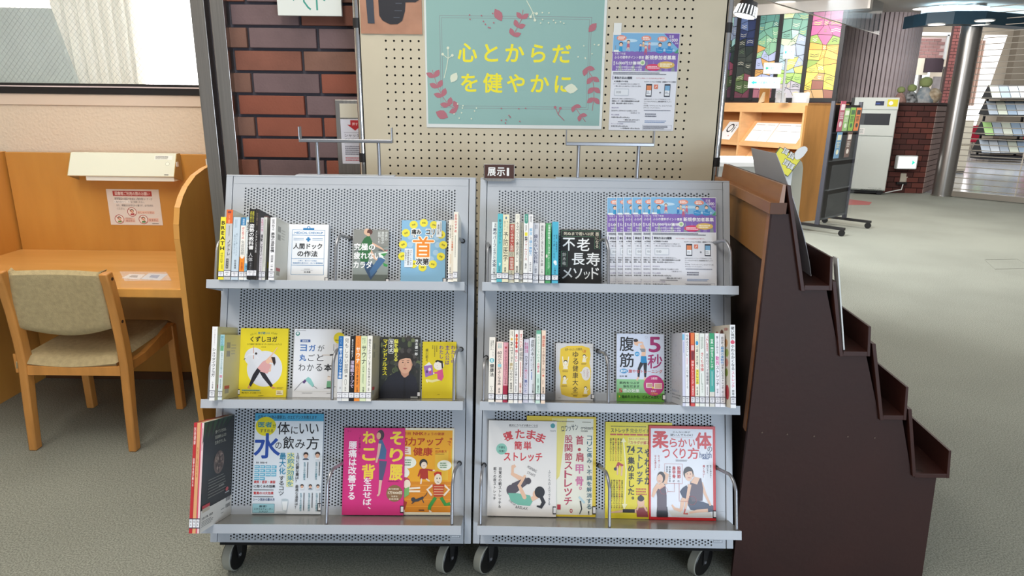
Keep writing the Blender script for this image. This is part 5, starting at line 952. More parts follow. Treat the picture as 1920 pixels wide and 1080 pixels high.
def yuru(p):
    p.r(0, 0, 100, 100, 'd6d6d8'); yl = 'ecc93c'
    p.p([(12, 10), (30, 5), (70, 4), (90, 8), (93, 20), (90, 34), (95, 50), (92, 70), (94, 88), (84, 94), (60, 96), (36, 94), (16, 90), (12, 76), (14, 60), (8, 44), (11, 28)], yl)
    p.t(24, 8.5, 70, 13, '世界一かんたんな健康法', '5a4a1c', .6, rot=-3); p.t(71, 11, 80, 16, '138', 'd0562c', .8, rot=14)
    for i, c in enumerate('ゆる健康大全'): p.t(45, 14.5+i*12.2, 60, 25+i*12.2, c, '3c2f1c', .7)
    def doodle(x, y, s_, up=0):
        p.e(x, y, 5*s_, None, '3a3230', 14); p.e(x, y+1.2*s_, 4*s_, None, 'f6efdc', 14); p.p([(x-4*s_, y+4*s_), (x+4*s_, y+4*s_), (x+6*s_, y+12*s_), (x-6*s_, y+12*s_)], 'f2ead0')
        if up:
            for q in (-1, 1): p.l([(x+q*5*s_, y+7*s_), (x+q*8*s_, y-9*s_)], 2.6*s_, 'f6efdc')
        else: p.l([(x+4*s_, y+6*s_), (x+9*s_, y+2*s_)], 2*s_, 'f6efdc')
        p.d(x-8, y+14*s_, x+9, y+17.5*s_, 2, '8a6c2c', fill=.5)
    doodle(26, 33, 1.05, 1); doodle(76, 22, .9); doodle(24, 60, .95); doodle(80, 78, .85)
    p.e(81, 53, 12, 12, 'e4e0da'); p.p([(64, 51), (72, 48), (72, 55)], 'e4e0da'); p.vt(82, 45, 88, 61, 'がんばらない', 'a03c6c', .4); p.vt(73, 47, 79, 58, 'ゾン!!', 'a03c6c', .4)
    p.d(42, 88, 66, 89.4, 1, '5a4a1c'); p.t(46, 91, 58, 92.8, '加藤雅俊', '3c2f1c', .8); p.d(8, 95.5, 16, 96.6, 1, '55555a')
face_book('R', 2, .2472, .3632, .176, .0125, 'grey-white book with a large yellow blob, doodle people and a vertical title', 'd6d6d8', yuru, t=.012, tag_x=.985)
def gobyo(p):
    p.r(0, 0, 100, 100, 'd3dcf0'); p.r(0, 67.5, 100, 88, '8cc48c'); p.r(0, 87.5, 100, 100, '63a43c'); pu = 'a3286c'
    p.t(6, 4.5, 36, 26, '腹', '202228', .9); p.t(6, 28.5, 36, 50, '筋', '202228', .9); p.t(68, 4.5, 92, 27, '5', pu, 1.4); p.t(65, 30, 96, 51, '秒', pu, .8)
    p.l([(44, 18), (40, 13), (54, 13)], 4, SK); p.e(41, 13.5, 5, 4, SK); p.e(40, 10, 5, 2.4, HR); p.l([(44, 12), (56, 14)], 3, SK); p.l([(52, 16), (57, 24), (56, 34)], [8, 9, 9], SK); p.p([(48, 22), (60, 22), (60, 27), (52, 27)], '8a9098')
    p.p([(51, 33), (62, 33), (64, 44), (50, 44)], '1f86c0'); p.l([(53, 43), (47, 52), (46, 64)], [8, 6, 4], '23252f'); p.l([(60, 43), (60, 54), (60, 64)], [8, 6, 4], '23252f'); p.l([(46, 64), (42, 69)], 3.4, SK); p.l([(60, 64), (58, 69)], 3.4, SK)
    p.e(43, 30, 5, 3.4, '2f9ad4'); p.t(40, 28.6, 46, 31.6, 'の', 'e8f4fa', 1); p.e(15, 55.5, 8.6, 3.4, '2f8cc8'); p.t(8, 53.2, 21, 57.6, '劇的', 'e8f4fa', 1); p.t(25, 53, 96, 58, '腹やせトレーニング', 'c44a4c', 1); p.t(6, 62, 22, 64.4, '松井 薫', '3a3c44', .5)
    p.t(6, 71, 48, 74.6, '筋肉をつぶす', '20402a', .9); p.t(14, 76, 48, 79.8, '脳をだます', '20402a', .9); p.t(5, 81.4, 12, 87, '5', 'd83a34', 1.6); p.t(13, 82, 48, 87, '倍の効果', 'eef6ee', 1.4)
    p.e(78, 76, 21.5, None, 'c0307c', 34); p.t(72, 64, 85, 67.4, '2週間', 'fae8f2', 1); p.r(62, 72.5, 75, 79.5, 'f4e4e0'); p.r(64, 73.5, 74, 78.5, 'c8a48c'); p.r(78, 72.5, 95, 81, 'f4e4e0'); p.r(80, 73.5, 94, 80, 'dcb49a'); p.e(76, 79.4, 2, None, 'f0d83a', 10); p.t(72, 83, 83, 85.6, 'お腹が', 'fae8f2', 1); p.t(72, 86, 86, 89.6, '10.9cm', 'f6a83c', 1)
    p.p([(5, 91), (8, 92.8), (5, 94.6)], 'f0e03a'); p.t(11, 90.6, 92, 95.4, '始めた人から、どんどん凹む！', '14240f', .9); p.e(62, 5, 2.6, None, 'b4b8c8', 14); p.e(62, 5, 2.1, None, 'd3dcf0', 14)
face_book('R', 2, .4358, .5832, .209, .0145, 'pale blue and green book with a bending woman in blue shorts and a purple 5', 'd3dcf0', gobyo, t=.014, tag_x=.985, edge='c6d0dc')
GH = 'spine-out books at the right end of the middle shelf, right rack'
def paleside(p):
    p.r(0, 0, 100, 100, 'c9cdd8'); rr = random.Random(1)
    for _ in range(26): x, y = rr.uniform(8, 90), rr.uniform(8, 76); p.l([(x, y), (x+rr.uniform(2, 7), y-rr.uniform(-3, 4))], .8, rr.choice(('8aa0c4', 'c89aa4', '9aa0b0')))
    p.t(10, 80, 70, 83.6, 'キャロエーズ', '7a9ac4', .4); p.t(10, 86, 86, 88.4, '年齢を感じさせない動き', '6a7080', .3); p.t(10, 90, 80, 92.2, 'まっすぐな骨格に', '6a7080', .3)
R3_ = [(.6070, .6148, .2115, .148, 'd4d6ee', 'pale lilac narrow spine showing its sketch-covered board, first of the right-hand group', sp(('r', 0, 2, 80, 10, '7ac0e4'), ('d', 25, 12, 70, 30, 1, '9aa4d8')), ('L', paleside)),
 (.6155, .6264, .2115, .148, 'eeeef2', 'white book spine with black title and thin pink line, second of the right-hand group', sp(('v', 16, 2, 86, 32, '今あるスロトレ', '3a3a42', .7), ('d', 30, 34, 60, 44, 1, 'd88aa4'), ('v', 26, 46, 76, 76, 'これで整ってくる', '55555e', .6)), None),
 (.6312, .6421, .212, .148, 'd8403a', 'orange-topped red book spine, third of the right-hand group', sp(('r', 0, 0, 100, 16, 'e4763a'), ('r', 10, 17, 90, 24, 'e8c0c0'), ('r', 10, 25, 90, 37, '7a1f2c'), ('v', 18, 38, 82, 70, '体幹トレーニング', 'f4e0da', 1), ('v', 26, 72, 78, 85, '木場克己', 'f4e0da', .8)), None),
 (.6438, .6549, .212, .148, 'f2f0dc', 'white book spine with a blue disc and yellow-outlined katakana, fourth of the right-hand group', sp(('v', 30, 2, 76, 11, 'らくな', 'b0c440', .8), ('e', 50, 14, 36, 3, '2f9ad4'), ('v', 26, 18, 78, 48, 'で超一流の開く', '3a3a3e', 1), ('r', 20, 50, 90, 70, 'ede23c'), ('v', 16, 50, 90, 70, 'ストレッチ', '2a2a24', 1), ('v', 30, 73, 74, 85, '松本健', '4a4a44', .6)), None),
 (.6566, .6711, .211, .148, 'e9ede8', 'white book spine with red exercise title, fifth of the right-hand group', sp(('d', 20, 5, 80, 24, 2, '8a9a8c'), ('v', 16, 26, 86, 52, 'きくち体操', 'd04c48', .9), ('d', 30, 55, 50, 72, 1, '8a9a8c'), ('v', 34, 68, 70, 82, '菊池和子', '9aac9c', .3)), None),
 (.6735, .6832, .211, .148, 'f0eef0', 'white narrow book spine with three red capital letters at its top', sp(('v', 18, 3, 86, 14, 'JAL', 'c43c44', 1), ('v', 28, 14, 80, 25, '健康経営', 'c43c44', .6), ('v', 18, 27, 88, 70, '本気のラジオ体操講座', '3a383e', .7), ('d', 30, 73, 70, 85, 1, '6a6870')), None),
 (.6856, .6993, .212, .148, 'd8d6cc', 'green book spine with white katakana title, seventh of the right-hand group', sp(('r', 0, 0, 100, 50, '2f9c6c'), ('r', 0, 50, 100, 80, '3aa49c'), ('v', 20, 8, 84, 48, '世界一伸びるストレッチ', 'eef8f2', 1.2), ('d', 40, 52, 60, 74, 1, 'e0f0ec')), None),
 (.7013, .7146, .212, .148, 'ecebf4', 'white book spine with pink and black title, eighth of the right-hand group', sp(('v', 26, 4, 76, 28, '驚くほど伸びる', '4a4854', .7), ('v', 14, 31, 90, 44, '動的', 'd04a9c', 1.2), ('v', 16, 44, 90, 72, 'ストレッチ', '2c2a36', 1), ('v', 28, 75, 72, 86, '谷本一', '4a4854', .5)), None),
 (.7158, .7298, .211, .148, 'eef0f8', 'white book spine with blue and black title, ninth of the right-hand group', sp(('v', 22, 4, 78, 18, '自分史上', '3a3c48', 1), ('v', 14, 18, 88, 42, '最高の柔軟性', '2f8ad0', 1), ('v', 22, 42, 80, 76, 'が手に入るストレッチ', '2c2c38', .9), ('v', 30, 78, 74, 86, '村山', '5a5c68', .4)), None)]
for u0, u1, h, n, cov, lab, dr, sd in R3_: spine_book('R', 2, u0, u1, h, n, lab, cov, dr, group=GH, sidedraw=sd, side='c9cdd8' if sd else None)
def katai(p):
    p.r(0, 0, 100, 100, 'd6d0c4')
    for x, y, c in ((30, 12, 'b0503c'), (58, 10, '6a4034'), (80, 22, 'c89a6c'), (84, 34, '9aac5c'), (82, 46, 'c88a7c'), (80, 58, '8a9a4c'), (30, 30, 'b4a48c')): p.e(x, y, 9, 5, c, 12)
    p.e(84, 82, 10, 9, 'b83c44'); p.t(70, 3, 92, 7, '全国続々', 'b04a4c', .8)
spine_book('R', 2, .7345, .7495, .236, .182, 'tall white book spine with black and pink title at the far right shelf end', 'eef0f4', sp(('v', 18, 2, 84, 18, '硬い体が', '1f1f26', 1.4), ('e', 50, 21, 40, 2.4, 'd8506c'), ('v', 18, 24, 84, 55, 'やわらかくなる', '1f1f26', 1.2), ('v', 18, 56, 84, 76, 'ストレッチ', 'd86a8c', 1), ('v', 24, 78, 76, 88.5, '原幸夫', '33333a', .8)), group=GH, side='d6d0c4', sidedraw=('L', katai), labelled=True)
# ---- right rack, bottom shelf
def neta(p):
    p.r(0, 0, 100, 100, 'e9e6e4'); rd_ = 'd2414c'; p.t(30, 3.6, 72, 6, '絶対にカラダが柔かくなる', '4a4648', 1); p.r(30, 6.6, 43, 6.8, '4a4648'); p.r(46, 6.6, 72, 6.8, '4a4648'); p.e(94, 4.6, 3.4, None, '4a9aa0'); p.t(90, 9.4, 98, 11, '750円', '6a6668', .5)
    for i, (c, x, y, r_) in enumerate((('寝', 22, 11.5, -20), ('た', 39.5, 9, -6), ('ま', 56, 9.6, 7), ('ま', 70, 13, 20))): p.t(x, y, x+13, y+9.6, c, rd_, 1.6, rot=r_)
    p.t(38, 21.6, 49, 30.5, '簡', rd_, 1.4); p.t(51.5, 21.6, 63, 30.5, '単', rd_, 1.4); p.t(23, 33.6, 79, 42.6, 'ストレッチ', rd_, 1.6)
    p.e(19.5, 30, 8, None, '8cc8b8', 26); p.t(15, 27, 24.4, 29.6, '不調を', '26524a', 1); p.t(15.4, 31, 24, 33.4, '改善！', '26524a', 1)
    p.vt(15.6, 49, 20.4, 92, '目覚めの朝ストレッチ＆', '3a3638', 1); p.vt(8, 49, 12.6, 84, '眠りの夜ストレッチ', '3a3638', 1); p.vt(88, 51, 92, 88, 'ふとんの上でできる', '6a6e78', .3); p.t(57, 49, 72, 52, 'MORNING', '8a8688', .4, rot=28); p.t(57, 54.5, 70, 57.2, 'START', '8a8688', .4, rot=24); p.t(31, 84, 42, 87, 'STRETCH', '6a6668', .3, rot=38); p.t(41, 89.6, 59, 92.4, '&RELAX', '6a6668', .3, rot=8)
    limb(p, [(36, 48), (36, 56), (54, 63)], [3.6, 5, 8], SK); p.l([(35, 50), (40, 47)], 4, SK); p.l([(58, 62), (40, 70), (34, 75)], [9, 14, 11], '5a545e'); p.e(34, 73, 6.5, 5.6, '5a545e', 20); p.e(59, 63, 4.4, 3.4, '4e4852', 16)
    p.p([(30, 76), (44, 76), (62, 78), (66, 84), (62, 89), (44, 88), (34, 84)], '74b8a4'); limb(p, [(54, 80), (46, 68), (54, 58)], [6, 5, 3.6], SK); p.l([(64, 82), (70, 80)], 6, SK); p.e(71, 77, 5, 4.6, SK); p.e(76, 74.5, 7.4, 6, '2b2c33', 18); p.l([(78, 79), (82, 85), (78, 90), (72, 89)], [5, 6, 5, 2], '2b2c33')
face_book('R', 3, .0424, .2527, .288, .012, 'off-white magazine with red arched title and a woman rolled on her back hugging her knees', 'e9e6e4', neta, t=.0055, cat='magazine', name='magazine', m=PRINTG, tag_x=.975, lift=.003)
def crois(p):
    p.r(0, 0, 100, 100, 'e2c83c'); p.p([(36, 2), (96, 2), (95, 98), (36, 98)], 'e9e8da'); p.p([(36, 2), (58, 2), (48, 60), (36, 70)], 'e6da84'); p.d(38, 4, 74, 6, 1, '8c8468'); p.t(50, 8.5, 74, 14.6, 'ロワッサン', '2c3a44', 1.2, rot=-8); p.t(78, 9.6, 96, 12.6, 'croissant', '3a3c34', 1); p.t(78, 13.6, 88, 15.2, '特別編集', '5a5c54', .8); p.d(80, 4.6, 94, 6, 1, '6a6848')
    for i, c in enumerate('股関節ストレッチ。'): p.t(55, 19+i*8.8, 66, 26.6+i*8.8, c, 'b8405c' if i != 8 else 'b02834', 1.2) if c != '。' else p.t(63, 92, 67, 96, 'o', 'b02834', 1)
    for i, c in enumerate('首・肩甲骨。'): 
        if c == '・': p.e(76, 33, 2.2, None, 'b02834')
        elif c == '。': p.t(76, 70, 80, 73, 'o', 'd8809c', 1)
        else: p.t(71, 19+(0, 0, 17, 29, 41)[i], 82, 28+(0, 0, 17, 29, 41)[i], c, 'b8304c' if i < 3 else 'd070a0', 1.2)
    for i, c in enumerate('コリと痛み、不調を解消する！'): p.t(87, 19+i*5.7, 94, 23.6+i*5.7, c, '3a6c7c', .8) if c not in '、！' else p.t(89, 20+i*5.7, 91, 23+i*5.7, c, '26262c', 1)
    p.l([(78, 84), (80, 92), (77, 97)], [2, 1.6, 1], '2a2c30'); p.l([(76, 80), (84, 86)], 3, 'b8d4dc'); p.r(45, 88, 50, 93, 'b82c3c')
face_book('R', 3, .1600, .3745, .303, .0056, 'yellow and white magazine with pink vertical lettering, tucked behind the off-white one', 'e2c83c', crois, t=.005, cat='magazine', name='magazine', m=PRINTG, tag_x=.975, lift=.003)
def yelm(p):
    p.r(0, 0, 100, 100, 'e9d934'); p.d(8, 3.6, 64, 5.4, 1, '4a4a1c'); p.t(8, 6.6, 35, 11, 'ストレッチ', '24241c', 1.8); p.t(37, 6.6, 66, 11, '完全ガイド', '5a5a1c', .6)
    for i in range(6): p.r(7+i*10, 12.2, 16+i*10, 13.8, 'c04a44')
    p.r(33.5, 15.5, 64, 23.5, 'efe678'); p.t(35, 16.4, 64, 18.4, '悩みスッキリ気持ちいい', 'b8403a', .8); p.t(35, 19.4, 66, 23, '「カラダが蘇る', 'b83434', 1.2)
    for i in range(5): p.vt(6.5+i*3.8, 17, 9.4+i*3.8, 41, ('肩甲骨から広げるストレッチ', '腰に効果を伸ばすストレッチ')[i % 2], ('3a3a14', 'b83a2c')[i == 2], 1)
    for i in range(5): p.vt(8+i*3.9, 60, 11+i*3.9, 90, ('全身をほぐす快眠ストレッチ', '朝の目覚めの体操ストレッチ')[i % 2], ('3a3a14', 'b83a2c')[i == 3], .8)
    p.p([(27, 16), (31, 21), (23, 21)], 'f6f0c0'); p.l([(27, 20), (31, 50), (29, 86)], 2, 'f6f0c0'); p.p([(28, 91), (25, 85), (33, 85)], 'f6f0c0')
    p.l([(26, 46), (20, 43), (16, 50)], 5, 'b4404c'); p.e(15, 49, 2.4, None, '3a3a4c'); p.l([(25, 46), (24, 56)], 2.4, SK); p.l([(18, 46), (18, 55)], 2, SK)
    p.t(32, 25, 44, 32, '74', '20242c', 1.6); p.vt(33, 36, 44, 84, '集めました。', '20242c', 1.4); p.vt(46, 25, 57, 65, 'ストレッチ', '2a3a5c', 1.8); p.vt(58, 27, 69, 65, 'やわらか', '20242c', 1.8); p.d(34, 32.6, 42, 34, 1, '20242c'); p.d(46, 68, 64, 76, 3, 'c85a44')
    p.l([(8, 94), (30, 92), (50, 92)], [2, 4, 6], SK); p.l([(26, 92), (44, 92)], 5, '2a2024'); p.e(53, 83, 5.4, 5, SK); p.e(53, 79, 5, 3, HR); p.e(53, 76.6, 2, None, HR, 10); p.p([(46, 89), (62, 88), (64, 98), (47, 98)], '9a4850'); p.l([(47, 91), (50, 86)], 2.6, SK); p.l([(62, 92), (57, 86)], 2.6, SK)
face_book('R', 3, .4036, .6092, .291, .0056, 'yellow magazine with dark blue vertical lettering, tucked behind the red-framed one', 'e9d934', yelm, t=.005, cat='magazine', name='magazine', m=PRINTG, lift=.001)
def redm(p):
    rd_ = 'cf2228'; p.r(0, 0, 100, 100, rd_); p.r(2.6, 3, 96, 97, 'e8ecf6')
    p.t(36, 5.4, 62, 7.6, 'どんなに体が', '33353f', 1); p.t(32, 8.4, 66, 11, '硬い人でもOK！', '33353f', 1.2); p.r(32, 11.8, 66, 12, 'b02a30')
    p.t(5, 6, 29, 24, '柔', 'd02a30', 2); p.t(31, 13.4, 42, 22.5, 'ら', 'd02a30', 1.2); p.t(44, 13.4, 57, 22.5, 'か', 'd02a30', 1.2); p.t(60, 14, 69, 21.8, 'い', 'd02a30', 1.2); p.t(70, 6.6, 94, 24, '体', 'd02a30', 2); p.t(88, 21.4, 95, 27, 'の', '33353f', .6)
    p.t(20, 25, 31, 34.4, 'つ', 'd02a30', 1.2); p.t(36, 24, 43, 34.6, 'く', 'd02a30', 1.2); p.t(46, 24, 55, 34.6, 'り', 'd02a30', 1.2); p.t(58, 23, 75, 35, '方', 'd02a30', 1.2); p.t(76, 27, 94, 33.6, 'health', '2f4a80', .6); p.r(80, 34, 90, 35, '2f4a80'); p.d(40, 35.8, 58, 38, 2, '6a6c78')
    p.vt(13, 31.5, 16.6, 48, 'むくみ・コリ・', 'c0363c', .8); p.vt(7.6, 31.5, 11, 48, '冷えも消える！', 'c0363c', .5); p.vt(91, 41, 94, 55, '徐々に伸びゆく', '4a4c58', .4); p.vt(86.4, 41, 89.4, 50, '続けると', '4a4c58', .4); p.vt(80.6, 41, 84, 55, '痛くない！', 'c0363c', 1)
    p.box(23, 40.5, 50, 61.6, .35, 'c0363c'); p.vt(42, 43, 47.6, 56, '股関節', 'c8343a', 1.4); p.t(42.6, 57.6, 46, 59.8, 'と', '33353f', .4); p.vt(34.6, 43, 40, 56, '肩甲骨', 'c8343a', 1.4); p.t(35.4, 57.6, 38.6, 59.8, 'が', '33353f', .4); p.vt(29.6, 43, 32.6, 60, '体の柔らかさの', '33353f', .8); p.vt(25.4, 43, 28.4, 52, '決め手！', '33353f', .8)
    # seated woman on the right
    p.p([(28, 90), (90, 88), (94, 96), (34, 96)], 'dcdad6')
    p.l([(55, 74), (50, 80), (48, 90)], [8, 6, 4], SK); p.l([(48, 90), (38, 88), (34, 84)], [5, 4, 2.4], SK); p.p([(50, 66), (56, 63), (60, 68), (58, 78), (50, 76), (46, 70)], '2a3554')
    p.p([(60, 78), (80, 80), (96, 84), (96, 90), (88, 91), (62, 89), (58, 84)], '2a3554'); p.l([(88, 89), (72, 90), (60, 92)], [5, 4.4, 3], SK); p.e(64, 79, 8, 5.6, '2f3242', 20)
    p.l([(78, 60), (84, 72), (92, 84)], [5, 4, 3], SK); p.p([(62, 59), (78, 55), (81, 66), (80, 79), (64, 80), (60, 70)], '5a4a58'); p.p([(62, 60), (68, 54), (76, 55), (72, 62)], SK); p.l([(61, 62), (58, 74), (54, 88)], [5, 4.4, 3.4], SK); p.l([(54, 88), (52, 93), (58, 93)], 2.6, 'c8584c'); p.l([(66, 54), (64, 50)], 5, SK)
    p.e(59, 50, 7.6, 6.8, HR, 22); p.e(59.5, 52.2, 5.8, 6.2, 'ecc4ac', 22); p.e(57, 51, .8, .5, '2a2226', 8); p.e(62, 51, .8, .5, '2a2226', 8); p.l([(58, 55), (62, 55)], .9, 'b8505c'); p.p([(52.5, 51), (54, 46), (60, 44.6), (66, 48), (60, 48)], HR)
    # standing woman on the left
    p.p([(11, 92), (28, 92), (28, 97), (11, 97)], '26262e'); p.p([(12, 86), (27, 86), (28, 93), (11, 93)], '26262e'); p.l([(24, 62), (27, 52), (22, 50)], [5, 5, 4], SK); p.p([(10, 66), (24, 62), (26, 74), (26, 90), (12, 90), (12, 76)], '5a4a58'); p.p([(10, 66), (20, 60), (24, 64), (16, 68)], SK); p.l([(14, 62), (8, 68), (5, 76)], [5, 4, 3], SK); p.l([(5, 76), (12, 66)], 3.4, SK)
    p.e(18, 55, 6, 6, HR, 20); p.e(16, 56.8, 4.6, 5, 'ecc4ac', 18); p.l([(14, 59), (17, 59)], .8, 'b8505c')
    for cx, cy, r_ in ((22, 69, 5.6), (64, 79, 6.4)):
        for a_ in range(16): an = a_/16*2*PI; p.l([(cx+r_*math.cos(an), cy+r_*.7*math.sin(an)), (cx+r_*math.cos(an+.25), cy+r_*.7*math.sin(an+.25))], .45, 'd04048')
    p.l([(38, 61), (38, 70), (28, 70)], .4, 'c0363c'); p.l([(45, 61), (45, 80), (58, 80)], .4, 'c0363c')
face_book('R', 3, .5369, .7400, .283, .0118, 'red-framed magazine with two exercising women and bold red title, on the bottom right shelf', 'cf2228', redm, t=.0058, cat='magazine', name='magazine', m=PRINTG, tag_x=.975, lift=.001)
# ================================================================== brown stepped periodical stand at the right, seen from its end
dk = mat('dark_brown_paint', '30110a', .62, noise=.14, nscale=4, bump=.15, bscale=60)
dk2 = mat('dark_brown_boards', '381710', .52, noise=.12, nscale=5, stretch=(3, .6, 3))
lw = mat('oak_rail', '9a683f', .45, col2='8a5a34', nscale=5, stretch=(6, .8, 6), coat=.15)
lw2 = mat('oak_panel', '92652f', .5, col2='835628', nscale=3, stretch=(4, 2, .6))
Y0, LEN = 1.79, .675
SH = Matrix.Translation((0, Y0, 0))@Matrix(((1, .07, 0, 0), (0, 1, 0, 0), (0, 0, 1, 0), (0, 0, 0, 1)))   # runs back and slightly to the right
std = thing('stepped_stand', 'dark brown stepped periodical stand with light oak top rail, seen end-on beside the right rack', 'display stand', (1.0, 2.2, 0))
endp = [(.705, 0), (.700, 1.155), (.752, 1.155), (.803, .955), (.872, .955), (.935, .762), (1.012, .762), (1.08, .566), (1.148, .566), (1.206, .382), (1.286, .378), (1.305, 0)]
for y in (.006, LEN-.02): MB().prism(endp, 'y', y, y+.016).build('end_panel', dk, std, SH)
# risers, treads and lips
ris = [((.727, 1.233), (.802, .942)), ((.884, .972), (.936, .750)), ((1.022, .790), (1.082, .553)), ((1.158, .590), (1.209, .370))]
for (xa, za), (xb, zb) in ris:
    MB().prism([(xa, za), (xa+.011, za), (xb+.011, zb), (xb, zb)], 'y', -.004, LEN).build('riser', dk2, std, SH, bevel=.0012)
trd = [(.810, .945, .883), (.945, .752, 1.022), (1.090, .555, 1.158), (1.216, .366, 1.318)]
for x0, z, x1 in trd: MB().box(x0, -.003, z, x1, LEN, z+.014).build('tread', dk2, std, SH, bevel=.001)
lips = [(.879, .945, 1.040), (1.014, .752, .842), (1.150, .555, .660), (1.311, .366, .458)]
for x0, z0, z1 in lips: MB().prism([(x0, z0), (x0+.009, z0), (x0-.002, z1), (x0-.010, z1)], 'y', -.004, LEN).build('lip', dk2, std, SH, bevel=.0012)
MB().box(.690, .0, 1.155, .728, LEN, 1.187).build('top_rail', lw, std, SH, bevel=.0015)
MB().box(.691, -.0012, 1.156, .735, .001, 1.186).build('rail_end', mat('dark_rail_end', '5c3a28', .6), std, SH)  # darker brown cap on the near end of the rail
MB().prism([(.714, 1.186), (.727, 1.186), (.7265, 1.234), (.7185, 1.234)], 'y', .0, LEN).build('top_board', lw, std, SH)
MB().box(.7065, .022, 1.015, .714, LEN-.02, 1.155).build('back_panel', lw2, std, SH)
MB().box(.7, .022, .5, .718, .05, 1.155).build('back_stile', lw, std, SH)
MB().box(.716, .03, .06, .722, LEN-.02, 1.02).build('dark_gap_panel', mat('shadow_brown', '2a1610', .8), std, SH)  # dark sheet standing in for the shaded opening below the oak panel
MB().box(.73, .03, .02, 1.28, LEN-.02, .04).build('bottom_board', dk2, std, SH)
for x, z in ((.745, .505), (.82, .50), (.9, .495), (1.0, .495), (1.08, .492)):
    MB().cyl((x, .007, z), (x, .0045, z), .0025, n=8).build('screw', mat('screw_steel', '6b5a50', .5, .6), std, SH)
# papers and dividers on the stand
def bent(u, v):
    x = .862-.076*v+.006*math.sin(v*PI); z = .962+.335*v; near = .09+.21*v**1.4
    return SH@Vector((x, near+u*(.58-near), z))
tag(MB().sheet(bent, 12, 16, .0018).build('grey_divider_sheet', mat('grey_plastic_sheet', 'b0b2ba', .5), smooth=True), 'large curved grey plastic sheet leaning on the top step of the brown stand', 'divider')
MB_ = MB()
tag(MB().prism([(.9475, .768), (.9515, .768), (.896, 1.035), (.892, 1.035)], 'y', .004, .035).build('white_booklet', white, None, SH), 'white-edged booklet standing on the second step of the brown stand', 'booklet')
cb = thing('cream_header_board', 'cream board with a rounded corner standing behind the grey sheet on the brown stand', 'board', (1.02, 2.43, .77))
a = P(1463, 440, Y=2.43); b = P(1500, 440, Y=2.43); c = P(1508, 315, Y=2.43); a.x = .998
pts = [(a.x, .772), (b.x-.004, .772), (c.x-.004, c.z), (c.x-.010, c.z+.02), (c.x-.028, c.z+.035), (c.x-.05, c.z+.04), (a.x-.01, c.z+.04)]
MB().prism(pts, 'y', 2.43, 2.434).build('panel', mat('cream_board', 'b9b4a0', .6), cb)
MB().box(a.x, 2.422, .766, b.x-.005, 2.442, .772).build('foot', mat('cream_board', 'b9b4a0', .6), cb)
ys = thing('yellow_header_sign', 'tilted yellow sign with white jigsaw-shaped characters above the brown stand', 'sign', (1.0, 2.39, 1.2))
q = [P(x, y, Y=2.39) for x, y in ((1453, 291), (1463, 277), (1500, 300), (1477, 330), (1466, 323))]
pl = [(v.x, v.z) for v in q]; cxm = sum(x for x, z in pl)/5; czm = sum(z for x, z in pl)/5
MB().prism([(cxm+(x-cxm)*1.07, czm+(z-czm)*1.07) for x, z in pl], 'y', 2.39, 2.393).build('border', mat('olive_border', '6f7050', .6), ys)
MB().prism(pl, 'y', 2.3885, 2.39).build('plate', mat('sign_yellow', 'faf04a', .5), ys)
w_ = .105; p = Print(w_, w_)
for x, y, s_ in ((18, 22, 26), (48, 26, 28), (42, 58, 26), (66, 62, 28)):
    for dx_, c_, k2 in ((0, '3c3c34', 1.0), (0, 'f6f6f0', .86)): p.p([(x-s_/2*k2, y-s_/2*k2), (x-2, y-s_*.42*k2), (x+s_/2*k2, y-s_/2.2*k2), (x+s_*.44*k2, y), (x+s_/2*k2, y+s_/2*k2), (x, y+s_*.4*k2), (x-s_/2*k2, y+s_/2*k2), (x-s_*.4*k2, y)], c_)
for i, (x, y) in enumerate(((18, 22), (48, 26), (42, 58), (66, 62))):
    for s_ in range(4): p.l([(x-7+(i*3+s_*5) % 4, y-6+s_*4), (x+7-(i*5+s_*3) % 5, y-7+s_*4)], 1.1, '55554c')
    p.l([(x-3, y-8), (x-4, y+8)], 1.1, '55554c')
p.build('sign_lettering', ys, Matrix.Translation((cxm-.046, 2.3884, czm-.038+.018))@Matrix.Rotation(PI/2, 4, 'X')@Matrix.Rotation(math.radians(-24), 4, 'Z')@Matrix.Scale(.86, 4), PRINTM)
c = P(1502, 287, Y=2.38)
MB().prism([(c.x+.020*math.cos(t/16*2*PI)*(1 if math.sin(t/16*2*PI) > 0 else .85)+.010*math.sin(t/16*2*PI), c.z+.023*math.sin(t/16*2*PI)) for t in range(16)], 'y', 2.382, 2.386).build('white_tab', mat('white_tab', 'f6f6f4', .5), ys)
e_ = P(1466, 347, Y=2.40); g_2 = P(1486, 322, Y=2.40)
MB().box(e_.x, 2.40, e_.z, g_2.x, 2.403, g_2.z).build('white_card', white, ys)
MB().cyl((c.x-.012, 2.386, c.z-.012), (c.x-.012, 2.43, c.z-.04), .003).cyl((cxm+.02, 2.393, czm-.02), (cxm+.03, 2.43, czm-.03), .003).build('support_rod', rod_m, ys)
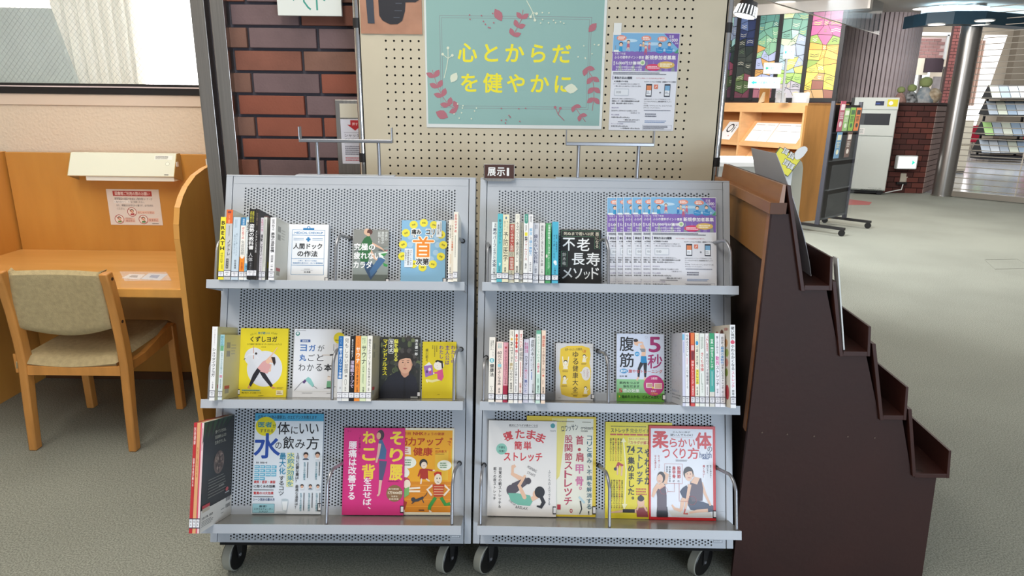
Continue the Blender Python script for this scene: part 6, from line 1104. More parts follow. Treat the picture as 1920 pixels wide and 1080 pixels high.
# ================================================================== far right: shelves, rack, cabinet, brick wall, pillar, shutter, hall
oak = mat('pale_oak', 'dca873', .5, noise=.06, nscale=6, stretch=(1, 1, 4)); oak_in = mat('oak_inside', 'b87a44', .6); brn = mat('brown_end_board', 'a8763c', .6, noise=.15, nscale=2, stretch=(4, 4, .8))
C0 = Vector((3.62, 8.62, 0)); PSI = math.radians(-59)
F1 = Matrix.Translation(C0)@Matrix.Rotation(PSI, 4, 'Z')      # x along the front (negative = away to the left), y = depth
fs = thing('low_magazine_shelf', 'pale oak magazine shelf with sloping white papers below the stained glass', 'shelf unit', C0, M=F1)
HT = 1.50
for x in (-2.0, -1.02, -.03): MB().box(x, .01, 0, x+.03, .84, HT-.03).build('upright', oak, fs, F1)
MB().box(.0, .005, 0, .03, .85, HT-.001).build('end_board', brn, fs, F1)
MB().box(-2.0, 0, HT-.03, .03, .85, HT).build('top_board', oak, fs, F1); MB().box(-2.0, .0, HT-.12, 0, .02, HT-.03).build('fascia', oak, fs, F1)
MB().box(-1.98, .42, 0, -.0, .44, HT-.03).build('back_panel', oak_in, fs, F1)
for z in (.93, .56, .20):
    for x0, x1 in ((-1.97, -1.02), (-.99, -.03)):
        MB().prism([(.02, z), (.02, z+.035), (.035, z+.05), (.30, z+.33), (.32, z+.33), (.32, z+.30), (.05, z)], 'x', x0, x1).build('sloping_shelf', oak, fs, F1)
rr = random.Random(8)
for i, (x, w_) in enumerate(((-.93, .2), (-.74, .17), (-.56, .26), (-.31, .2), (-1.42, .22))):
    SLM = F1@Matrix.Translation((x, .052, .93+.068))@Matrix.Rotation(math.radians(46.5), 4, 'X')
    o = thing('paper_sheet', ('white sheet on the sloping oak shelf, '+('leftmost of the row of four', 'second of the row of four', 'third of the row of four', 'last of the row of four', 'in the left bay beside the chrome post')[i]), 'paper', (0, 0, 0), 'sheets on the sloping oak shelf', M=SLM)
    MB().box(0, 0, 0, w_, .33, .002).build('paper', mat('bright_paper', 'f2f1ee', .6), o, SLM)
    p = Print(w_, .33, z0=.0024)
    if i == 4: p.t(20, 12, 80, 60, 'Oi', '26262a', .3); p.e(70, 80, 4, None, 'c85a4a')
    else: p.d(10, 8, 90, 14, 1, 'a8a6a4'); p.d(6, 40, 94, 44, 1, '8c8a88')
    p.build('sheet_print', o, SLM@Matrix.Translation((0, 0, 0)), PRINTM)
TOP = F1@Matrix.Translation((0, 0, HT))
pf = thing('photo_frame', 'small wooden photo frame seen from behind on the oak shelf top', 'picture frame', TOP@Vector((-.79, .2, 0)))
MB().box(-.87, .18, 0, -.71, .20, .20).build('frame_back', mat('frame_wood', 'a8743c', .6), pf, TOP, bevel=.003); MB().prism([(.18, .02), (.10, .0), (.18, .14)], 'x', -.81, -.77).build('stand_leg', mat('strut_card', 'd8c09a', .7), pf, TOP)
for i, x in enumerate((-.60, -.34)):
    o = thing('acrylic_holder', ('clear acrylic holder with a white card', 'clear acrylic box of leaflets')[i]+' on the oak shelf top', 'holder', TOP@Vector((x, .2, 0)), 'acrylic holders on the oak shelf top')
    MB().box(x, .18, 0, x+(.15, .24)[i], .20, .13).build('acrylic', mat('acrylic', 'e8eef0', .1, alpha=.35), o, TOP); MB().box(x+.01, .19, .01, x+(.14, .2)[i], .195, .12).build('card', mat('grey_card', 'c9ccd0', .6), o, TOP)
# direction signs on a slim post
ds = thing('direction_sign_post', 'slim grey post on the oak shelf with three small direction signs and green arrows', 'sign', TOP@Vector((-.2, .25, 0)))
px = P(1467, 185, Y=8.75); MB().box(px.x-.012, 8.75, HT, px.x+.012, 8.77, HT+.58).build('post', mat('post_grey', 'b4b4b4', .4, .5), ds); MB().box(px.x-.06, 8.70, HT, px.x+.06, 8.82, HT+.006).build('foot', mat('post_grey', 'b4b4b4', .4, .5), ds)
for (x0, y0, x1, y1, tx, cc) in ((1402, 145, 1464, 165, '行政資料コーナー', '2fb4b4'), (1431, 118, 1466, 138, '相談室コーナー', '2a9a7c'), (1468, 86, 1491, 110, 'コーナー', '2fb4b4')):
    a = P(x0, y1, Y=8.74); b = P(x1, y0, Y=8.74)
    bd = MB().box(a.x, 8.735, a.z, b.x, 8.748, b.z).build('sign_plate', mat('sign_plate', 'eef0ee', .5), ds)
    p = Print(b.x-a.x, b.z-a.z); p.p([(8, 50), (18, 30), (18, 42), (26, 42), (26, 58), (18, 58), (18, 70)], cc); p.t(29, 36, 92, 64, tx, cc, 1)
    p.build('arrow_lettering', bd, Matrix.Translation((a.x, 8.7348, a.z))@Matrix.Rotation(PI/2, 4, 'X'), PRINTM)
# white table between
a = P(1338, 288, Z=1.0); b = P(1415, 300, Z=1.0); 
wt_ = thing('white_counter', 'white low counter glimpsed behind the oak rail, in front of the magazine shelf', 'counter', (1.9, 5.2, 0))
MB().box(1.60, 5.6, .96, 2.22, 6.3, 1.0).build('counter_top', mat('counter_white', 'f4f4f2', .5), wt_, bevel=.004); MB().box(1.62, 5.65, 0, 2.19, 6.25, .96).build('counter_body', mat('counter_body', 'd8d8d4', .6), wt_)
# stained glass wall
SG0 = P(1352, 183, Y=12.3); SG1 = P(1568, 186, Y=11.2); SG0.z = SG1.z = 0
dr = (SG1-SG0); SLN = dr.length; dr.normalize(); nv = Vector((dr.y, -dr.x, 0))
GM = Matrix(((dr.x, -nv.x, 0, SG0.x), (dr.y, -nv.y, 0, SG0.y), (0, 0, 1, 0), (0, 0, 0, 1)))
sgz0, sgz1 = 1.60, 2.93
wn = st(MB().box(0, .03, sgz0-.06, SLN, .09, sgz0).box(0, .03, sgz1-.04, SLN, .09, sgz1).build('window_2', black, None, GM))
st(MB().box(-.3, .0, sgz1, SLN+.3, .2, 3.1).build('wall_glass_top', ceil_m, None, GM)); st(MB().box(0, .04, 0, SLN, .14, sgz0-.06).build('wall_glass_base', mat('glass_base', '5a3c34', .8), None, GM))
cuts = [0, .10, .27, .47, .71, .98]
pals = [['7f8aa0', '8fb8b4', '4a5470', '2c3a38', '54406a', '7a4050', '3c4a34', '4c3440', '2a3c34'], ['5a6c94', '303a5c', '2c3432', '363c3a', '3a403c', '5c6c44', '4a5c3c', '7c4a54', '6a3c4a'],
        ['5c8c84', '6fa08c', '7aac8c', '88b494', 'c8985c', 'a8b0d0', 'b8c0e0', 'c4cce4', '9a6470'], ['7ca898', 'c4dcb4', 'b0ccc8', 'a4b0c0', 'a0b8c0', 'e8dc74', 'a4c870', 'ecd868', 'b4b0b8'],
        ['b85c8c', 'c8648c', 'e89a4c', '8ca454', 'e8a04c', 'ecc85c', 'e4c450', 'b89464', '8c5a4c'], ['dca468', 'e4b47c', 'c8dcd4', 'b4d4cc', 'a4bc50', 'dce0dc', '7a8a44', 'c8bcb0', 'c0b43c']]
rr = random.Random(11)
for k in range(6):
    x0 = cuts[k]*SLN+.03; x1 = (cuts[k+1]*SLN if k < 5 else SLN)-.03
    if k < 5: MB().box(x1, .0, sgz0-.04, x1+.06, .08, sgz1).build('mullion', black, wn, GM)
    if x1-x0 < .05: continue
    p = Print(x1-x0, sgz1-sgz0, z0=.0, dz=.0); nr = 11; nc = 3 if x1-x0 > .3 else 2
    gx = [[c_/nc*100+(rr.uniform(-14, 14) if 0 < c_ < nc else 0) for c_ in range(nc+1)] for _ in range(nr+1)]; gy = [[r_/nr*100+(rr.uniform(-4.5, 4.5) if 0 < r_ < nr else 0) for c_ in range(nc+1)] for r_ in range(nr+1)]
    p.r(0, 0, 100, 100, '181a1c'); p.dz = .003
    for r_ in range(nr):
        for c_ in range(nc):
            q = [(gx[r_][c_], gy[r_][c_]), (gx[r_+1][c_], gy[r_+1][c_]), (gx[r_+1][c_+1], gy[r_+1][c_+1]), (gx[r_][c_+1], gy[r_][c_+1])]
            mx = sum(a_[0] for a_ in q)/4; my = sum(a_[1] for a_ in q)/4; p.z = .004
            q = [(mx+(a_[0]-mx)*.95, my+(a_[1]-my)*.93) for a_ in q]; cc = pals[k][min(8, max(0, r_*9//nr+rr.choice((0, 0, 1, -1))))]; p.p(q, cc)
            if rr.random() < .6:
                p.z = .007
                w2 = (q[3][0]-q[0][0])*.36; c2 = rr.choice(('e0dcc8', '3c4c40', 'd4c878', '6a8460')); up = rr.choice((-1.4, 1.4))
                for s_ in range(2): p.l([(mx-w2, my-1.2+s_*2.2), (mx, my-1.2+up+s_*2.2), (mx+w2, my-1.0+s_*2.2)], 2.0, c2)
    p.build('stained_pane', wn, GM@Matrix.Translation((x0, .035, sgz0))@Matrix.Rotation(PI/2, 4, 'X'), GLOW)
# ribbed round column
cc_ = P(1629, 175, Y=13.4); RC = .73
cl_ = st(MB().cyl((cc_.x, 13.4, 0), (cc_.x, 13.4, 3.1), RC-.045, n=72).build('pillar_1', mat('column_groove', '453a3c', .8)))
rib = None
for k in range(60):
    a_ = k/60*2*PI
    if rib is None: rib = MB().box(RC-.05, -.028, 0, RC, .028, 3.1).build('rib', mat('column_rib', 'c2b2b3', .75, noise=.1, nscale=3), cl_, Matrix.Translation((cc_.x, 13.4, 0))); rib0 = Matrix.Translation((cc_.x, 13.4, 0)); base = WM[cl_]
    else:
        c = rib.copy(); COL.objects.link(c); c.parent = cl_; c.matrix_basis = base.inverted()@rib0@Matrix.Rotation(a_, 4, 'Z')@rib0.inverted()@base
# smoke-barrier glass hanging from the ceiling
g0 = P(1436, 0, Z=2.62); g1 = P(1640, 62, Z=2.62); d_ = (g1-g0).normalized(); n_ = Vector((d_.y, -d_.x, 0)); g0 = g0-d_*1.2
BM = Matrix(((d_.x, n_.x, 0, g0.x), (d_.y, n_.y, 0, g0.y), (0, 0, 1, 0), (0, 0, 0, 1))); bl = (g1-g0).length+.25
gb = thing('smoke_barrier', 'hanging clear glass smoke barrier with a thin steel lower edge below the ceiling', 'glass screen', g0)
MB().box(0, -.003, 2.62, bl, .003, 3.1).build('pane', mat('barrier_glass', '8e99a0', .05, alpha=.22), gb, BM); MB().box(0, -.008, 2.611, bl, .005, 2.622).build('edge_rail', steel, gb, BM)
# ceiling downlights
for i, (x, y, c_) in enumerate(((1472, 5, 0), (1733, 17, 1), (1756, 47, 2), (1846, 40, 3), (1838, 47, 4))):
    q = P(x, y, Z=3.095 if i < 2 else 2.9)
    if i >= 2: q = P(x, y, Z=2.74)
    R_ = (.16, .17, .12, .12, .12)[i]
    z_ = q.z
    dl = thing('downlight', ('round ceiling downlight above the stained glass', 'round ceiling downlight between the ribbed column and the steel pillar', 'hall downlight under the blue soffit, left of the steel pillar', 'hall downlight behind the shutter, right one of the pair', 'hall downlight behind the shutter, left one of the pair')[i], 'ceiling light', q, 'round downlights')
    MB().cyl(q, q+Vector((0, 0, .012)), R_, n=28).build('lens', mat('lit_lens', 'fff8ec', .5, emis=1.6), dl); MB().cyl(q+Vector((0, 0, .004)), q+Vector((0, 0, .02)), R_*1.12, n=28).build('rim', white, dl)
# spotlight hanging near
sx = P(1408, 12, Y=4.5)
sl = thing('spotlight', 'lit grey spotlight with cooling fins hanging at the top, right of the chrome post', 'spotlight', sx)
RM = Matrix.Translation(P(1396, 30, Y=4.5))@Matrix.Rotation(math.radians(14), 4, 'Y')
MB().lathe((0, 0, 0), [(.060, .0), (.066, .002), (.066, .012), (.058, .06), (.055, .085), (.03, .092)], 28, RM).build('housing', mat('spot_grey', '4a4c50', .4), sl, smooth=True)
for k in range(18):
    a_ = k/18*2*PI; MB().prism([(.066, .004), (.0745, .004), (.064, .058), (.058, .06)], 'y', -.0035, .0035, RM@Matrix.Rotation(a_, 4, 'Z')).build('fin', mat('spot_fin_glow', 'e8eef0', .3, emis=.9), sl)  # fins given a glow of their own; only the lens is the lamp
MB().cyl(RM@Vector((0, 0, -.004)), RM@Vector((0, 0, .001)), .062, n=28).build('lens', mat('lit_lens2', 'ffffff', .5, emis=2.5), sl)
MB().cyl(RM@Vector((0, 0, .09)), RM@Vector((0, 0, .17)), .022, n=16).cyl(RM@Vector((0, 0, .16)), (RM@Vector((0, 0, .16))).xy.to_3d()+Vector((0, 0, 3.1)), .012, n=10).build('stem', mat('spot_grey', '4a4c50', .4), sl, smooth=True)
a = P(1368, 20, Y=5.2); b = P(1404, 0, Y=4.4)
st(MB().prism([(a.x-.5, 5.2), (a.x+.05, 5.2), (1.62, 4.3), (1.0, 4.3)], 'z', 2.33, 2.40).build('trim_3', mat('beam_wood', 'c08a58', .6)))
# black brochure rack on castors
Q = Matrix.Translation((3.92, 8.2, 0))@Matrix.Rotation(math.radians(43), 4, 'Z')
br = thing('brochure_rack', 'black mobile brochure rack with clear pockets beside the brown shelf end', 'display rack', Q@Vector((0, 0, 0)), M=Q)
bk = mat('rack_black', '110f11', .5)
for x in (-.40, .40):
    MB().prism([(-.04, .09), (.01, .09), (.0, 1.52), (-.04, 1.52)], 'x', x-.015, x+.015).build('upright', mat('rack_frame', '3c3c44', .4), br, Q)
    MB().box(x-.02, -.34, .07, x+.02, .26, .10).build('foot', bk, br, Q)
    for y in (-.31, .22): MB().cyl(Q@Vector((x-.012, y, .036)), Q@Vector((x+.012, y, .036)), .036, n=18).build('castor', hubm, br, smooth=True)
MB().prism([(-.02, .14), (-.012, .14), (-.012, 1.48), (-.02, 1.48)], 'x', -.385, .385).build('back_board', bk, br, Q)
acr = mat('pocket_acrylic', 'c8d0d4', .4, alpha=.04)
for z in (.16, .50, .84, 1.16):
    y = -.021
    MB().prism([(y-.002, z), (y-.07, z+.005), (y-.075, z+.30), (y-.072, z+.30), (y-.066, z+.01), (y-.002, z+.005)], 'x', -.38, .38).build('pocket', acr, br, Q)
fl_ = [(-.30, 1.17, 'b4566a', 'e8d8dc', .34, 'red and white leaflet, leftmost in the upper pocket'), (-.15, 1.17, '9ac47c', 'e4ecd8', .26, 'pale green leaflet in the upper pocket'), (.02, 1.17, '8fbf4a', '3c6a3c', .27, 'bright green leaflet in the upper pocket'), (.19, 1.17, 'e0803c', '3a2c24', .27, 'orange leaflet, last in the upper pocket'),
       (-.28, .86, '6f9cc0', 'e8e6c8', .3, 'blue and cream leaflet in the second pocket'), (.02, .86, '6a5048', 'e4dcd4', .3, 'brown leaflet in the second pocket')]
for x, z, c1, c2, h_, lab in fl_:
    y = -.05; LMx = Q@Matrix.Translation((x, y, z+.012))@Matrix.Rotation(math.radians(92), 4, 'X')
    o = thing('leaflet', lab+' of the black brochure rack', 'leaflet', (0, 0, 0), 'leaflets in the black brochure rack', M=LMx)
    MB().box(0, 0, 0, .14, h_, .004).build('sheet', mat('leaf_'+c1, c1, .5), o, LMx)
    p = Print(.14, h_, z0=.0044, dz=.0002); p.r(12, 10, 88, 30, c2); p.d(14, 36, 86, 60, 4, c2); p.e(50, 76, 26, 10, c2); p.build('leaflet_print', o, LMx, PRINTM)
# tall white book cabinet
s0 = P(1578, 362, Z=0); s1 = P(1658, 366, Z=0); dd = (s1-s0); WD = dd.xy.length; an = math.atan2(dd.y, dd.x)
CM = Matrix.Translation((s0.x, s0.y, 0))@Matrix.Rotation(an, 4, 'Z')
cb2 = thing('book_steriliser', 'tall white cabinet with dark window and yellow sticker before the low brick wall', 'cabinet', s0, M=CM)
wh = mat('cabinet_white', 'cdd2cc', .4); HC = 1.63
MB().box(0, 0, .07, WD, .5, HC).build('body', wh, cb2, CM, bevel=.008)
MB().box(.01, -.022, .09, WD-.01, -.001, .985).build('lower_door', wh, cb2, CM, bevel=.005); ud = MB().box(.01, -.022, 1.0, WD-.01, -.001, 1.42).build('upper_door', wh, cb2, CM, bevel=.005); MB().box(.0, -.018, 1.435, WD, -.001, HC).build('control_panel', wh, cb2, CM, bevel=.005)
MB().box(.09, -.026, 1.18, WD-.10, -.020, 1.37).build('window', mat('cabinet_window', '222228', .4), ud, CM, bevel=.01)
MB().box(-.008, -.028, 1.18, .008, -.01, 1.34).build('handle', mat('handle_grey', '7a7c7c', .4), ud, CM)
MB().box(.32, -.0195, 1.50, .45, -.0182, 1.57).build('display', mat('display_navy', '141a3c', .3), cb2, CM); MB().box(.50, -.0195, 1.485, .655, -.0182, 1.60).build('yellow_sticker', mat('sticker_yellow', 'dcd02c', .5), cb2, CM)
p = Print(WD, HC); p.d(54, 92.2, 60, 93.4, 1, 'a8b4d8') if False else None
p.e(50, 3.5, .1, None, 'ffffff'); p.t(10, 5.0, 18, 7.0, 'ooo', 'e8ecf4', 1); p.d(49, 5.2, 61, 6.8, 2, '4a6ac8'); p.e(82, 5.6, 5, None, 'f4f2ec', 14)
p.r(8, 31, 32, 37.2, 'e4e2de'); p.e(14.5, 34.2, 5.4, None, 'c06a6a', 20); p.e(14.5, 34.2, 4.4, None, 'e4e2de', 20); p.l([(11.5, 32.8), (17.5, 35.8)], 1, 'c06a6a'); p.d(21, 32, 31, 36.6, 3, '8a8c8a')
p.t(60, 92.4, 90, 93.4, 'For your life', '7a7e7a', .3); p.t(44, 94.2, 92, 95.6, 'BOOKSTERILIZER', '5a5e5a', 1)
p.build('cabinet_print', cb2, CM@Matrix.Translation((0, -.0235, 0))@Matrix.Rotation(PI/2, 4, 'X'), PRINTM)
for x in (.06, WD-.12): MB().box(x, .03, 0, x+.07, .09, .07).build('foot', black, cb2, CM)
MB().box(.02, .05, .02, WD-.02, .45, .07).build('plinth', black, cb2, CM)
# low brick wall with three figures
l0 = P(1655, 361, Z=0); l1 = P(1741, 363, Z=0); l0 = Vector((5.95, 12.1, 0)); l1 = Vector((l1.x, 11.95, 0)); l1.x = P(1729, 362, Y=11.95).x
dl_ = (l1-l0); LW = dl_.length; LMt = Matrix.Translation(l0)@Matrix.Rotation(math.atan2(dl_.y, dl_.x), 4, 'Z'); LH = 1.52
lwall = st(MB().prism([(.004, .012), (LW-.008, .012), (LW+.60, .9), (.004, .9)], 'z', 0, LH).build('wall_low_brick', mat('dark_joint', '241614', .9), None, LMt))
EM = LMt@Matrix.Translation((LW, 0, 0))@Matrix.Rotation(-math.atan2(.61, .89), 4, 'Z')
MB().prism([(-.01, -.012), (LW+.004, -.012), (LW+.625, .92), (-.01, .92)], 'z', LH, LH+.035).build('coping', mat('coping_dark', '3a221e', .6), lwall, LMt)
lb = [mat('low_brick_a', '5c2e28', .8), mat('low_brick_b', '4c2823', .8), mat('low_brick_c', '66352c', .8)]
ls = {}; rr = random.Random(6); bw, bh = .205, .0945
for r_ in range(16):
    z0 = r_*bh+.004; x = LW-.004; first = True
    while x > .3:
        w_ = (bw if r_ % 2 else bw/2) if first else bw; first = False; w_ = min(w_, x-.0)
        i = rr.choice((0, 1, 1, 2)); key = (round(w_, 3), i)
        if key not in ls: ls[key] = (MB().box(x-w_+.012, 0, z0, x, .013, z0+bh-.012).build('brick', lb[i], lwall, LMt), x, z0)
        else:
            s_, sx_, sz_ = ls[key]; rotv = LMt.to_3x3()@Vector((x-sx_, 0, z0-sz_)); dup(s_, Matrix.Translation(rotv))
        x -= w_
sb = {}
for r_ in range(16):
    z0 = r_*bh+.004; y = .016; first = True
    while y < 1.04:
        w_ = (bw/2 if r_ % 2 else bw) if first else bw; first = False; w_ = min(w_, 1.07-y)
        key = round(w_, 3)
        if key not in sb: sb[key] = (MB().box(-.012, y, z0, .003, y+w_-.012, z0+bh-.012).build('brick', mat('side_brick', 'b49a92', .8), lwall, EM), y, z0)
        else: s_, sy_, sz_ = sb[key]; dup(s_, Matrix.Translation(EM.to_3x3()@Vector((0, y-sy_, z0-sz_))))
        y += w_
moss = mat('moss_green', '8a9460', .95, bump=.8, bscale=60)
for i, (x, h_, bc, lab) in enumerate(((1686, .26, 'b08a80', 'small doll with a mossy green ball head, leftmost on the low brick wall'), (1706, .30, 'a8a8a8', 'striped doll with a mossy green ball head, middle of three on the low brick wall'), (1730, .42, 'b4b0ac', 'largest doll with a mossy green ball head and pale shawl on the low brick wall'))):
    q = P(x, 192, Y=12.25); q.z = LH+.035
    o = thing('moss_head_doll', lab, 'figurine', q, 'dolls on the low brick wall')
    s_ = h_/.42
    MB().lathe((q.x, q.y, q.z), [(.17*s_, 0), (.18*s_, .05*s_), (.12*s_, .16*s_), (.085*s_, .24*s_), (.04*s_, .28*s_)], 16).build('robe', mat('robe_%d' % i, bc, .9, col2=('8a6a60', '303030', '7c8890')[i], nscale=16), o, smooth=True)
    MB().lathe((q.x, q.y, q.z), [(.03*s_, .26*s_), (.085*s_, .29*s_), (.105*s_, .35*s_), (.085*s_, .41*s_), (.03*s_, .44*s_)], 16).build('moss_ball', moss, o, smooth=True)
    if i == 2: MB().lathe((q.x+.13, q.y-.08, q.z), [(.05, 0), (.11, .08), (.12, .16), (.06, .23), (.02, .25)], 14).build('small_doll', mat('small_doll', '8c7458', .9, col2='c8b8a0', nscale=12), o, smooth=True)
# lit exit guidance lamp and socket on the low wall
a = P(1672, 316, Y=12.0); b = P(1714, 291, Y=12.0)
ex = thing('guidance_lamp', 'lit white guidance lamp with a green arrow low on the dark brick wall', 'sign', a)
MB().box(a.x, 11.85, a.z, b.x, 11.95, b.z).build('housing', mat('lamp_housing', 'd8dad8', .4), ex, bevel=.02); MB().box(a.x+.015, 11.845, a.z+.02, b.x-.03, 11.85, b.z-.02).build('lit_face', mat('lit_face', 'ffffff', .4, emis=1.2), ex)
p = Print(b.x-a.x, b.z-a.z, dz=.001); p.p([(70, 32), (86, 50), (70, 68)], '2fc0a4'); p.build('arrow', ex, Matrix.Translation((a.x, 11.843, a.z))@Matrix.Rotation(PI/2, 4, 'X'), PRINTL)
a = P(1691, 328, Y=11.99); b = P(1698, 338, Y=11.99)
so = thing('wall_socket', 'cream wall socket with a black plug and white cord on the low brick wall', 'socket', a)
MB().box(a.x-.02, 11.985, b.z-.06, b.x+.03, 12.0, a.z+.03).build('plate', mat('socket_plate', 'c8c0b0', .5), so, bevel=.003); MB().box(a.x-.09, 11.95, b.z-.07, b.x+.01, 11.98, b.z-.03).build('plug', black, so)
MB().tube([(a.x+.03, 11.96, b.z-.06), (a.x+.0, 11.93, b.z-.16), (a.x-.10, 11.92, .05), (a.x-.3, 11.9, .01)], .009, 8).build('cord', white, so, smooth=True)
# big steel pillar
q = P(1765, 367, Z=0)
st(MB().cyl((q.x, q.y, 0), (q.x, q.y, 3.1), .152, n=48).build('pillar_2', mat('satin_steel_pillar', '9c9894', .3, .85), smooth=True)).name = 'pillar_2'
MB().cyl((q.x, q.y, 0), (q.x, q.y, .02), .165, n=48).build('floor_collar', steel, bpy.data.objects['pillar_2'], smooth=True)
# roller shutter grille
h0 = P(1778, 368, Z=0); h1 = P(1921, 382, Z=0); hd_ = (h1-h0).normalized(); HL = 3.6
HM = Matrix(((hd_.x, -hd_.y, 0, h0.x), (hd_.y, hd_.x, 0, h0.y), (0, 0, 1, 0), (0, 0, 0, 1)))
shg = thing('grille_shutter', 'roller grille shutter of thin horizontal steel bars closing off the bright hall', 'shutter', h0)
bar = None; bm2 = mat('grille_bar', 'b4aca0', .35, .5); nbar = 32
for k in range(nbar):
    z = .14+k*.0935
    if bar is None: bar = MB().tube([HM@Vector((0, 0, z)), HM@Vector((HL, 0, z))], .0075, 6).build('bar', bm2, shg)
    else: dup(bar, Matrix.Translation((0, 0, k*.0935)))
lk = None
for x in (.95, 1.9, 2.85):
    if lk is None: lk = MB().box(x-.008, -.004, .1, x+.008, .004, 3.1, HM).build('link_strip', bm2, shg)
    else: dup(lk, Matrix.Translation(HM.to_3x3()@Vector((x-.95, 0, 0))))
MB().box(0, -.03, .01, HL, .03, .10, HM).build('bottom_rail', mat('shutter_rail', '8c867c', .4, .6), shg)
# hall behind the shutter
cream_w = mat('hall_cream', 'd8ceba', .8)
def P2(x, y, Y): return P(x, y, Y=Y)
# brick pier
a = P2(1781, 200, 20.5); b = P2(1812, 200, 20.5)
a = P2(1772, 150, 20.5); b = P2(1812, 150, 20.5)
bp = st(MB().box(a.x, 20.5, 1.0, b.x, 20.6, 5.0).build('pillar_3', mat('pier_joint', '4a3634', .9)))
m_ = MB(); k = 0; z = 1.02
while z < 4.2:
    x = a.x-.0-(0.11 if k % 2 else 0)
    while x < b.x: m_.box(max(x, a.x), 20.485, z, min(x+.20, b.x), 20.5, z+.075); x += .22
    z += .09; k += 1
m_.build('bricks', mat('pier_brick', '6e3c38', .8, noise=.25, nscale=2.5), bp, kind='stuff')
MB().box(a.x-.9, 20.4, .0, b.x-.0, 21.0, .995).build('lower_cladding', cream_w, bp)
# upper brick band behind glass with white frames
a = P2(1690, 108, 21.5); b = P2(1778, 70, 21.5)
st(MB().box(a.x-.6, 21.602, a.z, b.x, 21.7, b.z).build('wall_brick_band', mat('pale_joint', 'c8b4b0', .9)))
m_ = MB(); z = a.z+.01; k = 0
while z < b.z-.06:
    x = a.x-.6-(.12 if k % 2 else 0)
    while x < b.x-.2: m_.box(x, 21.58, z, x+.22, 21.6, z+.075); x += .24
    z += .095; k += 1
o = m_.build('pale_brick_courses', mat('pale_hall_brick', '9c7470', .85, noise=.2, nscale=2)); tag(o, 'pale brick band above the far doorway, seen past the ribbed column', 'brickwork', kind='stuff')
st(MB().box(a.x-.8, 21.4, a.z-.5, b.x-.5, 21.5, a.z-.02).build('trim_4', cream_w))
m_ = MB().box(a.x-.8, 21.3, b.z+.02, b.x+.3, 21.4, b.z+.12)
for x in (1710, 1717, 1775): q = P2(x, 90, 21.3); m_.box(q.x-.03, 21.3, a.z-.05, q.x+.03, 21.36, b.z+.05)
st(m_.build('window_frame_white', white)).name = 'window_3'
tag(MB().box(P2(1738, 100, 21.35).x, 21.33, a.z-.42, P2(1772, 100, 21.35).x, 21.39, a.z-.02).build('dark_hall_board', mat('dark_purple_board', '3c2c34', .7)), 'dark rectangular board on the far hall wall above the bright doors', 'board')
# bright doors: daylight through glass
day = mat('daylight_glazing', 'eef4f4', .4, emis=1.1)
a = P2(1690, 190, 22.0); b = P2(1745, 130, 22.0)
dw = st(MB().box(a.x-.3, 22.0, .0, b.x, 22.05, b.z).build('door_1', day))
m_ = MB()
for x in (1710, 1724, 1768): q = P2(x, 160, 21.9); m_.box(q.x-.04, 21.9, 0, q.x+.04, 21.98, b.z+.05)
m_.box(a.x-.3, 21.9, b.z, P2(1770, 160, 21.9).x, 21.98, b.z+.08)
m_.build('door_frame', mat('door_frame_grey', '8a8480', .4, .5), dw)
a = P2(1757, 190, 22.2); b = P2(1768, 150, 22.2)
st(MB().box(a.x-.2, 22.2, 0, b.x+.2, 22.3, b.z+.1).build('wall_hall_side', mat('grey_purple_brick', 'a49c9c', .8, noise=.2, nscale=4)))
# large bright window behind the shutter
w0 = P2(1842, 200, 24.5); w1 = P2(1882, 60, 24.5); w2 = P2(1830, 180, 23.5)
st(MB().prism([(w0.x-.9, .9), (w1.x-.35, .9), (w1.x+.15, w1.z-.1), (w0.x-.35, w1.z-.1)], 'y', 24.5, 24.55).build('window_4', mat('hall_glazing', 'ffffff', .4, emis=2.2)))
vb = MB()
for i in range(7): q = P2(1812+i*5.2, 100, 23.3); vb.box(q.x-.02, 23.3, 1.6, q.x+.02, 23.38, P2(1830, 75, 23.3).z)
tag(vb.build('vertical_blind', mat('blind_slats', 'c8a898', .8)), 'narrow vertical blind slats beside the bright hall window behind the shutter', 'blind')
# beige wall block on the far right
a = P2(1868, 285, 22.9); st(MB().box(a.x, 22.9, 0, a.x+1.9, 23.2, 5.0).build('wall_beige', mat('beige_hall_wall', '776d5f', .85)))
tag(MB().box(a.x+1.1, 22.87, 1.9, a.x+1.3, 22.9, 2.2).build('wall_switch_plate', mat('brown_switch', '6a5a48', .6)), 'small brown plate on the beige hall wall behind the shutter', 'switch')
# blue soffit ring
m_ = MB(); m2 = MB(); pts = [(1714, 34), (1738, 30), (1790, 27), (1850, 27), (2010, 40)]
q = [P(x, y, Z=2.88) for x, y in pts]
for i in range(4):
    A_, B_ = q[i], q[i+1]
    for mm, z0, z1, off in ((m_, 2.74, 2.93, 0), (m2, 2.93, 3.05, .25)):
        dv = (B_-A_).normalized(); nn = Vector((-dv.y, dv.x, 0))*off
        mm.add([(A_.x+nn.x, A_.y+nn.y, z0), (B_.x+nn.x, B_.y+nn.y, z0), (B_.x+nn.x, B_.y+nn.y, z1), (A_.x+nn.x, A_.y+nn.y, z1), (A_.x+nn.x*1.2, A_.y+nn.y+.3, z0), (B_.x+nn.x*1.2, B_.y+nn.y+.3, z0), (B_.x+nn.x*1.2, B_.y+nn.y+.3, z1), (A_.x+nn.x*1.2, A_.y+nn.y+.3, z1)], [(0, 1, 2, 3), (7, 6, 5, 4), (0, 4, 5, 1), (3, 2, 6, 7), (0, 3, 7, 4), (1, 5, 6, 2)])
so_ = st(m_.build('trim_5', mat('petrol_blue_soffit', '2c4a5c', .5)))
m2.build('cove_light', mat('cove_light', 'cfe8f4', .5, emis=1.1), so_)
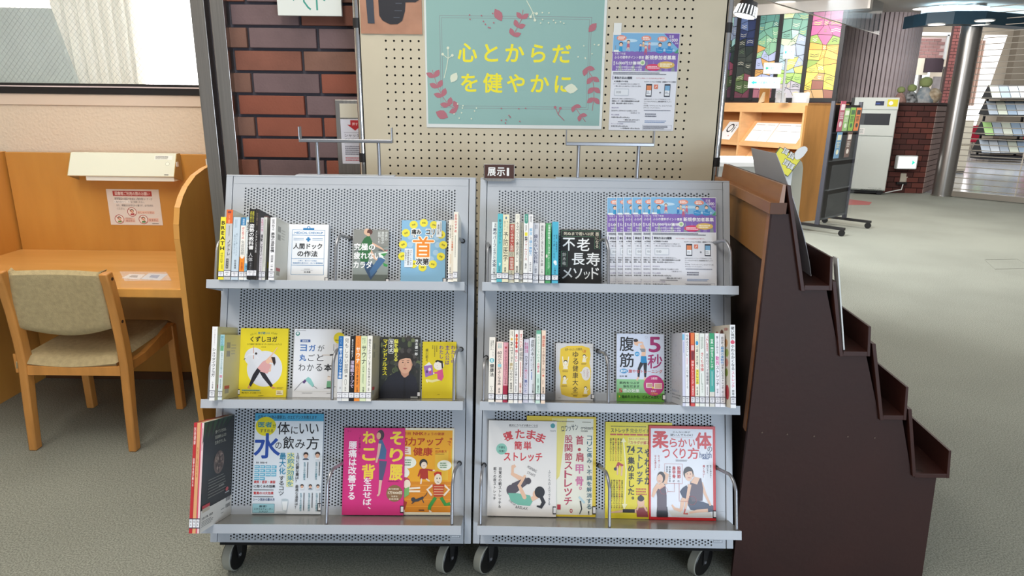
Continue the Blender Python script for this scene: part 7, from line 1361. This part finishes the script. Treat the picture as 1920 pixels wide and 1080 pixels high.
# tiered brochure stand in the hall
K = P(1858, 297, Z=0); KM = Matrix.Translation(K)@Matrix.Rotation(math.radians(-12), 4, 'Z')
K = P(1858, 303, Z=0); K.z = .006; KM = Matrix.Translation(K)@Matrix.Rotation(math.radians(-14), 4, 'Z')@Matrix.Scale(1.3, 4)
ts = thing('tiered_brochure_stand', 'black four-tier brochure stand with slanting sheets in the bright hall behind the shutter', 'display rack', K, M=KM)
WK = .62
for x in (-.25, .5): MB().box(x, .18, .05, x+.04, .22, 1.55).build('post', black, ts, KM)
MB().box(-WK/2, -.2, .05, WK, .35, .14).build('base', black, ts, KM)
for i, z in enumerate((.20, .58, 1.02, 1.36)):
    MB().prism([(-.22, z), (.10, z+.30), (.34, z+.02), (.34, z), (-.22, z-.015)], 'x', -WK/2, WK).build('tier', mat('tier_black', '18181a', .6), ts, KM)
cs = ['a4acb4', 'b4b8bc', '949ca4', 'b4b8a8', '8898a8']
for i, z in enumerate((.20, .58, 1.02, 1.36)):
    for k in range(5):
        x = -WK/2+k*.184+.01; SM = KM@Matrix.Translation((x, -.225, z+.004))@Matrix.Rotation(math.atan2(.30, .32), 4, 'X')
        o = MB().box(0, 0, .002, .172, .41, .006).build('brochure', mat('bro_'+(('90b070' if (i == 1 and k == 0) else cs[(i+k) % 5])), ('90b070' if (i == 1 and k == 0) else cs[(i+k) % 5]), .5), None, SM)
        tag(o, ('%s brochure on the %s tier of the hall stand behind the shutter' % (('leftmost', 'second', 'middle', 'fourth', 'rightmost')[k], ('lowest', 'second', 'third', 'top')[i])) if not (i == 1 and k == 0) else 'green brochure at the left of the second tier of the hall stand', 'brochure', 'brochures on the tiered hall stand')
# red seats and grey sofa blocks behind
for i, (x, y, Y_, w_, h_) in enumerate(((1815, 262, 23.2, .5, .45), (1842, 262, 23.2, .5, .45), (1955, 262, 20.5, .5, .7))):
    q = P(x, y, Y=Y_)
    o = thing('red_hall_chair', ('red chair in the hall, left one behind the brochure stand', 'red chair in the hall, right one behind the brochure stand', 'red chair in the hall at the right edge of the picture')[i], 'chair', (q.x, q.y, 0), 'red chairs in the hall')
    MB().box(q.x-w_/2, q.y, .40, q.x+w_/2, q.y+.45, .50).build('seat', mat('red_seat', 'a01c34', .7), o, bevel=.03); MB().box(q.x-w_/2, q.y+.40, .5, q.x+w_/2, q.y+.48, .95).build('backrest', mat('red_seat', 'a01c34', .7), o, bevel=.03)
    for dx in (-.2, .2):
        for dy in (.05, .4): MB().cyl((q.x+dx, q.y+dy, .006), (q.x+dx, q.y+dy, .42), .012, n=8).build('leg', steel, o)
# white wall cabinets between brick wall and pillar
a = P2(1752, 222, 16.0); b = P2(1775, 290, 16.0)
o = thing('hall_cabinet', 'cream two-door wall cabinet in the hall between the low brick wall and the steel pillar', 'cabinet', (a.x, 16, 0))
MB().box(a.x-.3, 16.0, .05, b.x+.5, 16.4, 1.22).build('body', cream_w, o, bevel=.005); MB().box(a.x-.29, 15.985, .66, b.x+.49, 16.0, 1.20).build('door', mat('hall_door_cream', 'e4dcc8', .6), o, bevel=.004); MB().box(a.x-.29, 15.985, .1, b.x+.49, 16.0, .64).build('door', mat('hall_door_cream', 'e4dcc8', .6), o, bevel=.004)
MB().box(a.x-.28, 16.0, .007, b.x+.48, 16.38, .05).build('plinth', black, o)
